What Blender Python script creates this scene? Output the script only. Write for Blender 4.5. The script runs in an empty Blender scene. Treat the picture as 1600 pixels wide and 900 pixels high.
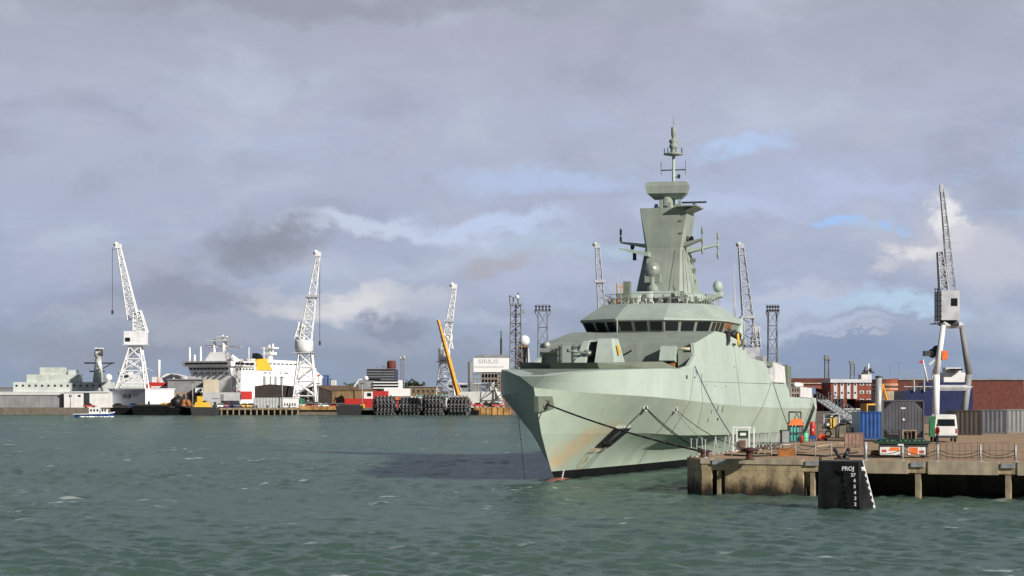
import bpy, bmesh, math, random
import numpy as np
from mathutils import Vector, Matrix
random.seed(7)
R = math.radians
sc = bpy.context.scene
COL = sc.collection
FP, HC, YH = 3200.0, 6.5, 618.0          # focal length in photo pixels, camera height (m), horizon row

def PX(px, Y): return (px - 800.0) / FP * Y
def PZ(py, Y): return HC + (YH - py) / FP * Y
def P(px, py, Y): return (PX(px, Y), Y, PZ(py, Y))

# ------------------------------------------------------------------ materials
def nodes_of(name):
    m = bpy.data.materials.new(name); m.use_nodes = True
    nt = m.node_tree; b = nt.nodes['Principled BSDF']
    return m, nt, b

def paint(name, col, rough=0.5, metal=0.0, var=0.18, scale=1.5, streak=0.0, bump=0.0, tint=None, spec=0.5):
    """base colour broken up by two octaves of object-space noise, optional vertical streaks of dirt"""
    m, nt, b = nodes_of(name)
    N, L = nt.nodes, nt.links
    tc = N.new('ShaderNodeTexCoord')
    n1 = N.new('ShaderNodeTexNoise'); n1.inputs['Scale'].default_value = scale; n1.inputs['Detail'].default_value = 5
    L.new(tc.outputs['Object'], n1.inputs['Vector'])
    r1 = N.new('ShaderNodeValToRGB')
    d = tint if tint else tuple(c * (1 - var * 1.6) for c in col)
    l = tuple(min(1, c * (1 + var * 0.7)) for c in col)
    r1.color_ramp.elements[0].position = 0.3; r1.color_ramp.elements[0].color = (*d, 1)
    r1.color_ramp.elements[1].position = 0.62; r1.color_ramp.elements[1].color = (*l, 1)
    L.new(n1.outputs['Fac'], r1.inputs['Fac'])
    out = r1.outputs['Color']
    if streak > 0:
        mp = N.new('ShaderNodeMapping'); mp.inputs['Scale'].default_value = (2.2, 2.2, 0.12)
        L.new(tc.outputs['Object'], mp.inputs['Vector'])
        n2 = N.new('ShaderNodeTexNoise'); n2.inputs['Scale'].default_value = 1.0; n2.inputs['Detail'].default_value = 4
        L.new(mp.outputs['Vector'], n2.inputs['Vector'])
        r2 = N.new('ShaderNodeValToRGB')
        r2.color_ramp.elements[0].position = 0.35; r2.color_ramp.elements[0].color = (1 - streak,) * 3 + (1,)
        r2.color_ramp.elements[1].position = 0.6; r2.color_ramp.elements[1].color = (1, 1, 1, 1)
        L.new(n2.outputs['Fac'], r2.inputs['Fac'])
        mx = N.new('ShaderNodeMix'); mx.data_type = 'RGBA'; mx.blend_type = 'MULTIPLY'
        mx.inputs['Factor'].default_value = 1.0
        L.new(out, mx.inputs[6]); L.new(r2.outputs['Color'], mx.inputs[7]); out = mx.outputs[2]
    L.new(out, b.inputs['Base Color'])
    b.inputs['Roughness'].default_value = rough; b.inputs['Metallic'].default_value = metal
    b.inputs['Specular IOR Level'].default_value = spec
    if bump > 0:
        bp = N.new('ShaderNodeBump'); bp.inputs['Strength'].default_value = bump; bp.inputs['Distance'].default_value = 0.05
        n3 = N.new('ShaderNodeTexNoise'); n3.inputs['Scale'].default_value = scale * 4; n3.inputs['Detail'].default_value = 6
        L.new(tc.outputs['Object'], n3.inputs['Vector']); L.new(n3.outputs['Fac'], bp.inputs['Height'])
        L.new(bp.outputs['Normal'], b.inputs['Normal'])
    return m

M = {}
def mat(k, *a, **kw): M[k] = paint(k, *a, **kw); return M[k]
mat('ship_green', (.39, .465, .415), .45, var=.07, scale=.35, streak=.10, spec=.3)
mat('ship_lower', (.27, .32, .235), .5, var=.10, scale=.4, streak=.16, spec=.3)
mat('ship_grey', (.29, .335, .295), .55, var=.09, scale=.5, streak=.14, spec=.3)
mat('ship_dark', (.16, .19, .15), .55, var=.12, scale=.6)
mat('ship_deck', (.17, .20, .17), .8, var=.12, scale=.6)
mat('boot_black', (.008, .009, .010), .5, var=.3, scale=1, spec=.12)
mat('black', (.012, .012, .013), .5, var=.3, scale=2)
mat('rubber', (.022, .022, .024), .8, var=.3, scale=2)
mat('tyre_grey', (.15, .15, .155), .85, var=.35, scale=3)
mat('dark_metal', (.06, .062, .065), .5, .3, var=.25, scale=2)
mat('steel', (.35, .36, .37), .4, .5, var=.15, scale=2)
mat('galv', (.42, .43, .44), .5, .3, var=.15, scale=2)
mat('white', (.78, .78, .77), .45, var=.06, scale=.6, streak=.10)
mat('white_clean', (.82, .82, .82), .4, var=.03, scale=.5)
mat('crane_white', (.80, .81, .82), .5, var=.08, scale=.5, streak=.1)
mat('crane_grey', (.45, .47, .50), .55, var=.15, scale=.5)
mat('tower_grey', (.24, .25, .27), .6, .2, var=.15, scale=.5)
mat('pale_green', (.55, .60, .55), .5, var=.10, scale=.4, streak=.1)
mat('frigate_grey', (.62, .66, .63), .5, var=.10, scale=.3, streak=.1)
mat('red', (.50, .035, .03), .45, var=.15, scale=2)
mat('red_faded', (.45, .08, .06), .6, var=.2, scale=2)
mat('bollard_red', (.062, .018, .015), .8, var=.35, scale=5)
mat('orange', (.75, .16, .03), .5, var=.12, scale=2)
mat('yellow', (.75, .46, .04), .5, var=.12, scale=2)
mat('crane_yellow', (.72, .34, .04), .5, var=.15, scale=1)
mat('blue', (.012, .07, .26), .5, var=.2, scale=1, streak=.15)
mat('navy', (.01, .018, .085), .45, var=.2, scale=.4)
mat('shed_blue', (.24, .28, .33), .6, var=.10, scale=.2, streak=.12)
mat('shed_grey', (.26, .27, .28), .7, var=.15, scale=.3, streak=.15)
mat('beige', (.60, .53, .40), .7, var=.1, scale=.3, streak=.1)
mat('brown_dark', (.045, .034, .030), .7, var=.2, scale=.3, streak=.15)
mat('brown', (.20, .125, .06), .7, var=.15, scale=.3, streak=.15)
mat('brown_roof', (.13, .085, .05), .7, var=.15, scale=.3)
mat('brick', (.27, .065, .035), .8, var=.2, scale=.9)
mat('brick_dark', (.13, .035, .025), .8, var=.2, scale=.9)
mat('office_dark', (.035, .038, .055), .5, var=.2, scale=.4)
mat('roof_pale', (.62, .64, .67), .6, var=.08, scale=.4)
mat('glass', (.012, .016, .018), .08, var=.2, scale=1)
mat('timber', (.22, .15, .085), .8, var=.35, scale=1.2, streak=.3, bump=.3)
mat('timber_pale', (.34, .27, .18), .8, var=.3, scale=1.5, streak=.3)
mat('rust', (.30, .12, .035), .8, var=.4, scale=1.5)
mat('orange_quay', (.42, .23, .08), .8, var=.4, scale=.5, streak=.3)
mat('tarp', (.66, .65, .66), .7, var=.12, scale=1.2, bump=.5)
mat('container_grey', (.10, .104, .125), .6, var=.12, scale=.8, streak=.15)
mat('pale_grey', (.48, .50, .51), .6, var=.1, scale=.8)
mat('teal', (.05, .30, .28), .4, var=.15, scale=2)
mat('green', (.03, .17, .08), .5, var=.2, scale=2)
mat('dark_green', (.012, .05, .03), .5, var=.2, scale=2)
mat('rope', (.035, .033, .03), .9, var=.2, scale=5)
mat('rope_pale', (.35, .35, .33), .9, var=.2, scale=5)
mat('rope_blue', (.10, .14, .22), .9, var=.2, scale=5)
mat('gun_grey', (.19, .21, .19), .4, .2, var=.1, scale=2)
mat('dish_grey', (.36,.39,.36), .3, .4, var=.06, scale=2)
mat('barrier_brown', (.20,.125,.10), .7, var=.2, scale=2)
mat('skip_orange', (.24, .085, .012), .8, var=.3, scale=1)
mat('shed_left', (.42, .46, .53), .6, var=.08, scale=.2, streak=.12)
mat('fin_black', (.010, .011, .012), .55, var=.4, scale=1.2, streak=.5, spec=.2)
mat('skin', (.5, .32, .24), .6, var=.05, scale=4)
mat('jacket', (.40, .035, .035), .8, var=.15, scale=4)
mat('trouser', (.02, .03, .07), .8, var=.15, scale=4)
mat('hair', (.03, .02, .015), .7, var=.2, scale=8)
mat('foliage', (.055, .07, .035), .8, var=.35, scale=.8)
mat('bark', (.09, .07, .05), .9, var=.3, scale=2)
mat('bulb_red', (.24, .10, .075), .6, var=.25, scale=1)
mat('radome', (.78, .79, .80), .35, var=.03, scale=.5)
mat('foam', (.8, .84, .84), .7, var=.1, scale=3)
mat('letter_white', (.8, .8, .8), .6, var=.05, scale=5)
mat('letter_grey', (.50, .51, .54), .6, var=.05, scale=5)
mat('letter_dark', (.12, .12, .13), .6, var=.05, scale=5)
mat('orange_bands', (.60, .30, .17), .6, var=.15, scale=.5)
mat('asphalt', (.07, .07, .072), .9, var=.2, scale=.8)
mat('curb', (.46, .39, .28), .8, var=.2, scale=.9, streak=.25)

# ------------------------------------------------------------------ mesh builder
class MB:
    def __init__(s, fn=None): s.v = []; s.f = []; s.mi = []; s.sm = []; s.cur = 0; s.smooth = False; s.fn = fn
    def add(s, vs, fs):
        o = len(s.v); s.v += [tuple(s.fn(v)) if s.fn else tuple(v) for v in vs]
        for f in fs: s.f.append(tuple(i + o for i in f)); s.mi.append(s.cur); s.sm.append(s.smooth)
        return s
    def box(s, x0, x1, y0, y1, z0, z1):
        return s.add([(x0,y0,z0),(x1,y0,z0),(x1,y1,z0),(x0,y1,z0),(x0,y0,z1),(x1,y0,z1),(x1,y1,z1),(x0,y1,z1)],
                     [(0,3,2,1),(4,5,6,7),(0,1,5,4),(1,2,6,5),(2,3,7,6),(3,0,4,7)])
    def loft(s, rings, cap=True):
        n = len(rings[0]); vs = [v for r in rings for v in r]; fs = []
        for k in range(len(rings) - 1):
            for i in range(n):
                j = (i + 1) % n
                fs.append((k*n+i, k*n+j, (k+1)*n+j, (k+1)*n+i))
        if cap: fs.append(tuple(range(n-1, -1, -1))); fs.append(tuple((len(rings)-1)*n + i for i in range(n)))
        return s.add(vs, fs)
    def prism(s, pts, d):
        d = Vector(d); return s.loft([[tuple(p) for p in pts], [tuple(Vector(p) + d) for p in pts]])
    def tube(s, p, q, r0, r1=None, n=8):
        p, q = Vector(p), Vector(q); r1 = r0 if r1 is None else r1
        d = (q - p).normalized(); u = d.orthogonal().normalized(); w = d.cross(u)
        ring = lambda c, r: [tuple(c + (u*math.cos(2*math.pi*i/n + math.pi/n) + w*math.sin(2*math.pi*i/n + math.pi/n))*r) for i in range(n)]
        o = s.smooth; s.smooth = n > 5; s.loft([ring(p, r0), ring(q, r1)]); s.smooth = o; return s
    def bar(s, p, q, w): return s.tube(p, q, w * .7071, None, 4)
    def path(s, pts, r, n=6):
        for a, b in zip(pts, pts[1:]): s.tube(a, b, r, None, n)
        return s
    def lathe(s, c, prof, n=16, axis=(0,0,1)):
        c = Vector(c); d = Vector(axis).normalized(); u = d.orthogonal().normalized(); w = d.cross(u)
        rings = [[tuple(c + d*h + (u*math.cos(2*math.pi*i/n) + w*math.sin(2*math.pi*i/n))*max(r, .0005)) for i in range(n)] for r, h in prof]
        o = s.smooth; s.smooth = True; s.loft(rings); s.smooth = o; return s
    def ball(s, c, r, n=14, m=8, sz=1.0):
        prof = [(r*math.sin(math.pi*k/m), -r*sz*math.cos(math.pi*k/m)) for k in range(m+1)]
        return s.lathe(c, prof, n)
    def torus(s, c, axis, Rr, r, n=12, m=6):
        c = Vector(c); d = Vector(axis).normalized(); u = d.orthogonal().normalized(); w = d.cross(u)
        vs = []; fs = []
        for i in range(n):
            a = 2*math.pi*i/n; e = u*math.cos(a) + w*math.sin(a)
            for j in range(m):
                b = 2*math.pi*j/m; vs.append(tuple(c + e*(Rr + r*math.cos(b)) + d*(r*math.sin(b))))
        for i in range(n):
            for j in range(m):
                fs.append((i*m+j, ((i+1)%n)*m+j, ((i+1)%n)*m+(j+1)%m, i*m+(j+1)%m))
        o = s.smooth; s.smooth = True; s.add(vs, fs); s.smooth = o; return s
    def lattice(s, p, q, w0, w1, n, r, up=(0,1,0), rb=None):
        """four-chord lattice beam with zig-zag bracing"""
        p, q = Vector(p), Vector(q); d = (q-p).normalized(); u = d.cross(Vector(up))
        if u.length < .01: u = d.cross(Vector((1,0,0)))
        u.normalize(); w = d.cross(u).normalized(); rb = rb or r*.7
        C = []
        for k in range(n+1):
            f = k/n; c = p.lerp(q, f); h = (w0 + (w1-w0)*f)/2
            C.append([c + u*h + w*h, c - u*h + w*h, c - u*h - w*h, c + u*h - w*h])
        for i in range(4): s.bar(C[0][i], C[-1][i], r)
        for k in range(n):
            for i in range(4):
                j = (i+1) % 4
                if (k+i) % 2: s.bar(C[k][i], C[k+1][j], rb)
                else: s.bar(C[k][j], C[k+1][i], rb)
                s.bar(C[k+1][i], C[k+1][j], rb)
        return s
    def build(s, name, mats, parent=None, off=None, bevel=0):
        me = bpy.data.meshes.new(name)
        o3 = off or (0,0,0)
        me.from_pydata([(a-o3[0], b-o3[1], c-o3[2]) for a,b,c in s.v], [], s.f)
        for m in (mats if isinstance(mats, (list, tuple)) else [mats]): me.materials.append(M[m] if isinstance(m, str) else m)
        me.polygons.foreach_set('material_index', s.mi); me.polygons.foreach_set('use_smooth', s.sm)
        bm = bmesh.new(); bm.from_mesh(me)
        bmesh.ops.recalc_face_normals(bm, faces=bm.faces)
        if bevel: bmesh.ops.bevel(bm, geom=[e for e in bm.edges], offset=bevel, segments=1, affect='EDGES', clamp_overlap=True)
        bm.to_mesh(me); bm.free()
        ob = bpy.data.objects.new(name, me); COL.objects.link(ob)
        if parent: ob.parent = parent
        return ob

class Thing:
    def __init__(s, name, label, cat, loc, rz=0.0, group=None, local=False):
        o = bpy.data.objects.new(name, None); COL.objects.link(o); o.empty_display_size = .3
        o.location = loc; o.rotation_euler = (0,0,rz); o['label'] = label; o['category'] = cat
        if group: o['group'] = group
        s.o = o; s.off = None if local else tuple(loc)
    def part(s, name, mb, m, under=None, bevel=0, label=None):
        ob = mb.build(name, m, under or s.o, s.off, bevel)
        if label: ob['label'] = label
        return ob

def tag(ob, label, cat, group=None, loc=None):
    ob['label'] = label; ob['category'] = cat
    if group: ob['group'] = group
    return ob
def solo(name, mb, m, label, cat, group=None, base=None):
    """a thing that is one mesh, its origin at its base"""
    xs = [v[0] for v in mb.v]; ys = [v[1] for v in mb.v]; zs = [v[2] for v in mb.v]
    base = base or ((min(xs)+max(xs))/2, (min(ys)+max(ys))/2, min(zs))
    ob = mb.build(name, m, None, base); ob.location = base
    return tag(ob, label, cat, group)
def struct(name, mb, m):
    ob = mb.build(name, m); ob['kind'] = 'structure'; return ob
def dup(root, loc, label, rz=None, group=None):
    r = root.copy(); COL.objects.link(r); r.location = loc; r['label'] = label
    if rz is not None: r.rotation_euler = (0,0,rz)
    if group: r['group'] = group
    for ch in list(root.children):
        c = ch.copy(); COL.objects.link(c); c.parent = r
        for g in list(ch.children):
            d = g.copy(); COL.objects.link(d); d.parent = c
    return r
def recolour(root, part, m):
    for ch in root.children:
        if ch.name.split('.')[0] == part:
            ch.material_slots[0].link = 'OBJECT'; ch.material_slots[0].material = M[m]

def lettering(txt, size, mtx, m, parent, extrude=.01, name='lettering', align='CENTER'):
    cu = bpy.data.curves.new(name, 'FONT'); cu.body = txt; cu.size = size; cu.extrude = extrude
    cu.offset = size*.022; cu.align_x = align; cu.align_y = 'CENTER'
    ob = bpy.data.objects.new(name, cu); COL.objects.link(ob)
    dg = bpy.context.evaluated_depsgraph_get()
    me = bpy.data.meshes.new_from_object(ob.evaluated_get(dg))
    bpy.data.objects.remove(ob)
    me.transform(mtx); me.materials.clear(); me.materials.append(M[m])
    o = bpy.data.objects.new(name, me); COL.objects.link(o); o.parent = parent
    return o
def face_mtx(c, right, up):
    r = Vector(right).normalized(); u = Vector(up).normalized(); n = r.cross(u)
    m = Matrix((r, u, n)).transposed().to_4x4(); m.translation = Vector(c); return m

# ------------------------------------------------------------------ camera, sun, sky
cam = bpy.data.cameras.new('camera'); co = bpy.data.objects.new('camera', cam); COL.objects.link(co)
co.location = (0, 0, HC); co.rotation_euler = (R(90), 0, 0)
cam.sensor_width = 36; cam.lens = FP/1600*36; cam.shift_y = (YH-450)/1600
cam.clip_start = 1; cam.clip_end = 30000
sc.camera = co
sd = Vector((.72, -.69, 0)).normalized(); EL = R(27)
sdir = Vector((sd.x*math.cos(EL), sd.y*math.cos(EL), math.sin(EL)))
sl = bpy.data.lights.new('sun', 'SUN'); so = bpy.data.objects.new('sun', sl); COL.objects.link(so)
sl.energy = 4.9; sl.angle = R(.9); sl.color = (1, .94, .85)
so.rotation_euler = (-sdir).to_track_quat('-Z', 'Y').to_euler()
sc.view_settings.view_transform = 'Standard'; sc.view_settings.look = 'None'
sc.view_settings.gamma = 1; sc.view_settings.use_curve_mapping = False; sc.view_settings.exposure = .18

w = bpy.data.worlds.new('World'); sc.world = w; w.use_nodes = True
nt = w.node_tree; N, L = nt.nodes, nt.links
bg = N['Background']
def V(x):                       # value or socket
    return x
def setin(sock, x):
    if isinstance(x, (int, float)): sock.default_value = x
    elif isinstance(x, tuple): sock.default_value = (*x, 1) if len(sock.default_value) == 4 else x
    else: L.new(x, sock)
def mth(op, a, b=0.0, c=0.0, clamp=False):
    n = N.new('ShaderNodeMath'); n.operation = op; n.use_clamp = clamp
    setin(n.inputs[0], a); setin(n.inputs[1], b); setin(n.inputs[2], c); return n.outputs[0]
def mixc(f, a, b):
    n = N.new('ShaderNodeMix'); n.data_type = 'RGBA'
    setin(n.inputs[0], f); setin(n.inputs[6], a); setin(n.inputs[7], b); return n.outputs[2]
def smooth(x, lo, hi):
    n = N.new('ShaderNodeMapRange'); n.interpolation_type = 'SMOOTHSTEP'
    setin(n.inputs[0], x); n.inputs[1].default_value = lo; n.inputs[2].default_value = hi; return n.outputs[0]
def srgb(r, g, b):
    f = lambda c: (c/255/12.92) if c/255 <= .04045 else ((c/255+.055)/1.055)**2.4
    return (f(r), f(g), f(b))
tc = N.new('ShaderNodeTexCoord'); sx = N.new('ShaderNodeSeparateXYZ'); L.new(tc.outputs['Generated'], sx.inputs[0])
az = mth('ARCTAN2', sx.outputs[0], sx.outputs[1]); el = mth('ARCSINE', sx.outputs[2])
def noise(sa, se, scale, detail=6, rough=.55, dist=0.0, seed=0.0):
    cx = N.new('ShaderNodeCombineXYZ'); setin(cx.inputs[0], mth('MULTIPLY', az, sa)); setin(cx.inputs[1], mth('MULTIPLY', el, se)); cx.inputs[2].default_value = seed
    n = N.new('ShaderNodeTexNoise'); n.inputs['Scale'].default_value = scale; n.inputs['Detail'].default_value = detail
    n.inputs['Roughness'].default_value = rough; n.inputs['Distortion'].default_value = dist
    L.new(cx.outputs[0], n.inputs['Vector']); return n.outputs['Fac']
sky = N.new('ShaderNodeTexSky'); sky.sky_type = 'NISHITA'; sky.sun_disc = False
sky.sun_elevation = EL; sky.sun_rotation = math.atan2(sd.x, sd.y)
skyc = N.new('ShaderNodeMix'); skyc.data_type = 'RGBA'; skyc.blend_type = 'MULTIPLY'; skyc.inputs[0].default_value = 1
L.new(sky.outputs[0], skyc.inputs[6]); skyc.inputs[7].default_value = (1.0, 1.0, 1.0, 1)
# layered cloud deck, in units of the background strength (0.1)
K = 9.4
def cc(r, g, b): return tuple(K*c for c in srgb(r, g, b))
g1 = mixc(smooth(el, 0.0, .06), cc(140, 154, 175), cc(163, 173, 196))
g2 = mixc(smooth(el, .05, .13), g1, cc(172, 179, 200))
g3 = mixc(smooth(el, .13, .2), g2, cc(161, 166, 182))
warp = mth('SUBTRACT', noise(1, 1.5, 20, 8, .62, .1, 1.7), .5)
warp2 = mth('SUBTRACT', noise(1, 1.5, 20, 8, .62, .1, 7.3), .5)
wa = mth('ADD', az, mth('MULTIPLY', warp, .10)); we = mth('ADD', el, mth('MULTIPLY', warp2, .05))
def blob(px, py, rx, ry, edge=.25):
    a0, e0 = (px-800)/FP, (YH-py)/FP
    dx = mth('DIVIDE', mth('SUBTRACT', wa, a0), rx/FP); dy = mth('DIVIDE', mth('SUBTRACT', we, e0), ry/FP)
    d = mth('SQRT', mth('ADD', mth('MULTIPLY', dx, dx), mth('MULTIPLY', dy, dy)))
    return mth('SUBTRACT', 1.0, smooth(d, edge, 1.25))
big = noise(1, 1.9, 11, 8, .55, .25, 3.1)
fine = noise(1, 1.6, 26, 8, .6, .2, 5.5)
c = mixc(mth('MULTIPLY', smooth(big, .50, .72), .55), g3, cc(189, 198, 215))
c = mixc(mth('MULTIPLY', smooth(big, .48, .30), .45), c, cc(146, 152, 172))
c = mixc(mth('MULTIPLY', smooth(fine, .50, .78), .25), c, cc(196, 198, 210))
c = mixc(mth('MULTIPLY', smooth(fine, .48, .25), .20), c, cc(134, 141, 156))
# blue gaps low in the deck
gap = noise(1, 3.0, 15, 7, .6, .15, 9.2)
band = mth('MULTIPLY', smooth(el, .01, .05), smooth(el, .145, .115))
right = smooth(az, -.10, .14)
gapm = mth('MULTIPLY', mth('MULTIPLY', smooth(gap, .52, .70), band), mth('ADD', .30, mth('MULTIPLY', right, .6)))
bluec = mixc(.55, skyc.outputs[2], cc(164, 190, 226))
c = mixc(gapm, c, bluec)
high = mth('MULTIPLY', smooth(gap, .55, .68), smooth(el, .25, .5))
c = mixc(high, c, skyc.outputs[2])
# single clouds
for px, py, rx, ry, colr, amt in [
        (560, 358, 200, 20, (196, 206, 226), .85), (760, 345, 150, 22, (190, 204, 232), .8), (860, 285, 190, 26, (176, 193, 226), .75), (1120, 330, 150, 26, (186, 198, 226), .7), (1330, 300, 120, 20, (186, 200, 232), .7), (1150, 480, 140, 26, (190, 200, 220), .6),
        (1315, 352, 70, 13, (160, 194, 240), .95), (1160, 235, 110, 18, (176, 198, 232), .8), (1240, 300, 260, 60, (172, 183, 212), .55),
        (540, 478, 170, 30, (212, 213, 217), .95), (430, 452, 90, 14, (190, 194, 206), .6), (640, 465, 80, 18, (200, 203, 212), .6), (250, 500, 150, 22, (172, 177, 190), .5), (760, 500, 110, 14, (178, 188, 208), .5), (880, 440, 120, 30, (176, 184, 210), .5), (1180, 440, 150, 40, (172, 180, 208), .5), (690, 470, 110, 30, (176, 182, 198), .6), (250, 420, 120, 35, (168, 172, 188), .5),
        (405, 385, 115, 42, (132, 135, 147), .72), (300, 470, 190, 40, (138, 143, 160), .6), (610, 512, 80, 20, (136, 143, 162), .7),
        (760, 412, 75, 26, (168, 168, 178), .8), (200, 540, 260, 34, (142, 148, 163), .6), (600, 565, 300, 26, (140, 150, 168), .5), (330, 520, 160, 18, (165, 169, 182), .5), (560, 535, 120, 14, (160, 165, 180), .5),
        (1435, 375, 85, 62, (186, 188, 202), .9), (1452, 338, 42, 26, (228, 228, 230), .95), (1425, 395, 48, 22, (222, 220, 223), .95), (1480, 372, 40, 26, (214, 213, 219), .85), (1385, 425, 40, 16, (196, 197, 208), .8),
        (1530, 400, 110, 60, (192, 194, 206), .85), (1290, 465, 130, 16, (178, 196, 222), .7), (1260, 512, 130, 14, (184, 196, 216), .6), (1330, 526, 60, 5, (196, 200, 214), .6), (1380, 482, 150, 16, (178, 204, 226), .9), (1230, 450, 110, 14, (190, 196, 212), .6),
        (1340, 560, 260, 40, (135, 152, 182), .7), (500, 12, 420, 26, (146, 148, 163), .6), (760, 70, 500, 40, (172, 171, 190), .4)]:
    c = mixc(mth('MULTIPLY', blob(px, py, rx, ry), amt), c, cc(*colr))
# unseen sky overhead, beside and behind the camera, dimmed to cut the fill light
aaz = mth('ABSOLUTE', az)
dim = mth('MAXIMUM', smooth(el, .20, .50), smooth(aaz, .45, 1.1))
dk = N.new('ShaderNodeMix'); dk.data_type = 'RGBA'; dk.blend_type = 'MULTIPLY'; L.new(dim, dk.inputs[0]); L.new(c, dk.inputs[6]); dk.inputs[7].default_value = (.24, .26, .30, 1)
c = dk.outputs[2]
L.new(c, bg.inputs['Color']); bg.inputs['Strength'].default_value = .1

# ------------------------------------------------------------------ sea
def wave_height(X, Y):
    rng = np.random.RandomState(3); z = np.zeros_like(X)
    for k in range(70):
        lam = 0.55 * (5.5/0.55) ** rng.rand()
        th = R(205) + rng.randn()*.55            # waves run from the right towards the near left
        kx, ky = 2*math.pi/lam*math.sin(th), 2*math.pi/lam*math.cos(th)
        amp = .0092 * lam**.8 / (1 + (lam/5)**4)
        ph = kx*X + ky*Y + rng.rand()*6.283
        z += amp * (np.sin(ph) + .25*np.cos(2*ph))
    mod = .75 + .35*np.sin(X*.07+1.3*np.sin(Y*.045)) * np.sin(Y*.06+.8)
    return z*mod
rows = [66.0]
while rows[-1] < 740: rows.append(rows[-1] + max(.16, rows[-1]**2/13300*.42))
rows = np.array(rows); cols = np.linspace(-.33, .33, 560)
YY, UU = np.meshgrid(rows, cols, indexing='ij'); XX = UU*YY
ZZ = wave_height(XX, YY) * np.clip(1.15 - YY/900, .3, 1)
nr, nc = XX.shape
me = bpy.data.meshes.new('sea'); idx = np.arange(nr*nc).reshape(nr, nc)
quads = np.stack([idx[:-1,:-1], idx[:-1,1:], idx[1:,1:], idx[1:,:-1]], -1).reshape(-1, 4)
me.vertices.add(nr*nc); me.vertices.foreach_set('co', np.stack([XX, YY, ZZ], -1).ravel())
me.loops.add(quads.size); me.loops.foreach_set('vertex_index', quads.ravel())
me.polygons.add(len(quads)); me.polygons.foreach_set('loop_start', np.arange(0, quads.size, 4))
me.polygons.foreach_set('use_smooth', np.ones(len(quads), bool)); me.update(); me.validate()
mw, nt2, b = nodes_of('sea_water'); N2, L2 = nt2.nodes, nt2.links
t2 = N2.new('ShaderNodeTexCoord')
def n2(scale, detail, sv=(1,1,1)):
    mp = N2.new('ShaderNodeMapping'); mp.inputs['Scale'].default_value = sv; L2.new(t2.outputs['Object'], mp.inputs['Vector'])
    n = N2.new('ShaderNodeTexNoise'); n.inputs['Scale'].default_value = scale; n.inputs['Detail'].default_value = detail
    L2.new(mp.outputs['Vector'], n.inputs['Vector']); return n.outputs['Fac']
def ramp2(f, p0, c0, p1, c1):
    r = N2.new('ShaderNodeValToRGB'); r.color_ramp.elements[0].position = p0; r.color_ramp.elements[0].color = (*c0, 1)
    r.color_ramp.elements[1].position = p1; r.color_ramp.elements[1].color = (*c1, 1); L2.new(f, r.inputs['Fac']); return r.outputs['Color']
body = ramp2(n2(.035, 4, (1, .5, 1)), .35, (.060, .106, .086), .65, (.078, .128, .102))
fo = N2.new('ShaderNodeMath'); fo.operation = 'MULTIPLY'; 
L2.new(ramp2(n2(.09, 3, (1, .6, 1)), .50, (0,0,0), .62, (1,1,1)), fo.inputs[0])
L2.new(ramp2(n2(.75, 7, (.55, 1.0, 1)), .632, (0,0,0), .68, (1,1,1)), fo.inputs[1])
mixf = N2.new('ShaderNodeMix'); mixf.data_type = 'RGBA'; L2.new(fo.outputs[0], mixf.inputs[0]); L2.new(body, mixf.inputs[6]); mixf.inputs[7].default_value = (.6, .64, .62, 1)
L2.new(mixf.outputs[2], b.inputs['Base Color'])
bp = N2.new('ShaderNodeBump'); bp.inputs['Strength'].default_value = .6; bp.inputs['Distance'].default_value = .12
L2.new(n2(2.2, 5, (1, .6, 1)), bp.inputs['Height'])
N2.remove(b); df = N2.new('ShaderNodeSubsurfaceScattering'); df.falloff = 'BURLEY'; df.inputs['Scale'].default_value = 1.0; df.inputs['Radius'].default_value = (3.2, 4.2, 3.6); L2.new(mixf.outputs[2], df.inputs['Color']); L2.new(bp.outputs['Normal'], df.inputs['Normal'])   # turbid harbour water scatters light below the surface
gl = N2.new('ShaderNodeBsdfGlossy'); gl.inputs['Roughness'].default_value = .14; L2.new(bp.outputs['Normal'], gl.inputs['Normal']); gl.inputs['Color'].default_value = (.9, .97, .95, 1)
fz = N2.new('ShaderNodeFresnel'); fz.inputs['IOR'].default_value = 1.33; L2.new(bp.outputs['Normal'], fz.inputs['Normal'])
mn = N2.new('ShaderNodeMath'); mn.operation = 'MINIMUM'; L2.new(fz.outputs[0], mn.inputs[0]); mn.inputs[1].default_value = .24   # steep wave faces keep a choppy sea from mirroring
ms = N2.new('ShaderNodeMixShader'); L2.new(mn.outputs[0], ms.inputs[0]); L2.new(df.outputs[0], ms.inputs[1]); L2.new(gl.outputs[0], ms.inputs[2])
L2.new(ms.outputs[0], N2['Material Output'].inputs['Surface'])
me.materials.append(mw); ob = bpy.data.objects.new('sea', me); COL.objects.link(ob); ob['kind'] = 'structure'
struct('sea_beyond', MB().add([(-9000,-3000,-.75),(9000,-3000,-.75),(9000,12000,-.75),(-9000,12000,-.75)], [(0,1,2,3)]), mw)

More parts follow.
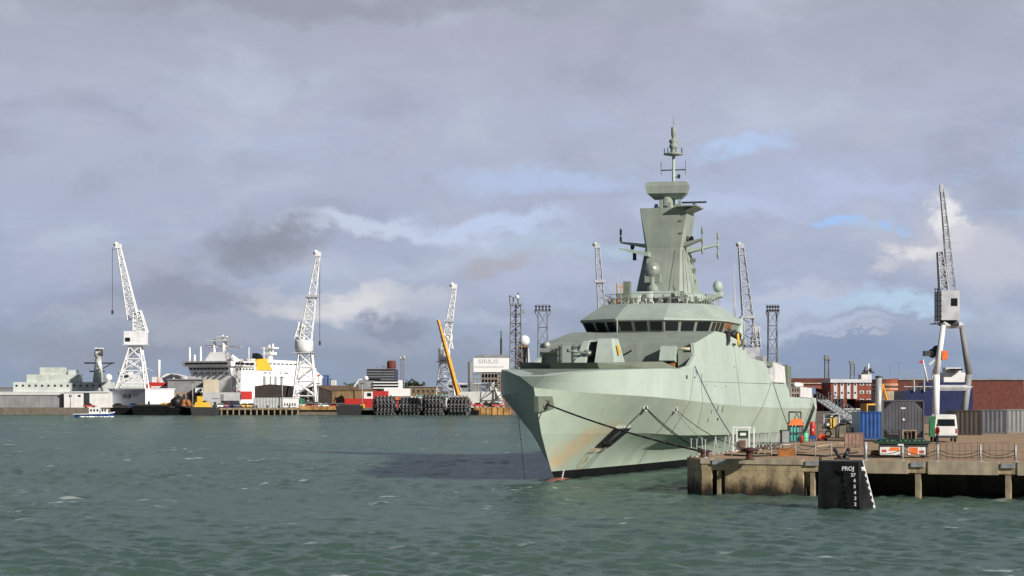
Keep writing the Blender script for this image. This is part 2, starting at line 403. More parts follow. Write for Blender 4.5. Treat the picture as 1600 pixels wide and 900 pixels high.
# ------------------------------------------------------------------ ground: one slab of dockland round the basin
QZ = 2.35
AX = Vector((math.sin(R(16)), math.cos(R(16)), 0)); PT = Vector((math.cos(R(16)), -math.sin(R(16)), 0))
F0 = Vector((12.4, 134.0, 0)); FU = Vector((.927, -.375, 0)).normalized(); FN = Vector((-FU.y, FU.x, 0))   # quay front edge, and inward
if FN.y < 0: FN = -FN
L1 = Vector((11.75, 137.5, 0))
def fu(px):
    k = (px-800)/FP; return (k*F0.y - F0.x)/(FU.x - k*FU.y)
def Fp(u, d=0.0, z=0.0): v = F0 + FU*u + FN*d; return (v.x, v.y, z)
def conc(name, base, dark, moss):
    m, nt, b = nodes_of(name); N, L = nt.nodes, nt.links
    tc = N.new('ShaderNodeTexCoord')
    def ns(scale, sv, det=6):
        mp = N.new('ShaderNodeMapping'); mp.inputs['Scale'].default_value = sv; L.new(tc.outputs['Object'], mp.inputs['Vector'])
        n = N.new('ShaderNodeTexNoise'); n.inputs['Scale'].default_value = scale; n.inputs['Detail'].default_value = det; n.inputs['Roughness'].default_value = .65
        L.new(mp.outputs['Vector'], n.inputs['Vector']); return n.outputs['Fac']
    def rp(f, p0, c0, p1, c1):
        r = N.new('ShaderNodeValToRGB'); e = r.color_ramp.elements
        e[0].position = p0; e[0].color = (*c0, 1); e[1].position = p1; e[1].color = (*c1, 1); L.new(f, r.inputs['Fac']); return r.outputs['Color']
    def mx(f, a, c):
        n = N.new('ShaderNodeMix'); n.data_type = 'RGBA'; L.new(f, n.inputs[0]); L.new(a, n.inputs[6])
        if isinstance(c, tuple): n.inputs[7].default_value = (*c, 1)
        else: L.new(c, n.inputs[7])
        return n.outputs[2]
    colr = rp(ns(.55, (1,1,1)), .32, tuple(x*.62 for x in base), .66, base)
    colr = mx(rp(ns(1.0, (1.6,1.6,.16)), .52, (0,0,0), .64, (.75,)*3), colr, tuple(x*.45 for x in base))
    if moss:                                        # the wet weed and rust band below the tide mark
        s = N.new('ShaderNodeSeparateXYZ'); L.new(tc.outputs['Object'], s.inputs[0])
        a = N.new('ShaderNodeMath'); a.operation = 'MULTIPLY_ADD'; L.new(ns(1.1, (1,1,.55)), a.inputs[0]); a.inputs[1].default_value = 2.6; L.new(s.outputs[2], a.inputs[2])
        wet = rp(a.outputs[0], .0, (1,1,1), 1.0, (0,0,0)); r = wet.node.color_ramp
        mr = N.new('ShaderNodeMapRange'); mr.inputs[1].default_value = 2.55; mr.inputs[2].default_value = 1.75; L.new(a.outputs[0], mr.inputs[0])
        colr = mx(mr.outputs[0], colr, rp(ns(1.3, (1,1,1)), .42, dark, .62, moss))
        mr2 = N.new('ShaderNodeMapRange'); mr2.inputs[1].default_value = 1.75; mr2.inputs[2].default_value = 1.45; L.new(a.outputs[0], mr2.inputs[0])
        colr = mx(mr2.outputs[0], colr, (.018, .017, .012))
        N.remove(wet.node)
    L.new(colr, b.inputs['Base Color']); b.inputs['Roughness'].default_value = .85
    bp = N.new('ShaderNodeBump'); bp.inputs['Strength'].default_value = .7; bp.inputs['Distance'].default_value = .07
    L.new(ns(3, (1,1,1)), bp.inputs['Height']); L.new(bp.outputs['Normal'], b.inputs['Normal'])
    M[name] = m
conc('quay_top', (.44, .30, .185), (.1,.08,.05), None)
conc('quay_wall', (.52, .41, .24), (.028, .019, .011), (.11, .064, .028))
conc('far_quay_wall', (.20, .15, .09), (.04, .03, .02), (.10, .07, .03))

conc('dock_ground', (.20, .165, .13), (.1,.08,.05), None)
Lb = Fp(0, 5.0); back = L1 + AX*((300-L1.y)/AX.y)
far_end = Fp(52)
d0 = 7.5                                              # the solid quay stands this far behind its front edge; the deck oversails it
ring = [Fp(.3, d0), (L1.x+2.6, L1.y+5.5), (back.x+1, 300.0), (15.0, 300.0), (15.0, 693.0), (-2200.0, 693.0), (-2200.0, 9000.0), (5000.0, 9000.0), (5000.0, 90.0), Fp(52, d0), ]
ring = [(p[0], p[1]) for p in ring]
mb = MB(); mb.loft([[(x,y,-3.0) for x,y in ring], [(x,y,QZ-.012) for x,y in ring]])
struct('ground', mb, ['dock_ground'])
mb = MB()                                             # near deck slab with a pale coping edge
rg = [Fp(0)[:2], (L1.x, L1.y), (back.x, back.y), (back.x+60, back.y-40), Fp(52, 30)[:2], Fp(52)[:2]]
mb.loft([[(x,y,QZ-.72) for x,y in rg], [(x,y,QZ) for x,y in rg]])
struct('quay', mb, ['quay_wall'])
struct('quay_surface', MB().add([(x,y,QZ+.004) for x,y in rg], [tuple(range(len(rg)))]), ['quay_top'])
mb = MB()
mb.prism([Fp(-.06,-.06,QZ-.30), Fp(fu(1112),-.06,QZ-.30), Fp(fu(1112),.5,QZ-.30), Fp(-.06,.5,QZ-.30)], (0,0,.34))
mb.prism([Fp(fu(1133),-.06,QZ-.30), Fp(fu(1255),-.06,QZ-.30), Fp(fu(1255),.5,QZ-.30), Fp(fu(1133),.5,QZ-.30)], (0,0,.34))
mb.prism([Fp(fu(1282),-.06,QZ-.78), Fp(fu(1419),-.06,QZ-.78), Fp(fu(1419),.5,QZ-.78), Fp(fu(1282),.5,QZ-.78)], (0,0,.82))
mb.prism([Fp(fu(1450),-.06,QZ-.78), Fp(fu(1560),-.06,QZ-.78), Fp(fu(1560),.5,QZ-.78), Fp(fu(1450),.5,QZ-.78)], (0,0,.82))
mb.prism([Fp(fu(1590),-.06,QZ-.78), Fp(52,-.06,QZ-.78), Fp(52,.5,QZ-.78), Fp(fu(1590),.5,QZ-.78)], (0,0,.82))
struct('quay_coping', mb, ['curb'])
def wall_block(u0, u1, d, label):
    mb = MB(); mb.prism([Fp(u0,0,-1.5), Fp(u1,0,-1.5), Fp(u1,d,-1.5), Fp(u0,d,-1.5)], (0,0,QZ-.72+1.5-.01))
    ob = mb.build('quay_wall', 'quay_wall'); ob['kind'] = 'structure'
wall_block(.02, fu(1112), 2.0, ''); wall_block(fu(1133), fu(1255), 2.5, '')
mb = MB(); mb.prism([(L1.x+.02, L1.y, -1.5), Fp(.02,.02,-1.5), Fp(.9,1.2,-1.5), (L1.x+.8, L1.y-.2, -1.5)], (0,0,QZ-.72+1.5-.02))
struct('quay_wall', mb, ['quay_wall'])
for i, (px, wv, lab) in enumerate([(1123, .13, 'weathered timber fender pile in the slot at the quay end'), (1269, .14, 'pale fender pile between the stained quay wall and the black fin'),
                               (1434, .17, 'square concrete pile under the deck right of the black fin'), (1575, .17, 'square concrete pile under the deck at the far right of the quay'), (1720, .17, '')]):
    if not lab: continue
    u = fu(px); mb = MB(); mb.prism([Fp(u-wv,.05,-2), Fp(u+wv,.05,-2), Fp(u+wv,.4,-2), Fp(u-wv,.4,-2)], (0,0,QZ+2-.34))
    mb.cur = 1; mb.prism([Fp(u-.42,-.12,QZ-.34), Fp(u+.42,-.12,QZ-.34), Fp(u+.42,.5,QZ-.34), Fp(u-.42,.5,QZ-.34)], (0,0,.30))
    solo('fender_pile', mb, ['timber_pale', 'galv'], lab, 'pile', 'piles along the quay front')

# ------------------------------------------------------------------ the corvette (s aft from the stem, t to port, z up)
ship = Thing('warship', 'pale green slab-sided warship with a tall stepped mast moored bow-on beside the quay', 'warship', (3.35, 157.6, 0), R(74), local=True)
TO = [0.0]
SH = lambda v: (v[0], -(v[1]+TO[0]), v[2])
def smb(): return MB(SH)
def S(s, t, z): v = Vector((3.35, 157.6, 0)) + AX*s + PT*t; return (v.x, v.y, z)      # ship -> world
def tab(T, x):                            # smooth (monotone cubic) interpolation of a table
    if x <= T[0][0]: return T[0][1]
    if x >= T[-1][0]: return T[-1][1]
    n = len(T); sl_ = [(T[i+1][1]-T[i][1])/(T[i+1][0]-T[i][0]) for i in range(n-1)]
    m_ = [sl_[0]] + [0 if sl_[i-1]*sl_[i] <= 0 else 2*sl_[i-1]*sl_[i]/(sl_[i-1]+sl_[i]) for i in range(1, n-1)] + [sl_[-1]]
    for i in range(n-1):
        if x <= T[i+1][0]:
            h = T[i+1][0]-T[i][0]; u = (x-T[i][0])/h
            return (2*u**3-3*u*u+1)*T[i][1] + (u**3-2*u*u+u)*h*m_[i] + (3*u*u-2*u**3)*T[i+1][1] + (u**3-u*u)*h*m_[i+1]
def lin(T, x):
    for (a, b), (c, d) in zip(T, T[1:]):
        if x <= c: return b + (d-b)*(x-a)/max(c-a, 1e-6)
    return T[-1][1]
LV = [  # start s, z table, t table
  (.9,  [(0,-1.6)], [(.9,0),(10,.6),(18.6,1.8),(32,3.0),(50,4.8),(75,5.6),(98,5)]),
  (0.,  [(0,0)],    [(0,0),(4,.62),(10,1.4),(18.6,2.5),(32,3.9),(50,5.4),(70,6.2),(98,5.8)]),
  (-1.2,[(0,.70)],  [(-1.2,0),(4,.95),(10,1.8),(18.6,2.9),(32,4.2),(50,5.5),(70,6.25),(98,5.9)]),
  (-2.6,[(-3,2.0),(98,1.8)],  [(-2.6,0),(0,1.0),(5,1.95),(10,2.45),(20,3.6),(32,4.8),(50,5.8),(70,6.4),(98,6.2)]),
  (-4.2,[(-4,3.65),(10,3.45),(20,3.1),(50,2.7),(98,2.4)], [(-4.2,0),(0,1.85),(3,2.75),(5,3.3),(8,4.1),(10,4.6),(20,5.95),(32,6.65),(50,6.9),(98,6.75)]),
  (-6.3,[(-6.3,7.07),(0,6.65),(8,6.35),(22,5.95),(46,5.45),(72,5.15),(98,5.0)], [(-6.3,0),(-3,1.85),(0,3.5),(3,5.05),(5,5.75),(9,6.6),(14,7.02),(22,7.2),(30,7.27),(60,7.3),(98,7.1)]),
  (-6.7,[(-6.7,7.92),(0,8.42),(11.5,8.68),(20.3,8.70),(21.3,7.7),(74.5,7.7),(75.2,6.35),(98,6.2)], [(-6.7,.95),(-4,2.25),(0,3.95),(3,5.2),(5,5.8),(9,6.6),(12.5,6.97),(20.3,7.0),(21.5,7.086),(60,7.088),(98,7.0)]),
]
DS = [0,.3,.7,1.2,1.8,2.5,3.3,4.2,5.2,6.3,7.5,9,10.5,12,13.5,15,16.5,18,19.5,21,22.5,24,25.5,26.8,27.8,28.3,29.5,31,33,35,38,42,47,52,58,64,70,76,79,81.0,81.7,82.5,86,90,98,104]
def lv_pt(j, d):
    s0, zt, tt = LV[j]; s = s0 + d*(98-s0)/104; return (s, tab(tt, s), tab(zt, s))
def hull_t(s, z):                         # half breadth of the plating at (s, z)
    pts = []
    for s0, zt, tt in LV: pts.append((tab(zt, s), tab(tt, s) if s >= s0 else 0))
    return lin(sorted(pts), z)
mb = smb(); nl = len(LV)
for sd_ in (1, -1):
    vs = [(lv_pt(j,d)[0], sd_*lv_pt(j,d)[1], lv_pt(j,d)[2]) for d in DS for j in range(nl)]
    for j0, j1, mi in ((0,2,1),(2,4,2),(4,5,2),(5,6,0)):
        mb.cur = mi; mb.smooth = True
        fs = [(i*nl+j, i*nl+j+1, (i+1)*nl+j+1, (i+1)*nl+j) for j in range(j0, j1) for i in range(len(DS)-1)]
        sub = sorted({k for f in fs for k in f}); mp = {k:i for i,k in enumerate(sub)}
        mb.add([vs[k] for k in sub], [tuple(mp[k] for k in f) for f in fs])
mb.smooth = False
    # transom
mb.cur = 2; tr = [lv_pt(j, 104) for j in range(nl)]
mb.add([p for p in tr] + [(p[0], -p[1], p[2]) for p in reversed(tr)], [tuple(range(2*nl))])
mb.cur = 0; a, b_ = lv_pt(5, 0), lv_pt(6, 0)
mb.add([a, b_, (b_[0], -b_[1], b_[2])], [(0,1,2)])
# shoulder sloping in to the deck, then the deck itself
top = [lv_pt(6, d) for d in DS]; inn = []
for s, t, z in top:
    f = max(0, 1-(s+6.7)/21.0); inn.append((s + .9*f, max(.55, t - 1.25*f - .02), z + .10*f + .004))
n = len(DS)
for g in (1, -1):
    mb.add([(s,g*t,z) for s,t,z in top] + [(s,g*t,z) for s,t,z in inn], [(i,i+1,n+i+1,n+i) for i in range(n-1)])
mb.add([(b_[0],b_[1],b_[2]), inn[0], (inn[0][0],-inn[0][1],inn[0][2]), (b_[0],-b_[1],b_[2])], [(0,1,2,3)])
mb.cur = 3
mb.add([(s,t,z) for s,t,z in inn] + [(s,-t,z) for s,t,z in inn], [(i,i+1,n+i+1,n+i) for i in range(n-1)])
bmv = mb
# hull paint with rust wash on the port bow
def hull_paint(name, col, rust):
    m, nt, b = nodes_of(name); N, L = nt.nodes, nt.links
    tc = N.new('ShaderNodeTexCoord'); sp = N.new('ShaderNodeSeparateXYZ'); L.new(tc.outputs['Object'], sp.inputs[0])
    def ns(scale, sv, det=6, ro=.6):
        mp = N.new('ShaderNodeMapping'); mp.inputs['Scale'].default_value = sv; L.new(tc.outputs['Object'], mp.inputs['Vector'])
        q = N.new('ShaderNodeTexNoise'); q.inputs['Scale'].default_value = scale; q.inputs['Detail'].default_value = det; q.inputs['Roughness'].default_value = ro
        L.new(mp.outputs['Vector'], q.inputs['Vector']); return q.outputs['Fac']
    def rng(x, a0, a1, c0=0.0, c1=1.0):
        q = N.new('ShaderNodeMapRange'); L.new(x, q.inputs[0]); q.inputs[1].default_value = a0; q.inputs[2].default_value = a1
        q.inputs[3].default_value = c0; q.inputs[4].default_value = c1; return q.outputs[0]
    def mul(x, y):
        q = N.new('ShaderNodeMath'); q.operation = 'MULTIPLY'; L.new(x, q.inputs[0])
        if isinstance(y, float): q.inputs[1].default_value = y
        else: L.new(y, q.inputs[1])
        return q.outputs[0]
    def mx(f, a, cl):
        q = N.new('ShaderNodeMix'); q.data_type = 'RGBA'; L.new(f, q.inputs[0])
        if isinstance(a, tuple): q.inputs[6].default_value = (*a, 1)
        else: L.new(a, q.inputs[6])
        q.inputs[7].default_value = (*cl, 1); return q.outputs[2]
    cl = mx(rng(ns(.22, (1,1,1)), .35, .7), tuple(x*.90 for x in col), tuple(x*1.06 for x in col))
    cl = mx(rng(ns(1, (1.3,1.3,.05)), .52, .72, 0, .5), cl, tuple(x*.80 for x in col))
    cl = mx(rng(ns(1, (.03,.03,2.4), 3), .60, .66, 0, .35), cl, tuple(x*.86 for x in col))
    cb = N.new('ShaderNodeCombineXYZ'); L.new(sp.outputs[0], cb.inputs[0]); L.new(sp.outputs[2], cb.inputs[1])
    br = N.new('ShaderNodeTexBrick'); br.inputs['Scale'].default_value = 1.0; br.inputs['Mortar Size'].default_value = .018; br.inputs['Mortar Smooth'].default_value = .6
    br.inputs['Brick Width'].default_value = 6.0; br.inputs['Row Height'].default_value = 1.9; L.new(cb.outputs[0], br.inputs['Vector'])
    br.inputs['Color1'].default_value = (0,0,0,1); br.inputs['Color2'].default_value = (.25,.25,.25,1); br.inputs['Mortar'].default_value = (1,1,1,1)
    cl = mx(rng(br.outputs['Color'], 0, 1, 0, .30), cl, tuple(x*.72 for x in col))
    cl = mx(rng(ns(1, (.8,.8,.035), 4), .64, .74, 0, .38), cl, (.27, .21, .13))
    if rust:
        # a wash of rust between the stem and the anchor pocket, on the port side (local y < 0)
        zz = sp.outputs[2]; ss = sp.outputs[0]
        w1 = N.new('ShaderNodeMath'); w1.operation = 'MULTIPLY_ADD'; L.new(zz, w1.inputs[0]); w1.inputs[1].default_value = -1.6; L.new(ss, w1.inputs[2])   # slanted band
        nz = ns(.5, (1,1,.7)); ad = N.new('ShaderNodeMath'); ad.operation = 'MULTIPLY_ADD'; L.new(nz, ad.inputs[0]); ad.inputs[1].default_value = 7.0; L.new(w1.outputs[0], ad.inputs[2])
        msk = mul(rng(ad.outputs[0], -3.4, -.4), rng(ad.outputs[0], 3.4, .8)); msk = mul(msk, rng(zz, 4.9, 3.4)); msk = mul(msk, rng(zz, .8, 1.2)); msk = mul(msk, rng(sp.outputs[1], .1, -.1))
        msk = mul(msk, rng(ns(.9, (1,1,.8)), .28, .55, .35, 1.0))
        cl = mx(mul(msk, .68), cl, (.52, .345, .175))
        # runs below the anchor pocket
        m2 = mul(rng(ss, 2.6, 3.2), rng(ss, 4.6, 4.0)); m2 = mul(m2, rng(zz, 2.7, 2.2)); m2 = mul(m2, rng(ns(1, (3,3,.2)), .45, .6)); m2 = mul(m2, rng(sp.outputs[1], .1, -.1))
        cl = mx(mul(m2, .8), cl, (.26, .17, .06))
    L.new(cl, b.inputs['Base Color']); b.inputs['Roughness'].default_value = .5; b.inputs['Specular IOR Level'].default_value = .3
    bp = N.new('ShaderNodeBump'); bp.inputs['Strength'].default_value = .5; bp.inputs['Distance'].default_value = .05
    L.new(ns(.55, (1,1,1.4), 3), bp.inputs['Height']); L.new(bp.outputs['Normal'], b.inputs['Normal'])
    M[name] = m
hull_paint('hull_upper', (.445, .53, .47), False)
hull_paint('hull_lower', (.395, .47, .39), True)
hull = ship.part('hull', bmv, ['hull_upper', 'boot_black', 'hull_lower', 'ship_deck'])

def tf(z): return 7.0 - (z-8.7)*.085                       # tumblehome of the flush sides
# superstructure block, one profile carried across the beam
prof = [(21,7.72),(21,11.0),(31.5,12.35),(36,12.3),(42.6,11.9),(47,11.1),(49.4,10.2),(58.4,10.0),(63.6,7.75)]
mb = smb(); pr = [(s, tf(z), z) for s, z in prof]; st = [(s, -tf(z), z) for s, z in prof]
k = len(prof)
mb.cur = 0; mb.add(pr, [tuple(range(k))]); mb.add(st, [tuple(range(k-1,-1,-1))])
mb.cur = 1
mb.add(pr + st, [(i, (i+1)%k, k+(i+1)%k, k+i) for i in range(k)])
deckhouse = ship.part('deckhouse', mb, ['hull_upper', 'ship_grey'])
# forward bulwark wings joining the foredeck to the deckhouse
for g in (1, -1):
    mb = smb(); q = [(13.0,8.69),(17.5,9.0),(20.6,9.9),(20.6,11.02),(21.2,11.02),(21.2,8.66),(19,8.69)]
    mb.loft([[(s, g*(tf(z)+.003), z) for s, z in q], [(s, g*(tf(z)-.28), z) for s, z in q]])
    ship.part('bulwark', mb, ['hull_upper'])
# breakwater on the foredeck: a forward-leaning faceted screen
mb = smb()
for gz, col in ((0,0),):
    bot = [(11.8,-6.2,8.60),(6.3,-2.0,8.50),(6.3,2.0,8.50),(11.8,6.2,8.60)]
    tp = [(11.4,-6.0,9.27),(5.7,-1.9,9.12),(5.7,1.9,9.12),(11.4,6.0,9.27)]
    b2 = [(s+.25,t*.985,z) for s,t,z in bot]; t2_ = [(s+.25,t*.985,z) for s,t,z in tp]
    for i in range(3): mb.loft([[bot[i],bot[i+1],tp[i+1],tp[i]],[b2[i],b2[i+1],t2_[i+1],t2_[i]]])
for g in (1,-1): mb.loft([[(11.8,g*6.2,8.6),(14.5,g*6.75,8.68),(14.5,g*6.7,8.74),(11.4,g*6.0,9.27)],[(12,g*6.05,8.6),(14.6,g*6.6,8.68),(14.6,g*6.55,8.74),(11.6,g*5.85,9.27)]])
ship.part('breakwater', mb, ['ship_dark'])

# bridge -------------------------------------------------------
def octo(sf, so, sw, sb, tf_, to, tw, z): 
    h = [(sf,tf_,z),(so,to,z),(sw,tw,z),(sb,tw,z)]
    return h + [(s,-t,zz) for s,t,zz in reversed(h)]
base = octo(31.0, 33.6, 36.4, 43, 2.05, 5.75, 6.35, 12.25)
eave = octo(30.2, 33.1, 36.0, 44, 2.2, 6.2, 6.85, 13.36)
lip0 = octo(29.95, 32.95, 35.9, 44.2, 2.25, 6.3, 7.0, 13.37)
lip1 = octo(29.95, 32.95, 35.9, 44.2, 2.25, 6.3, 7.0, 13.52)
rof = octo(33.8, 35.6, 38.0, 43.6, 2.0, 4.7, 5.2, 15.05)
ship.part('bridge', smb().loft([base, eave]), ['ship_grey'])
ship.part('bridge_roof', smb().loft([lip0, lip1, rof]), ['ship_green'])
def facet_windows(i, n, m0=.06):
    a, b2, c2, d2 = Vector(base[i]), Vector(base[i+1]), Vector(eave[i+1]), Vector(eave[i])
    nrm = (b2-a).cross(d2-a).normalized()
    ctr = sum((Vector(q) for q in base), Vector())/8
    if nrm.dot((a+b2)/2-ctr) < 0: nrm = -nrm
    for k in range(n):
        f0, f1 = (k+m0+.03)/n, (k+1-m0-.03)/n
        f0, f1 = k/n + .085/1, (k+1)/n - .0
        f0, f1 = (k+.10)/n, (k+.90)/n
        q = [a.lerp(b2,f0).lerp(d2.lerp(c2,f0),.16), a.lerp(b2,f1).lerp(d2.lerp(c2,f1),.16), a.lerp(b2,f1).lerp(d2.lerp(c2,f1),.90), a.lerp(b2,f0).lerp(d2.lerp(c2,f0),.90)]
        mb = smb(); mb.loft([[tuple(v - nrm*.02) for v in q], [tuple(v + nrm*.025) for v in q]])
        ship.part('window', mb, ['glass'])
for i, n_ in ((0,3),(1,2),(7,3),(5,3),(6,0),(4,2)):
    pass
# octagon order: 0 front-port,1 port-out,2 port-wing,3 port-back,4 stbd-back,5 stbd-wing,6 stbd-out,7 stbd-front
for i, n_ in ((0,3),(1,3),(5,3),(6,3)): facet_windows(i, n_)
a, d2 = base[7], eave[7]
base.append(base[0]); eave.append(eave[0])
facet_windows(7, 3)
ship.part('wing_screen', smb().prism([(36.6,6.3,12.3),(39.5,6.3,12.2),(39.5,6.8,13.3),(36.6,6.8,13.3)], (0,.05,0)), ['rust'])
ship.part('funnel_casing', smb().prism([(38,3.2,15.0),(44,3.2,14.6),(44,6.4,13.5),(40,6.4,13.5),(38,4.6,15.6)], (3.2,0,-.2)), ['ship_dark'])
TO[0] = -.45
# mast ---------------------------------------------------------
ship.part('mast_house', smb().loft([[(38.6,-3.9,14.95),(38.6,3.4,14.95),(49.5,4.0,14.6),(49.5,-4.0,14.6)], [(40.2,-2.6,16.5),(40.2,2.6,16.5),(49,3.0,16.6),(49,-3.0,16.6)]]), ['ship_green'])
def mring(sf, sb, w, ch, z): return [(sf,-w+ch,z),(sf,w-ch,z),(sf+ch,w,z),(sb,w,z),(sb,-w,z),(sf+ch,-w,z)]
ship.part('mast_tower', smb().loft([mring(41.9,47.6,2.85,1.15,16.2), mring(42.9,47.0,1.86,.22,20.85), mring(42.9,46.6,2.38,.02,24.75)]), ['ship_grey'])
ship.part('mast_platform', smb().prism([(42.6,2.2,24.25),(45.4,2.2,24.25),(45.6,3.4,24.75),(42.2,3.4,24.75)], (0,-.1,.18)).box(42.2,45.6,1.2,3.4,24.78,24.9), ['ship_grey'])
mb = smb(); mb.tube((43.4,2.9,24.9),(43.4,2.9,25.15),.12); mb.box(43.3,43.5,1.7,4.1,25.15,25.32); ship.part('navigation_radar', mb, ['dark_metal'])
mb = smb(); mb.lathe((44.7,0,24.75), [(1.1,0),(1.0,.25),(.55,.35),(.55,1.3)], 12)
for k in range(9):
    a_ = k*.7; mb.box(44.7+1.2*math.cos(a_)-.15, 44.7+1.2*math.cos(a_)+.15, 1.2*math.sin(a_)-.15, 1.2*math.sin(a_)+.15, 24.75, 25.0+.3*(k%3))
ship.part('radar_pedestal', mb, ['ship_grey'])
# the big antenna box: upright face, underside swept back
rm = Matrix.Translation((44.6,0,0)) @ Matrix.Rotation(R(-5), 4, 'Z')
mb = MB(lambda v: SH(rm @ Vector(v)))
def rr(w, y0, y1, z): return [(y0,-w,z),(y0,w,z),(y1,w,z),(y1,-w,z)]
mb.loft([rr(1.35,-.1,.85,25.75), rr(1.9,-.75,.95,26.25), rr(2.12,-.75,.95,27.0), rr(2.05,-.62,.8,27.32), rr(1.5,-.45,.6,27.42)])
ship.part('radar_antenna', mb, ['ship_grey'])
mb = smb(); mb.lathe((46.2,.3,24.75), [(.17,0),(.14,5.4)], 10)
ship.part('pole_mast', mb, ['ship_green'])
mb = smb(); mb.lathe((46.2,.3,30.1), [(.2,0),(1.0,.16),(1.0,.25),(.36,.3),(.30,.75),(.42,.85),(.42,1.15),(.28,1.2),(.46,1.4),(.42,1.62),(.2,1.7),(.17,1.9),(.24,2.0),(.24,2.75),(.18,2.9),(.04,2.95)], 14)
mb.tube((46.2,.3,33.2),(46.2,.3,34.2),.03)
ship.part('mast_head', mb, ['ship_grey'])
mb = smb(); mb.bar((46.2,-.95,28.75),(46.2,1.5,28.75),.08)
for t in (-.95,1.5): mb.bar((46.2,t,28.3),(46.2,t,29.6),.04)
ship.part('yard', mb, ['dark_metal'])
mb = smb(); mb.bar((46.2,.3,27.9),(46.2,.9,28.2),.06); mb.box(46.1,46.3,.7,.95,27.9,28.3); ship.part('wind_sensor', mb, ['dark_metal'])
for k in range(7): ship.part('stub_aerial', smb().bar((46.2+.9*math.cos(k*.9), .3+.9*math.sin(k*.9), 30.4),(46.2+.9*math.cos(k*.9), .3+.9*math.sin(k*.9), 30.9),.07), ['dark_metal'])
# spreader arms with dipoles
def arm(p, q, w0, w1, m='ship_green'):
    mb = smb(); p, q = Vector(p), Vector(q); mb.loft([[(p.x-w0,p.y,p.z-.28),(p.x+w0,p.y,p.z-.28),(p.x+w0,p.y,p.z+.12),(p.x-w0,p.y,p.z+.12)],
        [(q.x-w1,q.y,q.z-.05),(q.x+w1,q.y,q.z-.05),(q.x+w1,q.y,q.z+.1),(q.x-w1,q.y,q.z+.1)]])
    return ship.part('mast_arm', mb, [m])
arm((44.5,-1.8,21.2),(44.5,-4.7,21.55),.7,.25); arm((42.6,-1.3,20.25),(42.0,-4.2,20.75),.7,.3)
arm((44.0,1.7,21.2),(43.5,3.75,21.65),.8,.3,'ship_grey'); arm((45.5,1.7,20.7),(45.5,4.9,21.2),.7,.25)
for s, t, z0, z1 in ((44.5,-4.65,21.5,22.95),(43.4,3.7,20.15,22.9),(45.5,4.85,19.8,22.5)):
    mb = smb(); mb.tube((s,t,z0),(s,t,z1),.055)
    nseg = 3 if z1-z0 > 2 else 2
    for k in range(nseg):
        zc = z0+(k+.5)*(z1-z0)/nseg; mb.lathe((s,t,zc-.3), [(.07,0),(.12,.08),(.12,.52),(.07,.6)], 8)
    ship.part('dipole_antenna', mb, ['ship_grey'])
for t in (2.1, 2.5, -3.4): ship.part('mast_sensor', smb().ball((44.2,t,21.75 if t > 0 else 21.1),.22,8,6,1.4), ['dark_metal'])
ship.part('hanging_sensor', smb().box(43,43.3,-3.1,-2.8,19.7,20.5), ['dark_metal'])
# tracking director
mb = smb(); mb.lathe((41.0,-.7,16.3), [(.6,0),(.55,.7),(.3,.9),(.3,1.6)], 12); mb.box(40.8,41.6,-1.45,.05,17.4,18.2)
dirp = ship.part('director', mb, ['ship_grey'])
ax_ = Vector((-1,.35,.25)).normalized(); mb = smb()
mb.lathe(Vector((41.0,-.7,18.7)) - ax_*.35, [(.30,-.3),(.62,-.1),(.78,.25),(.74,.4),(.5,.62),(.2,.78),(.02,.82)], 20, ax_)
ship.part('director_dish', mb, ['dish_grey'], dirp)
TO[0] = 0.0
# roof clutter
for k in range(34):
    s = 36.5+random.random()*6; t = -4.6+random.random()*9.2; h = .2+random.random()*.7
    ship.part('roof_fitting', smb().box(s-.14,s+.14,t-.12,t+.12,15.0,15.0+h), ['ship_dark' if k % 3 else 'ship_grey'])
for k in range(20):
    s = 37.5+random.random()*3; t = -3+random.random()*7
    ship.part('roof_light', smb().box(s-.1,s+.1,t-.1,t+.1,15.03,15.28+random.random()*.5), ['white'])
mb = smb()
for g in (1,-1):
    ps = [(34.2,g*2.0,15.05),(35.9,g*4.6,15.05),(38.2,g*5.1,15.05),(43.4,g*5.1,15.05)]
    for a_, b2 in zip(ps, ps[1:]):
        for k in range(4):
            c_ = Vector(a_).lerp(Vector(b2), k/4); mb.bar(c_, c_+Vector((0,0,.95)), .05)
        for h in (.5,.95): mb.bar(Vector(a_)+Vector((0,0,h)), Vector(b2)+Vector((0,0,h)), .04)
mb.bar((34.2,-2,16.0),(34.2,2,16.0),.04); mb.bar((34.2,-2,15.55),(34.2,2,15.55),.04)
ship.part('guard_rail', mb, ['ship_grey'])
for s, t, z, h in ((38,-3.9,15,3.0),(37.2,-3.4,15,2.2),(41,2.7,16.3,2.0),(50,5.2,11,9.0),(45,6.2,13.5,3.5),(33.2,1.2,12.3,0),(27.4,-1.5,11.9,1.5)):
    if h: ship.part('whip_antenna', smb().tube((s,t,z),(s,t,z+h),.05,.03,6), ['pale_grey'])
rq = random.Random(31)
for k in range(26):
    s_, t_ = 37.6+rq.random()*2.2, -3.2+rq.random()*6.4; h_ = .3+rq.random()*1.1; w_ = .06+rq.random()*.14
    ship.part('deck_fitting', smb().box(s_-w_,s_+w_,t_-w_,t_+w_,15.05,15.05+h_), [('ship_dark','white','ship_grey','dark_metal','ship_dark')[k%5]])
for k in range(8):
    t_ = -2.4+.7*k; ship.part('house_vent', smb().box(39.0+.35*(k%2),39.5,t_,t_+.35,15.4,15.9), ['dark_metal' if k%3 else 'ship_grey'])
ship.part('satellite_dome', smb().lathe((38,-4.6,15.05), [(.2,0),(.2,.2),(.3,.35),(.3,.55),(.15,.75),(.01,.8)], 10), ['radome'])
mb = smb(); mb.box(37.5,38.5,-3.9,-3.1,15.05,16.2); mb.box(38.6,39.4,-3.5,-2.9,15.05,17.4)
ship.part('mast_locker', mb, ['ship_dark'])
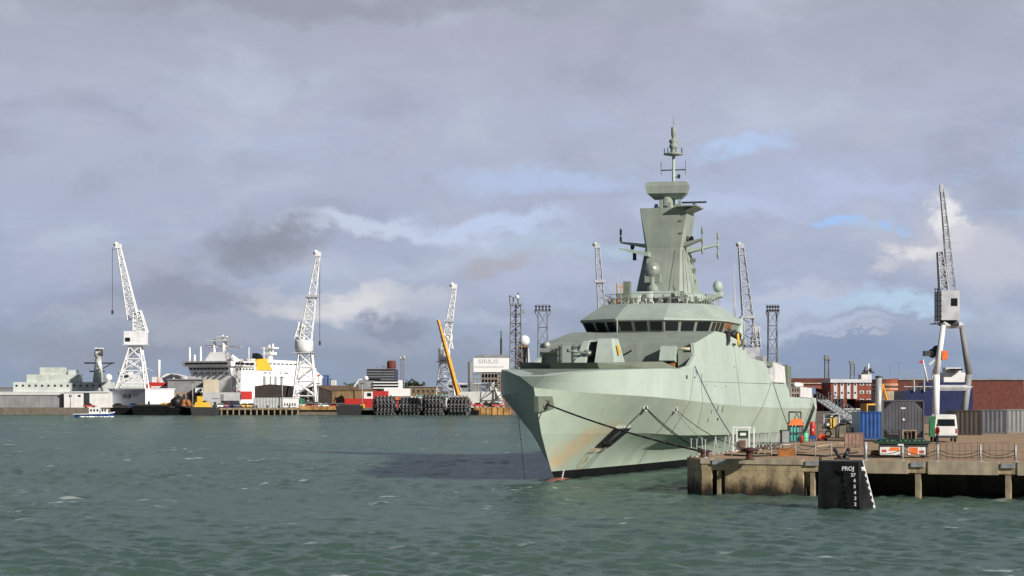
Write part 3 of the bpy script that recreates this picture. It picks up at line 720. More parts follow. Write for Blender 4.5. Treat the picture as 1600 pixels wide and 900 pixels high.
for t, z in ((-4.3,15.35),(-3.8,15.35)): ship.part('fire_bottle', smb().lathe((37.6,t,z-.3), [(.22,0),(.22,.5),(.1,.62)], 8), ['red'])
ship.part('scaffold_frame', smb().box(38.0,38.1,-4.05,-3.95,15.05,17.2).box(38.0,38.1,-3.55,-3.45,15.05,17.2).box(38.0,38.1,-4.05,-3.45,16.8,16.9), ['crane_yellow'])
mb = smb()
for g in (-1, 1):                       # horn, search light and a lifting frame ahead of the mast
    mb.box(36.4,36.6,-1.9+g*.7-.1,-1.9+g*.7+.1,14.3,15.2)
mb.box(36.2,36.8,-3.2,-.6,14.95,15.1); mb.ball((36.3,1.2,15.1),.25,8,6); mb.ball((36.3,2.6,15.1),.25,8,6)
ship.part('search_light', mb, ['dark_metal'])
# fittings on the mast tower (small brackets, pipes, a ladder)
for z in (17.5,18.6,19.6): ship.part('mast_box', smb().box(45.4,45.9,1.75,2.15,z,z+.35), ['ship_dark'])
for z in (22.2,23.4): ship.part('mast_bracket', smb().box(42.82,42.95,1.1,1.4,z,z+.12), ['ship_dark'])
ship.part('mast_pipe', smb().bar((42.0,2.15,16.4),(43.0,1.5,20.7),.05), ['ship_dark']); ship.part('mast_pipe', smb().bar((41.55,.75,16.4),(42.8,.75,20.7),.03), ['ship_dark'])
mb = smb(); mb.prism([(47.5,2.6,15.6),(49.2,2.6,15.6),(49.2,4.3,16.3),(47.5,4.3,16.3)], (0,0,.5)); mb.ball((48.2,3.9,17.3),.5,10,6,1.2)
ship.part('satellite_sponson', mb, ['ship_green'])

# gun ----------------------------------------------------------
GS = 12.6
gun_base = smb().lathe((GS+1.4,0,8.75), [(2.0,0),(2.0,.35),(1.75,.45)], 20)
ship.part('gun_ring', gun_base, ['ship_grey'])
gp_ = []
mb = smb()
def gr(s0, s1, t0, t1, z, w=0): return [(s0,t0+w,z),(s0,t1-w,z),(s0+.5,t1,z),(s1,t1,z),(s1,t0,z),(s0+.5,t0,z)]
mb.loft([gr(GS-.2,GS+3.4,-.05,1.85,9.15,.1), gr(GS+.9,GS+3.0,.0,1.35,11.25,.1)])
mb.loft([gr(GS+.2,GS+3.4,-1.9,-.75,9.15,.1), gr(GS+1.4,GS+3.0,-1.35,-.70,11.1,.1)])
mb.loft([gr(GS+1.6,GS+3.3,-.9,.1,9.15), gr(GS+2.2,GS+2.95,-.85,.1,11.2)])
turret = ship.part('gun_turret', mb, ['ship_green'])
ship.part('gun_mantlet', smb().prism([(GS+.85,-.72,9.15),(GS+1.65,-.72,9.15),(GS+2.05,-.72,11.0),(GS+1.55,-.72,11.0)], (0,.68,0)), ['black'], turret)
g0 = Vector((GS+1.2,-.38,9.95)); gd = Vector((-.80,-.60,.10)).normalized()
mb = smb(); mb.tube(g0, g0+gd*.9, .30, .24, 10); mb.tube(g0+gd*.9, g0+gd*2.5, .12, .10, 8); mb.tube(g0+gd*2.5, g0+gd*2.75, .15, .15, 8)
ship.part('gun_barrel', mb, ['gun_grey'], turret)
ship.part('turret_hatch', smb().prism([(GS+1.1,1.78,9.9),(GS+1.5,1.78,9.9),(GS+1.6,1.60,10.7),(GS+1.2,1.60,10.7)], (0,.14,0)), ['yellow'])
# deckhouse front fittings: lockers, ladder, decoy launchers
mb = smb(); mb.box(19.6,20.96,-5.0,-2.9,8.7,10.85); ship.part('deck_locker', mb, ['ship_green'])
mb = smb()
for t in (-3.5,-2.9,-4.9,-4.6): mb.bar((19.5,t,8.7),(19.5,t,10.9),.06)
for k in range(6): mb.bar((19.5,-3.5,8.9+k*.36),(19.5,-2.9,8.9+k*.36),.05)
for k in range(4): mb.bar((19.5,-5.6,8.9+k*.55),(19.5,-4.6,8.9+k*.55),.05)
ship.part('ladder', mb, ['dark_metal'])
mb = smb(); mb.prism([(19.5,4.0,9.5),(20.9,4.0,9.2),(20.9,4.0,10.6),(20.2,4.0,10.75)], (0,1.35,0)); ship.part('decoy_launcher', mb, ['ship_green'])
ship.part('launcher_base', smb().box(19.8,20.9,4.1,5.25,8.7,9.3), ['rust'])
mb = smb(); mb.box(20.3,20.96,5.5,6.75,8.7,10.2); ship.part('deck_locker', mb, ['ship_grey'])
for t0, t1, z in ((5.45,6.5,10.5),(-6.6,-4.9,10.35)):
    mb = smb(); mb.lathe((20.5,t0,z), [(.05,0),(.13,.05),(.13,t1-t0-.05),(.05,t1-t0)], 8, (0,1,0)); ship.part('boat_hook_tube', mb, ['beige'])
mb = smb(); mb.ball((20.4,-6.2,10.9),.35,10,6); mb.box(20.2,20.8,-6.8,-5.6,10.3,10.65); ship.part('capstan', mb, ['galv'])
mb = smb()
for k in range(13): mb.box(20.5,20.95,1.9-.0+k*.33*0-1.8+k*.42,1.9-1.8+k*.42+.26,8.75,9.25) 
ship.part('ready_locker', mb, ['dark_metal'])
ship.part('deck_davit', smb().bar((20.9,.4,9.9),(20.5,1.4,10.4),.10), ['dark_metal']); ship.part('boat_hook', smb().lathe((20.5,5.9,10.45), [(.06,0),(.09,.1),(.06,.5)], 6, (0,1,0)), ['dark_metal'])
# gear on the flank shoulder
mb = smb()
for k in range(16): mb.ball((37.6+k*.52+random.random()*.3, 6.25+random.random()*.35, 12.3-.02*k+random.random()*.35), .34, 8, 6)
mb.box(36.9,38.3,6.62,6.9,11.5,12.5)
ship.part('folded_net', mb, ['black'])
mb = smb()
for s in (36.6,40.0,43.5,45.8): mb.box(s,s+.9,tf(11.4)+.02,tf(11.4)+.2,11.25,11.45)
ship.part('side_bracket', mb, ['dark_metal'])
ship.part('life_raft_rack', smb().box(45.5,46.3,6.65,6.9,11.0,12.0), ['ship_dark'])
ship.part('fuel_hose', smb().tube((43.0,6.87,11.3),(43.0,6.75,12.5),.14), ['yellow'])
ship.part('stern_mast', smb().tube((50.5,5.6,10.1),(50.5,5.6,14.2),.5,.45,8), ['ship_green'])
# after works: boat bay with white covers, stern house, flight deck gear
ship.part('after_house', smb().loft([[(63.8,-6.9,7.7),(63.8,6.95,7.7),(74,6.95,7.7),(74,-6.9,7.7)],[(64,-6.5,9.6),(64,6.2,9.6),(73.6,6.2,9.6),(73.6,-6.5,9.6)]]), ['ship_green'])
mb = smb(); mb.loft([[(64.2,5.9,9.62),(64.2,6.9,9.62),(70.8,6.9,9.62),(70.8,5.9,9.62)],[(64.3,5.9,10.1),(64.3,6.8,10.15),(70.7,6.8,10.05),(70.7,5.9,10.1)]])
ship.part('boat_bay', mb, ['ship_grey'])
mb = smb(); mb.ball((60.3,6.3,9.3),.6,8,6); mb.ball((61.6,6.35,8.9),.7,8,6); mb.box(59.5,62,5.8,6.6,7.7,10.6); ship.part('boat_cover', mb, ['galv'])
ship.part('canvas_cover', smb().loft([[(64.4,6.3,7.9),(64.4,7.12,7.9),(72.2,7.12,7.9),(72.2,6.3,7.9)],[(64.6,6.4,9.8),(64.6,7.0,10.0),(72,7.0,9.7),(72,6.4,9.9)]]), ['tarp'])
ship.part('stern_crane', smb().loft([[(74.4,6.3,6.3),(74.4,7.0,6.3),(77,7.0,6.3),(77,6.3,6.3)],[(74.6,6.4,9.9),(74.6,6.95,9.9),(77.4,6.95,9.7),(77.4,6.4,9.7)]]), ['ship_dark'])
mb = smb(); mb.loft([[(84,7.0,6.3),(84,7.16,6.3),(94,7.12,6.2),(94,6.95,6.2)],[(84.3,7.0,7.5),(84.3,7.05,7.5),(94,7.02,7.4),(94,6.9,7.4)]]); ship.part('canvas_cover', mb, ['tarp'])
mb = smb()
for s in np.arange(75.5, 97, 2.0): mb.bar((s,6.95,6.3),(s,6.95,7.4),.07)
for h in (6.85,7.35): mb.bar((75.5,6.95,h),(97,6.9,h),.05)
ship.part('guard_rail', mb, ['ship_grey'])
ship.part('rolled_awning', smb().lathe((82,6.7,7.7), [(.2,0),(.32,.2),(.32,5),(.2,5.2)], 8, (1,0,0)), ['white'])
mb = smb()
for k in range(5): mb.ball((94.3+.4*k,6.9,6.9+.3*(k%2)),.4,8,6)
ship.part('flag_bundle', mb, ['rope_blue'])
# hull fittings: anchor pocket, hawse, fairleads, draught marks, scuttles
def hp(s, z, o=0.0): return Vector((s, hull_t(s, z)+o, z))
def hquad(name, pts, th, m, o0=.0, n=6):
    mb = smb(); A, B, C, D = [Vector((a, b, 0)) for a, b in pts]; o = []; inn_ = []
    for i in range(n+1):
        for k in range(n+1):
            q = A.lerp(B, i/n).lerp(D.lerp(C, i/n), k/n); o.append(tuple(hp(q.x, q.y, o0+.03))); inn_.append(tuple(hp(q.x, q.y, o0-th)))
    g = lambda i, k: i*(n+1)+k; N1 = (n+1)**2; fs = [(g(i,k), g(i+1,k), g(i+1,k+1), g(i,k+1)) for i in range(n) for k in range(n)]
    fs += [tuple(N1+v for v in reversed(f)) for f in fs]
    ed = [g(i,0) for i in range(n)] + [g(n,k) for k in range(n)] + [g(i,n) for i in range(n,0,-1)] + [g(0,k) for k in range(n,0,-1)]
    fs += [(a, b, N1+b, N1+a) for a, b in zip(ed, ed[1:]+ed[:1])]
    mb.add(o + inn_, fs); return ship.part(name, mb, [m])
anch = hquad('anchor_pocket', [(4.0,2.4),(6.9,2.4),(7.3,3.95),(4.7,3.95)], .3, 'black', .05)
mb = smb()
c0, c1 = hp(5.2,2.65,.1), hp(6.1,3.85,.1); mb.tube(c0, c1, .20, .17, 8)
for q in (hp(4.5,2.85,.12), hp(6.4,2.75,.12)): mb.tube(c0, q, .15, .05, 6)
ship.part('anchor', mb, ['rubber'])
for s in (3.3, 5.1): hquad('anchor_pad', [(s,2.02),(s+1.25,2.02),(s+1.2,2.37),(s+.25,2.37)], .05, 'curb', .07)
for s in (4.8, 6.0): hquad('anchor_pad', [(s,3.9),(s+1.0,3.9),(s+1.0,4.06),(s,4.06)], .05, 'white', .09)
mb = smb(); hz = 5.75
for sgn in (1,):
    q = [(-5.6,5.25),(-3.8,5.55),(-4.4,6.45),(-5.9,6.45)]
    mb.loft([[tuple(hp(s,z,-.3)) for s,z in q], [tuple(hp(s,z,.02)) for s,z in q]])
ship.part('hawse_recess', mb, ['ship_dark'])
hw = hp(-4.95, 5.85, .05); ship.part('hawse_ring', smb().torus(hw, (-.6,.8,0), .30, .10, 14, 6), ['dark_metal'])
ship.part('hawse_hole', smb().lathe(hw - Vector((-.6,.8,0))*.1, [(.27,0),(.27,.12)], 12, (-.6,.8,0)), ['black'])
fair = []
for s, z in ((6.9,5.53),(13.9,5.34)):
    c_ = hp(s, z, .06); fair.append(c_)
    ship.part('fairlead', smb().torus(c_, (-.35,.93,0), .25, .085, 14, 6), ['pale_grey'])
    ship.part('fairlead_hole', smb().lathe(c_-Vector((-.35,.93,0))*.05, [(.2,0),(.2,.06)], 10, (-.35,.93,0)), ['black'])
for s, z, wd, h in ((16.2,8.05,.55,.30),(19.6,8.05,.5,.12),(27.5,5.05,.22,.32),(30,5.3,.2,.55),(32.4,5.25,.25,.6),(27,4.3,.25,.3),(24.6,7.35,.16,.16),(29,7.35,.16,.16),(34.4,7.35,.16,.16),(40,9.2,.3,.12),(31,4.35,.5,.22)):
    mb = smb(); fz = (lambda z: tf(z)) if z > 7 else None
    tt = (lambda s_, z_: tf(z_)+.0 if (z_ > 8.6 or s_ > 22 and z_ > 7.7) else hull_t(s_, z_))
    q = [(s,z-h/2),(s+wd,z-h/2),(s+wd,z+h/2),(s,z+h/2)]
    mb.loft([[(a_,tt(a_,b2)-.06,b2) for a_,b2 in q], [(a_,tt(a_,b2)+.02,b2) for a_,b2 in q]])
    ship.part('scuttle', mb, ['black'])
for k in range(5):
    z = .62-.0+(-.13*k)+.05; s = .55+.05*k
    ship.part('draught_mark', smb().box(s+.3,s+.5,hull_t(s+.4,z)-.05,hull_t(s+.4,z)+.03,z-.045,z+.045), ['white'])
ship.part('weld_line', smb().path([tuple(hp(s,z,.008)) for s,z in ((21,11.0) if False else (22.8,8.4),(22.4,7.2),(22.6,5.95),(23.4,4.8),(24,3.6))], .025, 4), ['ship_dark'])
ship.part('weld_line', smb().path([(40.8,tf(11.2)+.006,11.2),(41.2,tf(9)+.006,9),(41.6,hull_t(41.6,7)+.02,7),(41.8,hull_t(41.8,5.5)+.006,5.5)], .025, 4), ['ship_dark'])
# bulbous forefoot just awash ahead of the stem
ship.part('bow_bulb', smb().lathe((3.0,0,-.76), [(.1,-6.2),(.55,-5.7),(.85,-4.6),(.95,-3),(.9,0),(.6,3)], 16, (1,0,0)), ['bulb_red'])
# stain streak under the deckhouse corner
# mooring lines (things of their own)
def rope(a, b, sag, r, m, label, name='mooring_line', n=14):
    a, b = Vector(a), Vector(b); pts = []
    for k in range(n+1):
        f = k/n; c_ = a.lerp(b, f); c_.z -= sag*4*f*(1-f); pts.append(c_)
    mb = MB(); mb.path(pts, r, 6)
    return solo(name, mb, [m], label, 'rope', 'mooring lines of the green warship')
def HP(s, z, o=.1): h = hp(s, z, o); return S(h.x, h.y, h.z)

# ------------------------------------------------------------------ things on the near quay
def G(px, py): Y = (HC-QZ)*FP/(py-YH); return Vector((PX(px, Y), Y, QZ))
def bollard(px, py, label, sc_=1.0):
    g = G(px, py); t = Thing('bollard', label, 'bollard', tuple(g), 0, 'red mooring bollards on the quay', True)
    mb = MB(); mb.lathe((0,0,0), [(.36,0),(.36,.06),(.24,.10),(.22,.45),(.28,.55),(.42,.62),(.44,.72),(.3,.82),(.05,.85)], 16); t.part('post', mb, ['bollard_red'])
    mb = MB(); mb.lathe((-.62,0,.66), [(.05,0),(.1,.05),(.1,1.2),(.05,1.24)], 8, (1,0,0)); t.part('horn', mb, ['bollard_red'])
    t.o.scale = (sc_,)*3
    return g
b1 = bollard(1171, 718.5, 'dark red mushroom bollard at the quay edge in front of the white gate', .95)
b2_ = bollard(1098, 715, 'bright red bollard wrapped in ropes at the corner of the quay', .6)
b3 = bollard(1105, 713.5, 'small red bollard close behind the rope-wrapped corner bollard', .55)
rope(HP(-4.9,5.85), tuple(b2_+Vector((0,0,.4))), .25, .065, 'rope', 'thick dark line from the bow hawse hole down to the corner bollard')
rope(HP(6.9,5.53), tuple(b2_+Vector((.1,0,.35))), .25, .04, 'rope', 'dark line from the forward fairlead down to the corner bollard')
rope(HP(6.9,5.50), tuple(b3+Vector((.2,.3,.3))), .5, .04, 'rope', 'slacker dark line from the forward fairlead to the small red bollard')
rope(HP(13.9,5.34), tuple(G(1150,703)+Vector((0,0,.3))), .35, .03, 'rope', 'thin dark line from the after fairlead towards the white gate')
rope(HP(13.9,5.30), tuple(G(1128,706)+Vector((0,0,.3))), .6, .025, 'rope_pale', 'pale slack line from the after fairlead to the white stanchions')
rope(S(19.8,tf(9.6)+.15,9.0), tuple(G(1152,700)+Vector((0,0,.4))), .5, .045, 'rope_blue', 'blue-grey hose hanging down the ship side behind the white gate')
rope(S(62.5,tf(8)+.1,8.0), tuple(G(1238,690)+Vector((0,0,.5))), .3, .035, 'rope', 'dark line from the boat bay down to the gas cylinder rack')
rope(S(-7.0,-1.2,7.0), S(-4.5,-1.2,.3), 0, .025, 'rope', 'thin rope hanging straight into the water left of the bow')

# white portal gate with a notice board
g = G(1161, 706); t = Thing('portal_gate', 'white framed portal gate with a dark notice board beside the ship side', 'gate', tuple(g), R(-8), None, True)
mb = MB()
for x in (-.72,-.45,.45,.80): mb.box(x-.06,x+.06,-.06,.06,0,1.78)
mb.box(-.80,.60,-.07,.07,1.72,1.86); mb.box(-.75,-.4,-.5,.5,0,.04); mb.box(.4,.85,-.5,.5,0,.04)
t.part('frame', mb, ['white'], bevel=.008)
t.part('notice_board', MB().box(-.38,.38,-.03,.03,1.05,1.55), ['dark_green'])
t.part('notice', MB().box(-.22,.22,-.05,-.032,1.2,1.40), ['white_clean'])
t.part('lower_panel', MB().box(-.38,.38,-.02,.02,.15,.95), ['pale_grey'])
t.part('parcel_box', MB().box(-.25,.2,-.3,-.05,.35,.85), ['timber'])
# row of white leaning stanchions
st_lab = {0:'leftmost white stanchion at the quay corner'}
proto = None
sp = [(1080,713.5,0),(1088,714,2),(1098,711,-3),(1102,715.5,0),(1114,710,9),(1122,709,-9),(1129,708,12),(1136,706,14),(1141,704.5,-6),
      (1181,704,4),(1187,703,-6),(1193,702,8),(1200,701,2),(1206,700,-8),(1212,699,6),(1217,698,0)]
for i, (px, py, lean) in enumerate(sp):
    g = G(px, py); lab = 'white chain stanchion leaning beside the moored ship'
    if proto is None:
        t = Thing('stanchion', lab, 'stanchion', tuple(g), 0, 'white stanchions along the ship side of the quay', True)
        mb = MB(); mb.tube((0,0,0),(0,0,1.15),.026,None,8); t.part('pole', mb, ['pale_grey']); t.part('foot', MB().lathe((0,0,0), [(.16,0),(.16,.04),(.06,.07)], 10), ['galv']); t.part('eye', MB().torus((0,0,1.18),(0,1,0),.05,.018,8,5), ['galv'])
        proto = t.o; r = t.o
    else: r = dup(proto, tuple(g), lab)
    r.rotation_euler = (0, R(lean), 0)
    side = 'left' if px < 1145 else 'right'
    r['label'] = 'white chain stanchion on the quay %s of the white portal gate' % side
    r['group'] = 'white stanchions %s of the portal gate' % side
# steel barriers behind, bicycle-like tangle
for i, (px, py, lab) in enumerate(((1196,700,'grey steel crowd barrier standing right of the white gate'),(1211,697,'grey steel crowd barrier next to the brown cabinet'))):
    g = G(px, py); t = Thing('crowd_barrier', lab, 'barrier', tuple(g), R(60), 'crowd barriers by the ship', True)
    mb = MB(); mb.path([(-1,0,.1),(-1,0,1.05),(1,0,1.05),(1,0,.1)], .025); mb.bar((-1,0,.25),(1,0,.25),.03); t.part('frame', mb, ['galv'])
    mb = MB(); [mb.bar((-1+.2*k,0,.25),(-1+.2*k,0,1.05),.016) for k in range(1,10)]; t.part('infill', mb, ['galv'])
mb = MB(); g = G(1200, 703)
for k in range(9): mb.torus((g.x-1.2+.28*k, g.y+1+.4*random.random(), QZ+.28), (.3,1,.3*random.random()), .26, .03, 10, 5)
solo('cable_coils', mb, ['black'], 'tangle of black cable coils behind the white stanchions', 'cable')
# brown cabinet
g = G(1226, 695); t = Thing('electrical_cabinet', 'brown grey electrical cabinet left of the gas cylinders', 'cabinet', tuple(g), R(10), None, True)
t.part('body', MB().box(-.38,.38,-.25,.25,.1,1.25), ['brown_dark'], bevel=.02); t.part('door', MB().box(-.30,.30,-.28,-.252,.2,1.15), ['shed_grey']); t.part('plinth', MB().box(-.40,.40,-.27,.27,0,.1), ['galv'])
# gas rack
g = G(1243, 692); t = Thing('gas_cylinder_rack', 'rack of teal gas cylinders under an orange cover', 'gas rack', tuple(g), 0, None, True)
mb = MB()
for x in (-.62,.62):
    for y in (-.35,.35): mb.box(x-.04,x+.04,y-.04,y+.04,0,1.75)
for z in (.08,.85): mb.box(-.66,.66,-.39,-.33,z,z+.08)
t.part('frame', mb, ['dark_metal'])
for i in range(4):
    cyl = t.part('cylinder', MB().lathe((-.42+.28*i,-.1,.1), [(.12,0),(.125,.05),(.125,1.3),(.09,1.42),(.04,1.5)], 12), ['teal' if i < 3 else 'pale_grey'])
t.part('cylinder', MB().lathe((.5,-.42,.02), [(.12,0),(.12,.55),(.05,.7)], 12), ['red'], label='short red cylinder')
t.part('cover', MB().loft([[(-.7,-.45,1.55),(.7,-.45,1.55),(.7,.45,1.55),(-.7,.45,1.55)],[(-.3,-.2,2.1),(.45,-.2,2.15),(.45,.3,2.1),(-.3,.3,2.0)]]), ['orange'])
mb = MB(); mb.path([(-.5,.5,0),(-.5,.5,2.7),(.55,.5,2.7),(.55,.5,0)], .07); mb.path([(-.1,.4,2.0),(.15,.4,2.6),(.5,.4,1.9),(.6,.4,.1)], .04); t.part('hose_gantry', mb, ['dark_metal'])
# green drum, red hose cabinet, orange box
g = G(1258, 689); t = Thing('drum', 'small mint green drum beside the gas cylinders', 'drum', tuple(g), 0, None, True)
t.part('barrel', MB().lathe((0,0,0), [(.24,0),(.25,.03),(.25,.35),(.26,.37),(.25,.39),(.25,.72),(.23,.75)], 14), [paint('mint', (.12,.55,.30), .5)]); t.part('lid', MB().lathe((0,0,.75), [(.2,0),(.2,.03),(.05,.05)], 12), ['green'])
g = G(1269.5, 690); t = Thing('lifebuoy_post', 'tall red lifebuoy cabinet on a blue stand', 'lifebuoy cabinet', tuple(g), 0, None, True)
t.part('stand', MB().box(-.3,.3,-.2,.2,.25,.55).box(-.05,.05,-.05,.05,0,.25).box(-.28,-.2,-.1,.1,0,.3).box(.2,.28,-.1,.1,0,.3), ['blue'])
t.part('cabinet', MB().lathe((0,0,.55), [(.2,0),(.26,.08),(.26,1.05),(.2,1.2),(.08,1.26)], 16), ['red']); t.part('handle', MB().box(-.04,.04,-.3,-.25,.95,1.15), ['white'])
g = G(1284.5, 689); t = Thing('pump_box', 'squat orange red pump box on the quay right of the lifebuoy cabinet', 'pump', tuple(g), 0, None, True)
t.part('casing', MB().loft([[(-.42,-.3,.1),(.42,-.3,.1),(.42,.3,.1),(-.42,.3,.1)],[(-.36,-.25,.62),(.36,-.25,.62),(.36,.25,.62),(-.36,.25,.62)]]), [paint('vermilion', (.62,.07,.02), .5)])
for x in (-.3,.3): t.part('wheel', MB().lathe((x,-.32,.14), [(.14,0),(.14,.08)], 12, (0,1,0)), ['rubber'])
t.part('handle', MB().path([(-.3,0,.6),(-.3,0,.85),(.3,0,.85),(.3,0,.6)], .025), ['dark_metal'])
# hose frame machine, yellow/white
g = G(1301, 685); t = Thing('hose_tower', 'metal hose frame with yellow panels and a dark control box', 'hose frame', tuple(g), 0, None, True)
mb = MB(); mb.path([(-.85,0,0),(-.85,0,2.35),(.6,0,2.35),(.6,0,0)], .05); mb.path([(.6,.4,0),(.75,.4,2.2),(1.3,.4,2.2),(1.5,.4,.2)], .06); mb.bar((-.85,0,1.9),(.6,0,1.9),.06); t.part('frame', mb, ['galv'])
t.part('yellow_panel', MB().box(.05,.22,-.12,-.02,.9,2.0).box(-.25,-.1,-.12,-.02,1.0,1.9), ['yellow']); t.part('pale_panel', MB().box(.22,.45,-.1,0,.1,2.1), ['curb'])
t.part('control_box', MB().box(-.75,-.2,-.25,.1,1.15,1.55), ['dark_metal']); t.part('screen', MB().box(-.6,-.35,-.27,-.252,1.25,1.45), ['white'])
t.part('hose', MB().torus((-.45,-.1,.45),(0,1,0),.28,.08,12,6), ['black'])
g = G(1332, 684); t = Thing('cable_reel', 'grey cable reel lying by the blue container', 'cable reel', tuple(g), R(20), None, True)
for x in (-.35,.35): t.part('flange', MB().lathe((x-.03,0,.62), [(.62,0),(.62,.06)], 18, (1,0,0)), ['shed_grey'])
t.part('drum', MB().lathe((-.35,0,.62), [(.4,0),(.4,.7)], 14, (1,0,0)), ['black'])
# rusty orange plate
p0 = G(1216, 713); p1 = G(1241, 712.5)
mb = MB(); mb.prism([(p0.x,p0.y,QZ+.004),(p1.x,p1.y,QZ+.004),(p1.x+.15,p1.y+.4,QZ+.004),(p0.x+.15,p0.y+.4,QZ+.004)], (0,0,.52)); mb.box(p0.x-.03,p0.x+.05,p0.y-.03,p0.y+.05,QZ,QZ+.56); solo('steel_skip', mb, ['skip_orange'], 'low rusty orange steel box on the quay behind the chain posts', 'steel box')
# chain posts along the front edge
pp = [1141,1203,1241,1272,1297]
protop = None
for i, px in enumerate(pp):
    b0 = Fp(fu(px), .35, QZ+.04)
    lab = 'slim pale chain post on the front edge of the quay left of the black fin'
    if protop is None:
        t = Thing('chain_post', lab, 'post', b0, 0, 'chain posts on the quay front edge', True); t.part('pole', MB().tube((0,0,0),(0,0,1.05),.028,None,8), ['rope_pale']); t.part('cap', MB().ball((0,0,1.07),.045,8,6), ['rope_pale']); protop = t.o
    else: dup(protop, b0, lab)
mb = MB()
for a_, b2 in zip(pp, pp[1:]):
    A, B = Vector(Fp(fu(a_),.35,QZ+1.0)), Vector(Fp(fu(b2),.35,QZ+1.0)); pts = []
    for k in range(9): f = k/8; c_ = A.lerp(B,f); c_.z -= .35*4*f*(1-f); pts.append(c_)
    mb.path(pts, .018, 5)
solo('chain', mb, ['dark_metal'], 'sagging chain strung between the slim posts on the quay edge', 'chain')
# heavier grey handrail posts with sagging rope to the right
pr_ = [(1350,1.15),(1408,.95),(1463,1.05),(1530,1.05),(1585,1.05)]
for i, (px, h) in enumerate(pr_):
    b0 = Fp(fu(px), .45, QZ+.04); labs = ['thick grey guard post right behind the black fin','grey guard post with a crosspiece in front of the trailer','grey guard post right of the trailer below the person','grey guard post on the quay edge by the white van','rightmost grey guard post on the quay edge']
    t = Thing('guard_post', labs[i], 'post', b0, 0, 'grey guard posts along the quay front', True)
    t.part('pole', MB().tube((0,0,0),(0,0,h),.07 if i else .11,None,8), ['galv']); t.part('base_plate', MB().box(-.15,.15,-.15,.15,0,.03), ['galv'])
    if i == 1: t.part('crosspiece', MB().box(-.3,.06,-.05,.05,h,h+.09), ['white'])
mb = MB()
for (a_, ha), (b2, hb) in zip(pr_, pr_[1:]):
    for zz, sg in ((.75,.32),(.5,.25)):
        A, B = Vector(Fp(fu(a_),.45,QZ+zz)), Vector(Fp(fu(b2),.45,QZ+zz)); pts = []
        for k in range(11): f = k/10; c_ = A.lerp(B,f); c_.z -= sg*4*f*(1-f); pts.append(c_)
        mb.path(pts, .022, 5)
solo('guard_rope', mb, ['rope'], 'dark sagging guard rope along the quay edge in front of the trailer', 'rope')
# black mooring cleat
c_ = Fp(fu(1311), .75, QZ+.04); t = Thing('mooring_cleat', 'black forked mooring cleat on the quay above the black fin', 'cleat', c_, 0, None, True)
t.part('base', MB().box(-.45,.45,-.3,.3,0,.12), ['black'])
for g_ in (-1,1): t.part('horn', MB().tube((g_*.12,0,.1),(g_*.42,0,.62),.13,.10,8).ball((g_*.43,0,.62),.14,8,6), ['black'])
for k, (px, h) in enumerate(((1303,.75),(1299,.8))):
    pass
# the black fin with draught marks
fin = Thing('rudder_fin', 'black fin-shaped hull section with white draught marks standing in the water before the quay', 'hull section', (19.0, 117.5, 0), 0, None, False)
A0, B0, C0 = (17.42,116.9,-2), (19.72,115.8,-2), (21.12,117.6,-2); D0 = (18.6,119.2,-2)
A1, B1, C1, D1 = P(1279,721,117.2), P(1341,722,116.6), P(1347,719,118.3), P(1285,719,119.2)
C0 = (P(1381,800,117.6)[0],117.6,-2)
fin.part('plating', MB().loft([[A0,B0,C0,D0],[A1,B1,C1,D1]]), ['fin_black'])
Bf, Tf = Vector(A0).lerp(Vector(B0),.92), Vector(A1).lerp(Vector(B1),.92)
fr = (Vector(B0)-Vector(A0)).normalized(); fup = (Vector(A1)-Vector(A0)).normalized(); fn = fr.cross(fup).normalized()
if fn.y > 0: fn = -fn
def on_fin(px, py):                                  # intersect the view ray with the left face
    d = Vector(((px-800)/FP, 1, (YH-py)/FP)); o = Vector((0,0,HC)); k = (Vector(A0)-o).dot(fn)/d.dot(fn); return o + d*k
for txt, px, py, sz in (('PROJ',1325,732.5,.33),('37',1333,742.5,.28),('6',1335.5,751,.27),('5',1335.5,760.5,.27),('4',1336,770,.27),('3',1336.5,779,.27),('2',1336.5,788,.27)):
    o_ = on_fin(px, py) + fn*.012 - Vector(fin.off)
    lettering(txt, sz, face_mtx(o_, fr, fup), 'letter_white', fin.o)
n2_ = (Vector(C0)-Vector(B0)).cross(Vector(B1)-Vector(B0)).normalized()
if n2_.x < 0: n2_ = -n2_
r2_ = (Vector(C0)-Vector(B0)).normalized(); u2_ = n2_.cross(r2_)
if u2_.z < 0: u2_ = -u2_
def on_fin2(px, py): d = Vector(((px-800)/FP, 1, (YH-py)/FP)); o = Vector((0,0,HC)); return o + d*((Vector(B0)-o).dot(n2_)/d.dot(n2_))
for k, (txt, px, py, sz) in enumerate((('PR',1348.5,733,.26),)):
    o_ = on_fin2(px, py) + n2_*.012 - Vector(fin.off); lettering(txt, sz*1.2, face_mtx(o_, r2_, u2_), 'letter_white', fin.o)
e0, e1 = Vector(C0), Vector(C1); mb = MB()
for k in range(7):
    f = .44+.075*k; c_ = e0.lerp(e1, f)+n2_*.02; mb.box(c_.x-.10,c_.x+.02,c_.y-.06,c_.y+.02,c_.z-.09,c_.z+.09)
mb.tube(e0.lerp(e1,.42)+n2_*.03, e0.lerp(e1,1.0)+n2_*.03, .035)
fin.part('edge_marks', mb, ['white'])
fin.part('top_fitting', MB().box(A1[0]+.1,A1[0]+.25,A1[1]+.4,A1[1]+.55,A1[2]-.05,A1[2]+.25).box(A1[0]+.9,A1[0]+1.9,A1[1]+.3,A1[1]+.6,A1[2]-.08,A1[2]+.05), ['dark_metal'])

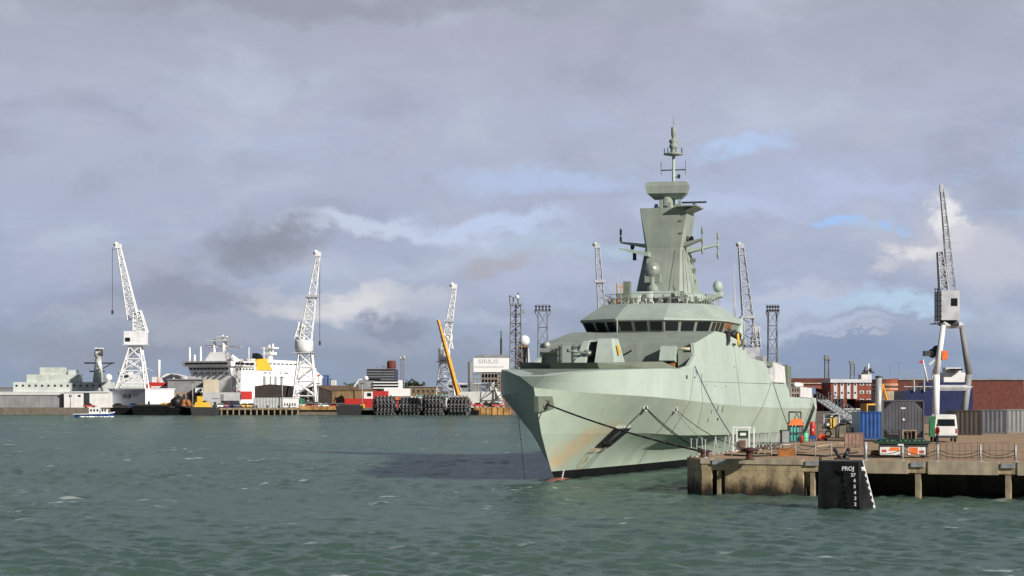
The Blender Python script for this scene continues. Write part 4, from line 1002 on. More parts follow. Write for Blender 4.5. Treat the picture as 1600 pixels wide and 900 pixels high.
# blue container
def rot(v, a): return (v[0]*math.cos(a)-v[1]*math.sin(a), v[0]*math.sin(a)+v[1]*math.cos(a), v[2])
g = G(1362.5, 686); t = Thing('shipping_container', 'blue corrugated container end beside the big grey container', 'container', tuple(g), R(-2), None, True)
mb = MB(); xs = np.linspace(-1.12,1.12,25); 
prof_ = [(x, (0 if (i//2)%2 else .05)) for i, x in enumerate(xs)]
pts = [(x,y,.15) for x,y in prof_] + [(1.12,6,.15),(-1.12,6,.15)]
mb.loft([pts, [(x,y,2.5) for x,y,z in pts]]); t.part('corrugated_wall', mb, ['blue'])
mb = MB()
for x in (-1.15,1.03): mb.box(x,x+.12,-.04,.1,.0,2.6)
mb.box(-1.15,1.15,-.04,.1,2.5,2.62); mb.box(-1.15,1.15,-.04,.1,.0,.15); mb.box(-1.15,1.15,.1,6,2.5,2.58); t.part('frame', mb, ['blue'])
# big grey container with an octagonal end panel
g = G(1411.5, 691); t = Thing('container', 'tall grey box container with an octagonal end panel and pale right side', 'container', tuple(g), R(-9), None, True)
W_, HT = 1.78, 3.72
mb = MB(); mb.box(-W_,W_,.12,7,.35,HT); t.part('box_body', mb, ['pale_grey'])
ch = .72; oc = [(-W_+.08,0,.4+ch),(-W_+.08+ch,0,.4),(W_-.08-ch,0,.4),(W_-.08,0,.4+ch),(W_-.08,0,HT-.12-ch),(W_-.08-ch,0,HT-.12),(-W_+.08+ch,0,HT-.12),(-W_+.08,0,HT-.12-ch)]
pan = t.part('end_panel', MB().prism(oc, (0,.12,0)), ['container_grey'])
mb = MB(); [mb.box(-W_+.25+.28*k,-W_+.31+.28*k,-.025,.0,.4+.1+(.6 if k in (0,1,10,11) else 0),HT-.2-(.6 if k in (0,1,10,11) else 0)) for k in range(12)]; t.part('panel_rib', mb, ['container_grey'], pan)
t.part('label_plate', MB().box(-.22,.18,-.04,-.027,2.95,3.1), ['white'], pan); t.part('warning_plate', MB().lathe((.0,-.04,2.0), [(.11,0),(.11,.013)], 12, (0,1,0)), ['white_clean'], pan)
mb = MB(); mb.box(-W_-.03,-W_+.07,-.05,.12,.3,HT); mb.box(W_-.07,W_+.03,-.05,.12,.3,HT); mb.box(-W_,W_,-.05,.12,HT-.1,HT+.03); mb.box(-W_,W_,-.05,.12,.3,.4)
for sx_ in (-1,1):
    for z0, z1 in ((.4+ch+.2,.4),(HT-.3-ch,HT-.12)): mb.bar((sx_*(W_-.1),.02,z0),(sx_*(W_-.1-ch-.2),.02,z1),.07)
t.part('corner_frame', mb, ['container_grey'])
t.part('corner_recess', MB().box(-W_+.07,W_-.07,.06,.115,.4,HT-.1), ['black'])
for x in (-W_+.2, W_-.4): t.part('support_block', MB().box(x,x+.3,.1,6.5,0,.35), ['black'])
# cage pallets and crate before the grey container
g = G(1397, 693.5); t = Thing('cage_pallet', 'black wire cage pallet standing before the grey container', 'cage', tuple(g), R(-4), None, True)
mb = MB(); [mb.bar((-.55+.11*k,0,.1),(-.55+.11*k,0,1.2),.02) for k in range(11)]; [mb.bar((-.55,0,.1+.22*k),(.55,0,.1+.22*k),.02) for k in range(6)]; [mb.bar((x,.8,.1),(x,.8,1.2),.05) for x in (-.55,.55)]; [mb.bar((x,0,z),(x,.8,z),.03) for x in (-.55,.55) for z in (.12,1.18)]; t.part('wire_mesh', mb, ['dark_metal'])
t.part('pallet_base', MB().box(-.58,.58,-.02,.85,0,.12), ['timber']); t.part('load', MB().box(-.5,.5,.1,.75,.12,.75), ['black'])
g = G(1421, 693.5); t = Thing('crate', 'beige open-sided crate right of the wire cage pallet', 'crate', tuple(g), R(-4), None, True)
mb = MB(); mb.box(-.6,-.5,0,.9,0,1.2); mb.box(.5,.6,0,.9,0,1.2); mb.box(-.5,.5,0,.1,1.1,1.2); mb.box(-.5,.5,0,.1,0,.12); t.part('frame', mb, ['timber_pale']); t.part('back_panel', MB().box(-.5,.5,.4,.5,.12,1.1), ['brown_dark']); t.part('corner_post', MB().box(-.2,-.14,0,.06,.12,1.1).box(.14,.2,0,.06,.12,1.1), ['timber'])
# trailer with hazard boards
g = G(1412, 716); t = Thing('flatbed_trailer', 'dark green flatbed trailer with orange and white rear boards', 'trailer', tuple(g), R(-6), None, True)
t.part('bed', MB().box(-1.75,1.75,0,6.0,.95,1.12), ['dark_green']); t.part('chassis', MB().box(-.5,-.35,.2,5.8,.65,.95).box(.35,.5,.2,5.8,.65,.95).box(-1.6,1.6,.1,.3,.75,.95), ['dark_metal'])
bd = t.part('rear_board', MB().box(-1.55,-.25,-.06,-.01,.22,.74).box(.3,1.42,-.06,-.01,.22,.74), ['white'])
t.part('orange_panel', MB().prism([(-1.0,-.065,.5),(-.3,-.065,.5),(-.3,-.065,.72),(-.85,-.065,.72)], (0,-.012,0)), ['orange'], bd)
t.part('orange_panel', MB().box(.36,.92,-.078,-.065,.455,.72).prism([(.5,-.065,.24),(.92,-.065,.24),(.92,-.065,.46),(.36,-.065,.46)], (0,-.012,0)), ['orange'], bd)
t.part('tail_lamp', MB().box(-1.42,-1.12,-.08,-.065,.4,.58).box(1.02,1.32,-.08,-.065,.34,.52), ['red_faded'], bd)
for x in (-1.35,1.35):
    for y in (1.0,2.1):
        wh = t.part('wheel', MB().lathe((x-.13,y,.45), [(.28,0),(.44,.03),(.45,.13),(.44,.24),(.28,.27)], 18, (1,0,0)), ['rubber']); t.part('rim', MB().lathe((x-.14,y,.45), [(.2,0),(.2,.29)], 12, (1,0,0)), ['steel'], wh)
for x in (1.1, 1.45): t.part('chock_post', MB().box(x,x+.12,.3,.42,.05,.95), ['dark_metal'])
# green net and dark boxes on the bed
mb = MB(); [mb.ball((g.x-1.3+.3*k, g.y+.8+.3*random.random(), QZ+1.13), .22+.08*random.random(), 8, 6, .5) for k in range(10)]
solo('net_heap', mb, ['dark_green'], 'dark green net heaped on the trailer bed', 'net')
mb = MB(); c_ = G(1383, 713); mb.loft([[(c_.x-.9,c_.y+.2,QZ+.004),(c_.x+.7,c_.y,QZ+.004),(c_.x+.7,c_.y+.8,QZ+.004),(c_.x-.9,c_.y+.9,QZ+.004)],[(c_.x-.8,c_.y+.25,QZ+.4),(c_.x+.65,c_.y+.05,QZ+.4),(c_.x+.65,c_.y+.75,QZ+.4),(c_.x-.8,c_.y+.8,QZ+.4)]]); solo('brown_box', mb, ['skip_orange'], 'low brown box on the quay left of the trailer boards', 'box')
# gangway from the stern down to the quay
a_, b2 = Vector(S(95,8.2,5.9)), Vector(P(1347,652,228)); b2.z = 3.0
gang = Thing('gangway', 'grey truss gangway sloping from the warship stern to the quay', 'gangway', tuple(a_), 0)
dr = (b2-a_); sdv = Vector((-dr.y, dr.x, 0)).normalized()*.7
for sg in (-1,1):
    mb = MB(); o0, o1 = a_+sdv*sg, b2+sdv*sg; up = Vector((0,0,1.05))
    mb.bar(o0,o1,.12); mb.bar(o0+up,o1+up,.08)
    for k in range(12):
        c0_, c1_ = o0.lerp(o1,k/12), o0.lerp(o1,(k+1)/12); mb.bar(c0_,c0_+up,.05); mb.bar(c0_, c1_+up,.045)
    gang.part('side_truss', mb, ['tower_grey'])
gang.part('walkway', MB().loft([[tuple(a_+sdv),tuple(a_-sdv),tuple(b2-sdv),tuple(b2+sdv)],[tuple(a_+sdv+Vector((0,0,.1))),tuple(a_-sdv+Vector((0,0,.1))),tuple(b2-sdv+Vector((0,0,.1))),tuple(b2+sdv+Vector((0,0,.1)))]]), ['pale_grey'])
gang.part('landing_stage', MB().box(b2.x-1,b2.x+1.5,b2.y-1,b2.y+1,QZ,3.2), ['galv'])
# second stern fendering hull panel seen past the stern
# person in red
def person(px, py, label):
    g = G(px, py)
    me = bpy.data.meshes.new('person'); k = 1.74/7.5
    J = {'pel':(0,0,.95),'spine':(0,0,1.15),'chest':(0,0,1.36),'neck':(0,-.01,1.50),'hd0':(0,-.02,1.57),'hd1':(0,-.025,1.70)}
    for s_, n_ in ((-1,'l'),(1,'r')):
        J.update({'hip'+n_:(s_*.09,0,.90),'kn'+n_:(s_*.11,-.03,.49),'an'+n_:(s_*.12,.02,.08),'toe'+n_:(s_*.14,-.15,.04),
                  'sh'+n_:(s_*.19,0,1.41),'el'+n_:(s_*.25,.02,1.13),'wr'+n_:(s_*.25,-.10,.90),'pa'+n_:(s_*.25,-.13,.83)})
    rad = {'pel':.15,'spine':.14,'chest':.165,'neck':.06,'hd0':.085,'hd1':.10,'hip':.095,'kn':.065,'an':.048,'toe':.04,'sh':.075,'el':.052,'wr':.036,'pa':.035}
    names = list(J); ed = [('pel','spine'),('spine','chest'),('chest','neck'),('neck','hd0'),('hd0','hd1')]
    for n_ in 'lr': ed += [('pel','hip'+n_),('hip'+n_,'kn'+n_),('kn'+n_,'an'+n_),('an'+n_,'toe'+n_),('chest','sh'+n_),('sh'+n_,'el'+n_),('el'+n_,'wr'+n_),('wr'+n_,'pa'+n_)]
    for s_, n_ in ((-1,'l'),(1,'r')):
        for q in range(4):
            nm = 'f%d%s' % (q,n_); J[nm] = (s_*.25+(q-1.5)*.02*1.0, -.15-.0*q, .74+.01*abs(q-1.5)); rad[nm] = .009; names.append(nm); ed.append(('pa'+n_, nm))
        nm = 'th'+n_; J[nm] = (s_*.21,-.17,.80); rad[nm] = .01; names.append(nm); ed.append(('pa'+n_, nm))
    ix = {n_:i for i,n_ in enumerate(names)}
    me.from_pydata([J[n_] for n_ in names], [(ix[a],ix[b]) for a,b in ed], [])
    ob = bpy.data.objects.new('person', me); COL.objects.link(ob)
    md = ob.modifiers.new('Skin','SKIN'); sv = me.skin_vertices[0].data
    for n_, v in zip(names, sv):
        r_ = rad.get(n_) or rad.get(n_[:-1]); v.radius = (r_, r_)
    sv[0].use_root = True
    ob.modifiers.new('Sub','SUBSURF').levels = 1; ob.modifiers['Sub'].render_levels = 1
    dg = bpy.context.evaluated_depsgraph_get(); m2 = bpy.data.meshes.new_from_object(ob.evaluated_get(dg)); bpy.data.objects.remove(ob)
    for m_ in ('skin','jacket','trouser','black'): m2.materials.append(M[m_])
    for p_ in m2.polygons:
        c_ = p_.center; p_.use_smooth = True
        p_.material_index = 0 if (c_.z > 1.50 or (abs(c_.x) > .2 and c_.z < .90)) else (1 if c_.z > .93 or (abs(c_.x) > .2 and c_.z > .88) else (2 if c_.z > .1 else 3))
    m2.name = 'person'; ob = bpy.data.objects.new('person', m2); COL.objects.link(ob); ob.location = tuple(g); ob.rotation_euler = (0,0,R(-70))
    tag(ob, label, 'person')
    h = MB(); h.lathe((0,.0,1.60), [(.095,.0),(.115,.06),(.105,.13),(.05,.18),(.005,.19)], 12); h.build('hair', 'hair', ob)
    f = MB(); f.ball((0,-.115,1.655),.018,6,4); f.box(-.045,-.025,-.118,-.10,1.68,1.695); f.box(.025,.045,-.118,-.10,1.68,1.695); f.box(-.03,.03,-.115,-.1,1.605,1.612)
    f.build('face', 'skin', ob)
person(1465, 695, 'person in a red jacket and dark trousers standing beside the white van')
# white van with green rear
g = G(1478, 691); t = Thing('delivery_van', 'white van with a dark green rear corner parked behind the trailer', 'van', tuple(g), R(-6), None, True)
t.part('body', MB().loft([[(-1,0,.4),(1,0,.4),(1,4.8,.4),(-1,4.8,.4)],[(-1,0,1.3),(1,0,1.3),(1,4.8,1.2),(-1,4.8,1.2)],[(-.88,.08,2.45),(.88,.08,2.45),(.88,3.6,2.45),(-.88,3.6,2.45)]]), ['white'], bevel=.04)
t.part('rear_window', MB().prism([(-.75,-.01,1.45),(.8,-.01,1.45),(.76,.06,2.05),(-.72,.06,2.05)], (0,-.02,0)), ['glass'])
t.part('rear_locker', MB().box(-1.45,-.98,-.35,.5,.5,2.3), ['green'])
t.part('bumper', MB().box(-1,1,-.12,-.01,.38,.6), ['dark_metal']); t.part('tail_lamp', MB().box(-.98,-.86,-.03,-.005,.8,1.2), ['red']); t.part('tail_lamp', MB().box(.86,.98,-.03,-.005,.8,1.2), ['red'])
for x in (-.98,.8):
    for y in (.9,3.8):
        wh = t.part('wheel', MB().lathe((x,y,.35), [(.2,0),(.34,.02),(.35,.1),(.34,.18)], 16, (1,0,0)), ['rubber']); t.part('rim', MB().lathe((x-.01,y,.35), [(.19,0),(.19,.2)], 12, (1,0,0)), ['steel'], wh)
# wire fence panels right on the quay
mb = MB()
for k in range(16): a_ = Fp(fu(1430)+k*.35, 2.2+.25*k, QZ); mb.bar(a_, (a_[0],a_[1],QZ+1.1), .016)
for zz in (.15,.6,1.1): mb.bar(Fp(fu(1430),2.2,QZ+zz), Fp(fu(1430)+15*.35,2.2+.25*15,QZ+zz), .016)
solo('wire_fence', mb, ['dark_metal'], 'low dark wire fence on the quay right of the trailer', 'fence')
mb = MB(); a_ = G(1320,700); b2 = G(1349,699)
for k in range(6): p_ = a_.lerp(b2,k/5); mb.bar(p_, p_+Vector((0,0,1.15)), .05)
for zz in (.3,1.15): mb.bar(a_+Vector((0,0,zz)), b2+Vector((0,0,zz)), .05)
mb.prism([tuple(a_+Vector((0,.03,.35))), tuple(b2+Vector((0,.03,.35))), tuple(b2+Vector((0,.03,1.1))), tuple(a_+Vector((0,.03,1.1)))], (0,.02,0))
solo('barrier', mb, ['barrier_brown'], 'dull brown barrier panel on the quay left of the thick grey post', 'barrier')
# tall pale column
g = G(1373, 676); t = Thing('lamp_column', 'thick pale grey column standing between the brick block and the grey container', 'column', tuple(g), 0, None, True)
HH = PZ(590, g.y)-QZ; t.part('shaft', MB().lathe((0,0,0), [(.36,0),(.36,HH)], 12), ['galv']); t.part('collar', MB().lathe((0,0,1.9), [(.4,0),(.45,.1),(.4,.2)], 12), ['pale_grey']); t.part('cap', MB().lathe((0,0,HH), [(.42,0),(.42,.15),(.1,.2)], 12), ['dark_metal'])
g = G(1360, 668); t = Thing('excavator', 'small orange excavator parked behind the blue container', 'excavator', tuple(g), R(15), None, True)
t.part('cab', MB().box(-1.0,.8,-1,1,1.0,3.1), ['crane_yellow'], bevel=.08); t.part('cab_window', MB().box(-.8,.5,-1.03,-1.0,1.9,2.9), ['glass']); t.part('track', MB().box(-1.5,1.4,-1.1,-.6,.1,.9).box(-1.5,1.4,.6,1.1,.1,.9), ['rubber'], bevel=.1)
t.part('boom', MB().bar((.5,-.3,2.0),(1.5,-.3,5.6),.4).bar((1.5,-.3,5.6),(2.2,-.3,3.4),.3), ['crane_yellow']); t.part('bucket', MB().loft([[(1.8,-.7,3.4),(2.6,-.7,3.4),(2.6,.2,3.4),(1.8,.2,3.4)],[(2.0,-.7,2.6),(2.4,-.7,2.6),(2.4,.2,2.6),(2.0,.2,2.6)]]), ['dark_metal'])

# ------------------------------------------------------------------ vehicles: one prototype, copied
def make_car():
    t = Thing('parked_car', 'x', 'car', (0,0,-50), 0, 'cars parked on the dockside', True)
    t.part('body', MB().loft([[(-2.1,-.85,.3),(2.1,-.85,.3),(2.1,.85,.3),(-2.1,.85,.3)],[(-2.15,-.88,.7),(2.15,-.88,.62),(2.15,.88,.62),(-2.15,.88,.7)],[(-2.0,-.82,.98),(2.0,-.82,.85),(2.0,.82,.85),(-2.0,.82,.98)]]), ['red'])
    cb = t.part('cabin', MB().loft([[(-1.7,-.78,.95),(1.0,-.78,.92),(1.0,.78,.92),(-1.7,.78,.95)],[(-1.2,-.66,1.46),(.3,-.66,1.48),(.3,.66,1.48),(-1.2,.66,1.46)]]), ['glass'])
    t.part('roof', MB().box(-1.15,.28,-.64,.64,1.465,1.52), ['red'])
    for x in (-1.3,1.3):
        for y in (-.87,.67): t.part('wheel', MB().lathe((x,y,.32), [(.2,0),(.32,.02),(.32,.18),(.2,.2)], 12, (0,1,0)), ['rubber'])
    return t.o
car0 = make_car(); first = [True]
def car(px, Y, rz, m, label, z=QZ):
    loc = (PX(px,Y), Y, z)
    if first[0]: first[0] = False; r = car0; r.location = loc; r['label'] = label; r.rotation_euler = (0,0,rz)
    else: r = dup(car0, loc, label, rz)
    recolour(r, 'body', m); recolour(r, 'roof', m); return r

# ------------------------------------------------------------------ far dockside, left to right
def T2(name, label, cat, px, Y, group=None, z=QZ): return Thing(name, label, cat, (PX(px,Y), Y, z), 0, group)
def pbox(mb, x0, x1, y0, y1, Y, d, front=0.0):          # a box whose front face fills these photo pixels at distance Y
    return mb.box(PX(x0,Y), PX(x1,Y), Y+front, Y+d, PZ(y1,Y), PZ(y0,Y))
YQ = 693.0
# lattice quay cranes
def crane(label, Y, base, top, house, jib, tip, w, m='crane_white', drum=False, kink=None, tower=None, hook=None):
    (bx0,bx1,by), (tx0,tx1,ty), (hx0,hx1,hy0,hy1) = base, top, house
    t = T2('dockside_crane', label, 'crane', (bx0+bx1)/2, Y, 'dockside cranes', PZ(by,Y) if by > 600 else QZ)
    d = (PX(bx1,Y)-PX(bx0,Y))*.8; dt = (PX(tx1,Y)-PX(tx0,Y)); zb, zt = PZ(by,Y), PZ(ty,Y)
    mb = MB(); C = [[(PX(bx0,Y),Y),(PX(bx1,Y),Y),(PX(bx1,Y),Y+d),(PX(bx0,Y),Y+d)], [(PX(tx0,Y),Y+d/2-dt/2),(PX(tx1,Y),Y+d/2-dt/2),(PX(tx1,Y),Y+d/2+dt/2),(PX(tx0,Y),Y+d/2+dt/2)]]
    at = lambda i, f: Vector((C[0][i][0]+(C[1][i][0]-C[0][i][0])*f, C[0][i][1]+(C[1][i][1]-C[0][i][1])*f, zb+(zt-zb)*f))
    for i in range(4): mb.bar(at(i,0), at(i,1), w*.95)
    lv = [0.12,.42,.70,1.0]
    for i in range(4):
        j = (i+1) % 4
        for f in lv: mb.bar(at(i,f), at(j,f), w*.75)
        for f0, f1 in zip(lv, lv[1:]): mb.bar(at(i,f0), at(j,f1), w*.65); mb.bar(at(j,f0), at(i,f1), w*.65)
    t.part('portal', mb, [m])
    mb = MB(); hc = (hx0+hx1)/2; yc = Y+d/2
    if drum:
        rr_ = (PX(hx1,Y)-PX(hx0,Y))/2; mb.lathe((PX(hc,Y),yc,PZ(hy1,Y)), [(rr_*.8,0),(rr_,.6),(rr_,PZ(hy0,Y)-PZ(hy1,Y)-.6),(rr_*.92,PZ(hy0,Y)-PZ(hy1,Y))], 20)
        mb.lathe((PX(hc,Y),yc,zt-.5), [(rr_*.5,0),(rr_*.5,PZ(hy1,Y)-zt+.6)], 14)
    else:
        mb.box(PX(hx0,Y),PX(hx1,Y),yc-2.5,yc+2.5,PZ(hy1,Y),PZ(hy0,Y)); mb.lathe((PX((tx0+tx1)/2,Y),yc,zt), [(2.0,0),(2.0,PZ(hy1,Y)-zt+.1)], 14)
    hs = t.part('machinery_house', mb, [m])
    if not drum: t.part('house_window', MB().box(PX(hx0,Y)+.5,PX(hx0,Y)+2.2,yc-(2.6 if not drum else (PX(hx1,Y)-PX(hx0,Y))/2+.05),yc-1.5,PZ(hy1,Y)+1.0,PZ(hy1,Y)+2.4), ['glass'], hs)
    t.part('platform', MB().box(PX(hx0-2,Y),PX(hx1+2,Y),yc-3,yc+3,PZ(hy1,Y)-.35,PZ(hy1,Y)-.02), ['crane_grey'])
    a_, q = Vector((PX(jib[0],Y),yc,PZ(jib[1],Y))), Vector((PX(tip[0],Y),yc,PZ(tip[1],Y)))
    w0, w1 = (PX(jib[2],Y)-PX(0,Y)), (PX(tip[2],Y)-PX(0,Y))
    t.part('jib', MB().lattice(a_, q, w0, w1, 13, w*.62), [m])
    mb = MB(); mb.box(q.x-1.0,q.x+.9,yc-1.0,yc+1.0,q.z-.4,q.z+1.2); mb.lathe((q.x-.9,yc-.5,q.z+1.0), [(.9,0),(.9,1)], 12, (0,1,0)); t.part('jib_head', mb, [m])
    if kink:
        c_ = a_.lerp(q, kink); t.part('jib_platform', MB().box(c_.x-w0*.62,c_.x+w0*.62,yc-w0*.6,yc+w0*.6,c_.z,c_.z+.8), ['crane_grey'])
    if tower:
        (ax,ay),(bx,by_),tw = tower; mb = MB(); mb.lattice((PX(ax,Y),yc,PZ(ay,Y)),(PX(bx,Y),yc,PZ(by_,Y)), tw, tw*.55, 5, w*.8); mb.bar((PX(bx,Y),yc,PZ(by_,Y)), a_.lerp(q,.45), w*.4); mb.box(PX(bx,Y)-1.2,PX(bx,Y)+1.6,yc-1,yc+1,PZ(by_,Y)-1.5,PZ(by_,Y)+.6); t.part('luffing_tower', mb, [m])
    if hook:
        mb = MB(); hx = q.x+hook[0]; mb.bar((q.x,yc,q.z),(hx,yc,q.z-1),.12); mb.bar((hx,yc,q.z),(hx,yc,q.z-hook[1]),.12); mb.box(hx-.35,hx+.35,yc-.3,yc+.3,q.z-hook[1]-1.4,q.z-hook[1]); t.part('hook', mb, ['dark_metal'])
    return t
crane('leftmost tall white lattice crane, jib leaning left, standing behind the blue shed', 712, (180,226,607), (200,217,541), (192,226,517,538), (205,498,16), (182,385,5), .46, tower=((216,520),(211,487),4.6), hook=(-2.2,22))
crane('white lattice crane with a round machinery drum standing right of the ferry', 712, (457,493,628), (466,486,551), (459,488,531,550), (476,530,18), (496,398,5), .46, drum=True, kink=.50, tower=((466,530),(470,505),3.2), hook=(.5,30))
crane('white crane with a cream drum behind the yellow telescopic boom', 725, (681,710,618), (687,703,566), (684,703,543,564), (695,545,13), (710,449,5), .44, drum=True, kink=.44, tower=((702,545),(700,525),2.4))
crane('pale lattice crane jib rising behind the left side of the warship bridge', 735, (925,965,630), (932,955,560), (928,962,530,556), (944,532,14), (934,385,6), .42, m='crane_grey', kink=.62)
crane('tall grey lattice crane rising behind the right shoulder of the warship', 700, (1152,1200,640), (1160,1188,575), (1158,1188,543,570), (1175,545,19), (1160,385,8), .44, m='crane_grey', kink=.30, tower=((1183,545),(1183,512),3.2))
# left frigate
Yf = 735
t = T2('frigate', 'pale grey frigate with a stubby mast lying at the far left behind the quay', 'warship', 80, Yf, None, 0)
mb = MB(); x0, x1 = PX(-60,Yf), PX(176,Yf); mb.loft([[(x0,Yf,-1),(x1-6,Yf,-1),(x1-6,Yf+12,-1),(x0,Yf+12,-1)],[(x0-4,Yf-1,PZ(612,Yf)),(x1,Yf-.5,PZ(612,Yf)),(x1,Yf+12,PZ(612,Yf)),(x0-4,Yf+13,PZ(612,Yf))]]); t.part('hull', mb, ['frigate_grey'])
mb = MB(); pbox(mb,20,172,597,612.5,Yf,9,.5); t.part('superstructure', mb, ['frigate_grey']); mb = MB(); pbox(mb,40,122,585,597.1,Yf,8,1.5); pbox(mb,60,100,574,585.1,Yf,7,2); t.part('bridge', mb, ['pale_green'])
mb = MB(); mb.lathe((PX(150,Yf),Yf+4,PZ(597,Yf)), [(2.0,0),(1.3,7),(1.0,9),(1.4,9.2),(1.5,11),(1.0,11.4)], 8); t.part('mast', mb, ['frigate_grey'])
mb = MB(); mb.lathe((PX(151,Yf),Yf+4,PZ(554,Yf)), [(1.2,-.6),(1.5,0),(1.3,2),(.9,2.3)], 10); t.part('mast_sensor', mb, ['dark_metal']); t.part('mast_radar', MB().box(PX(145,Yf),PX(158,Yf),Yf+3,Yf+5,PZ(545,Yf),PZ(543,Yf)), ['white'])
mb = MB(); 
for py, a0, a1 in ((567,128,175),(580,136,160)): mb.bar((PX(a0,Yf),Yf+4,PZ(py,Yf)),(PX(a1,Yf),Yf+4,PZ(py,Yf)),.35)
mb.bar((PX(172,Yf),Yf+4,PZ(567,Yf)),(PX(155,Yf),Yf+4,PZ(577,Yf)),.25); t.part('yardarm', mb, ['dark_metal'])
t.part('radome', MB().ball((PX(166,Yf),Yf+4,PZ(590,Yf)),1.4,12,8).tube((PX(166,Yf),Yf+4,PZ(597,Yf)),(PX(166,Yf),Yf+4,PZ(591,Yf)),.6), ['radome']); t.part('funnel', MB().loft([[(PX(102,Yf),Yf+2,PZ(597,Yf)),(PX(118,Yf),Yf+2,PZ(597,Yf)),(PX(118,Yf),Yf+8,PZ(597,Yf)),(PX(102,Yf),Yf+8,PZ(597,Yf))],[(PX(105,Yf),Yf+2.5,PZ(578,Yf)),(PX(116,Yf),Yf+2.5,PZ(578,Yf)),(PX(116,Yf),Yf+7,PZ(578,Yf)),(PX(105,Yf),Yf+7,PZ(578,Yf))]]), ['frigate_grey'])
mb = MB(); 
for k in range(14): pbox(mb, 24+k*10, 27+k*10, 601, 604, Yf, .6, .38)
t.part('scuttle', mb, ['black'])
# second frigate behind crane 1
Yg = 790
t = T2('patrol_ship', 'pale grey warship superstructure seen through the legs of the leftmost crane', 'warship', 205, Yg, None, 0)
mb = MB(); pbox(mb,168,245,603,640,Yg,12); t.part('hull', mb, ['frigate_grey']); mb = MB(); mb.loft([[(PX(180,Yg),Yg+1,PZ(603,Yg)),(PX(222,Yg),Yg+1,PZ(603,Yg)),(PX(222,Yg),Yg+10,PZ(603,Yg)),(PX(180,Yg),Yg+10,PZ(603,Yg))],[(PX(185,Yg),Yg+2,PZ(585,Yg)),(PX(214,Yg),Yg+2,PZ(585,Yg)),(PX(214,Yg),Yg+8,PZ(585,Yg)),(PX(185,Yg),Yg+8,PZ(585,Yg))]]); t.part('superstructure', mb, ['frigate_grey'])
mb = MB(); pbox(mb,196,204,578,585.2,Yg,6,3); t.part('wheelhouse', mb, ['white']); mb = MB(); pbox(mb,188,200,586,589,Yg,3,1.2); t.part('bridge_window', mb, ['black'])
t.part('mast', MB().tube((PX(224,Yg),Yg+4,PZ(603,Yg)),(PX(224,Yg),Yg+4,PZ(564,Yg)),.5,.3).bar((PX(219,Yg),Yg+4,PZ(572,Yg)),(PX(236,Yg),Yg+4,PZ(580,Yg)),.3), ['pale_grey']); t.part('radome', MB().ball((PX(187,Yg),Yg+3,PZ(583,Yg)),1.2,10,8), ['radome'])
# blue/white launch
Yb = 615
t = T2('harbour_launch', 'small blue and white launch throwing spray at the far left', 'boat', 148, Yb, None, 0)
x = lambda p: PX(p, Yb)
mb = MB(); mb.loft([[(x(118),Yb-.9,-.3),(x(170),Yb-.9,-.3),(x(176),Yb,-.3),(x(170),Yb+.9,-.3),(x(118),Yb+.9,-.3)],[(x(117),Yb-1.5,.8),(x(170),Yb-1.5,1.0),(x(179),Yb,1.4),(x(170),Yb+1.5,1.0),(x(117),Yb+1.5,.8)]]); t.part('hull', mb, ['blue'])
t.part('rubbing_strake', MB().loft([[(x(116),Yb-1.6,.8),(x(170),Yb-1.6,1.0),(x(179.5),Yb,1.4),(x(170),Yb+1.6,1.0),(x(116),Yb+1.6,.8)],[(x(116),Yb-1.6,1.0),(x(170),Yb-1.6,1.2),(x(179.5),Yb,1.65),(x(170),Yb+1.6,1.2),(x(116),Yb+1.6,1.0)]]), ['white'])
cb = t.part('cabin', MB().box(x(140),x(156),Yb-1,Yb+1,1.0,2.9).box(x(158),x(168),Yb-1,Yb+1,1.1,2.4), ['white'])
for p in (142,147,152,160,164): t.part('window', MB().box(x(p),x(p+2.6),Yb-1.04,Yb-1.0,1.7,2.4), ['glass'], cb)
t.part('mast', MB().tube((x(149),Yb,2.9),(x(149),Yb,4.4),.08,None,6), ['white'])
mb = MB(); rnd = random.Random(5)
for k in range(40):
    f = rnd.random(); mb.ball((x(128+52*f), Yb-1.7-rnd.random()*1.2, .12), .25+.35*rnd.random(), 8, 5, .45)
ob = mb.build('bow_wave', ['foam']); ob['kind'] = 'stuff'; ob['label'] = 'white bow wave foam along the launch'
# blue shed with white end
Ys = 705
t = T2('dock_shed', 'flat-roofed grey blue shed with a bright white right half below the leftmost crane', 'shed', 222, Ys)
a_, b2, c2 = (PX(171,Ys+12),Ys+12), (PX(227,Ys),Ys), (PX(272,Ys+10),Ys+10); d2 = (a_[0]+c2[0]-b2[0], a_[1]+c2[1]-b2[1])
def wall4(pts, z0, z1): return MB().loft([[(x,y,z0) for x,y in pts],[(x,y,z1) for x,y in pts]])
def off4(p, dx, dy): return (p[0]+dx, p[1]+dy)
z0, z1 = QZ, PZ(609,Ys)
t.part('grey_wall', wall4([a_, b2, off4(b2,.2,.6), off4(a_,.4,.4)], z0, z1), ['shed_left']); t.part('white_wall', wall4([off4(b2,.02,-.02), c2, off4(c2,-.4,.5), off4(b2,.25,.6)], z0, z1), ['white_clean']); t.part('back_wall', wall4([off4(c2,-.1,.3), d2, off4(d2,0,-.4), off4(c2,-.5,.3)], z0, z1), ['shed_blue'])
t.part('roof', wall4([off4(a_,-.4,0), off4(b2,0,-.5), off4(c2,.4,0), off4(d2,0,.4)], z1+.01, PZ(606.8,Ys)), ['roof_pale'])
def onl(f, g, z): return (a_[0]+(b2[0]-a_[0])*f-.05*g, a_[1]+(b2[1]-a_[1])*f-.05*g, z)
for f in (.38,.50): t.part('window', MB().prism([onl(f,1,PZ(622,Ys)),onl(f+.1,1,PZ(622,Ys)),onl(f+.1,1,PZ(616,Ys)),onl(f,1,PZ(616,Ys))], (.04,.06,0)), ['glass'])
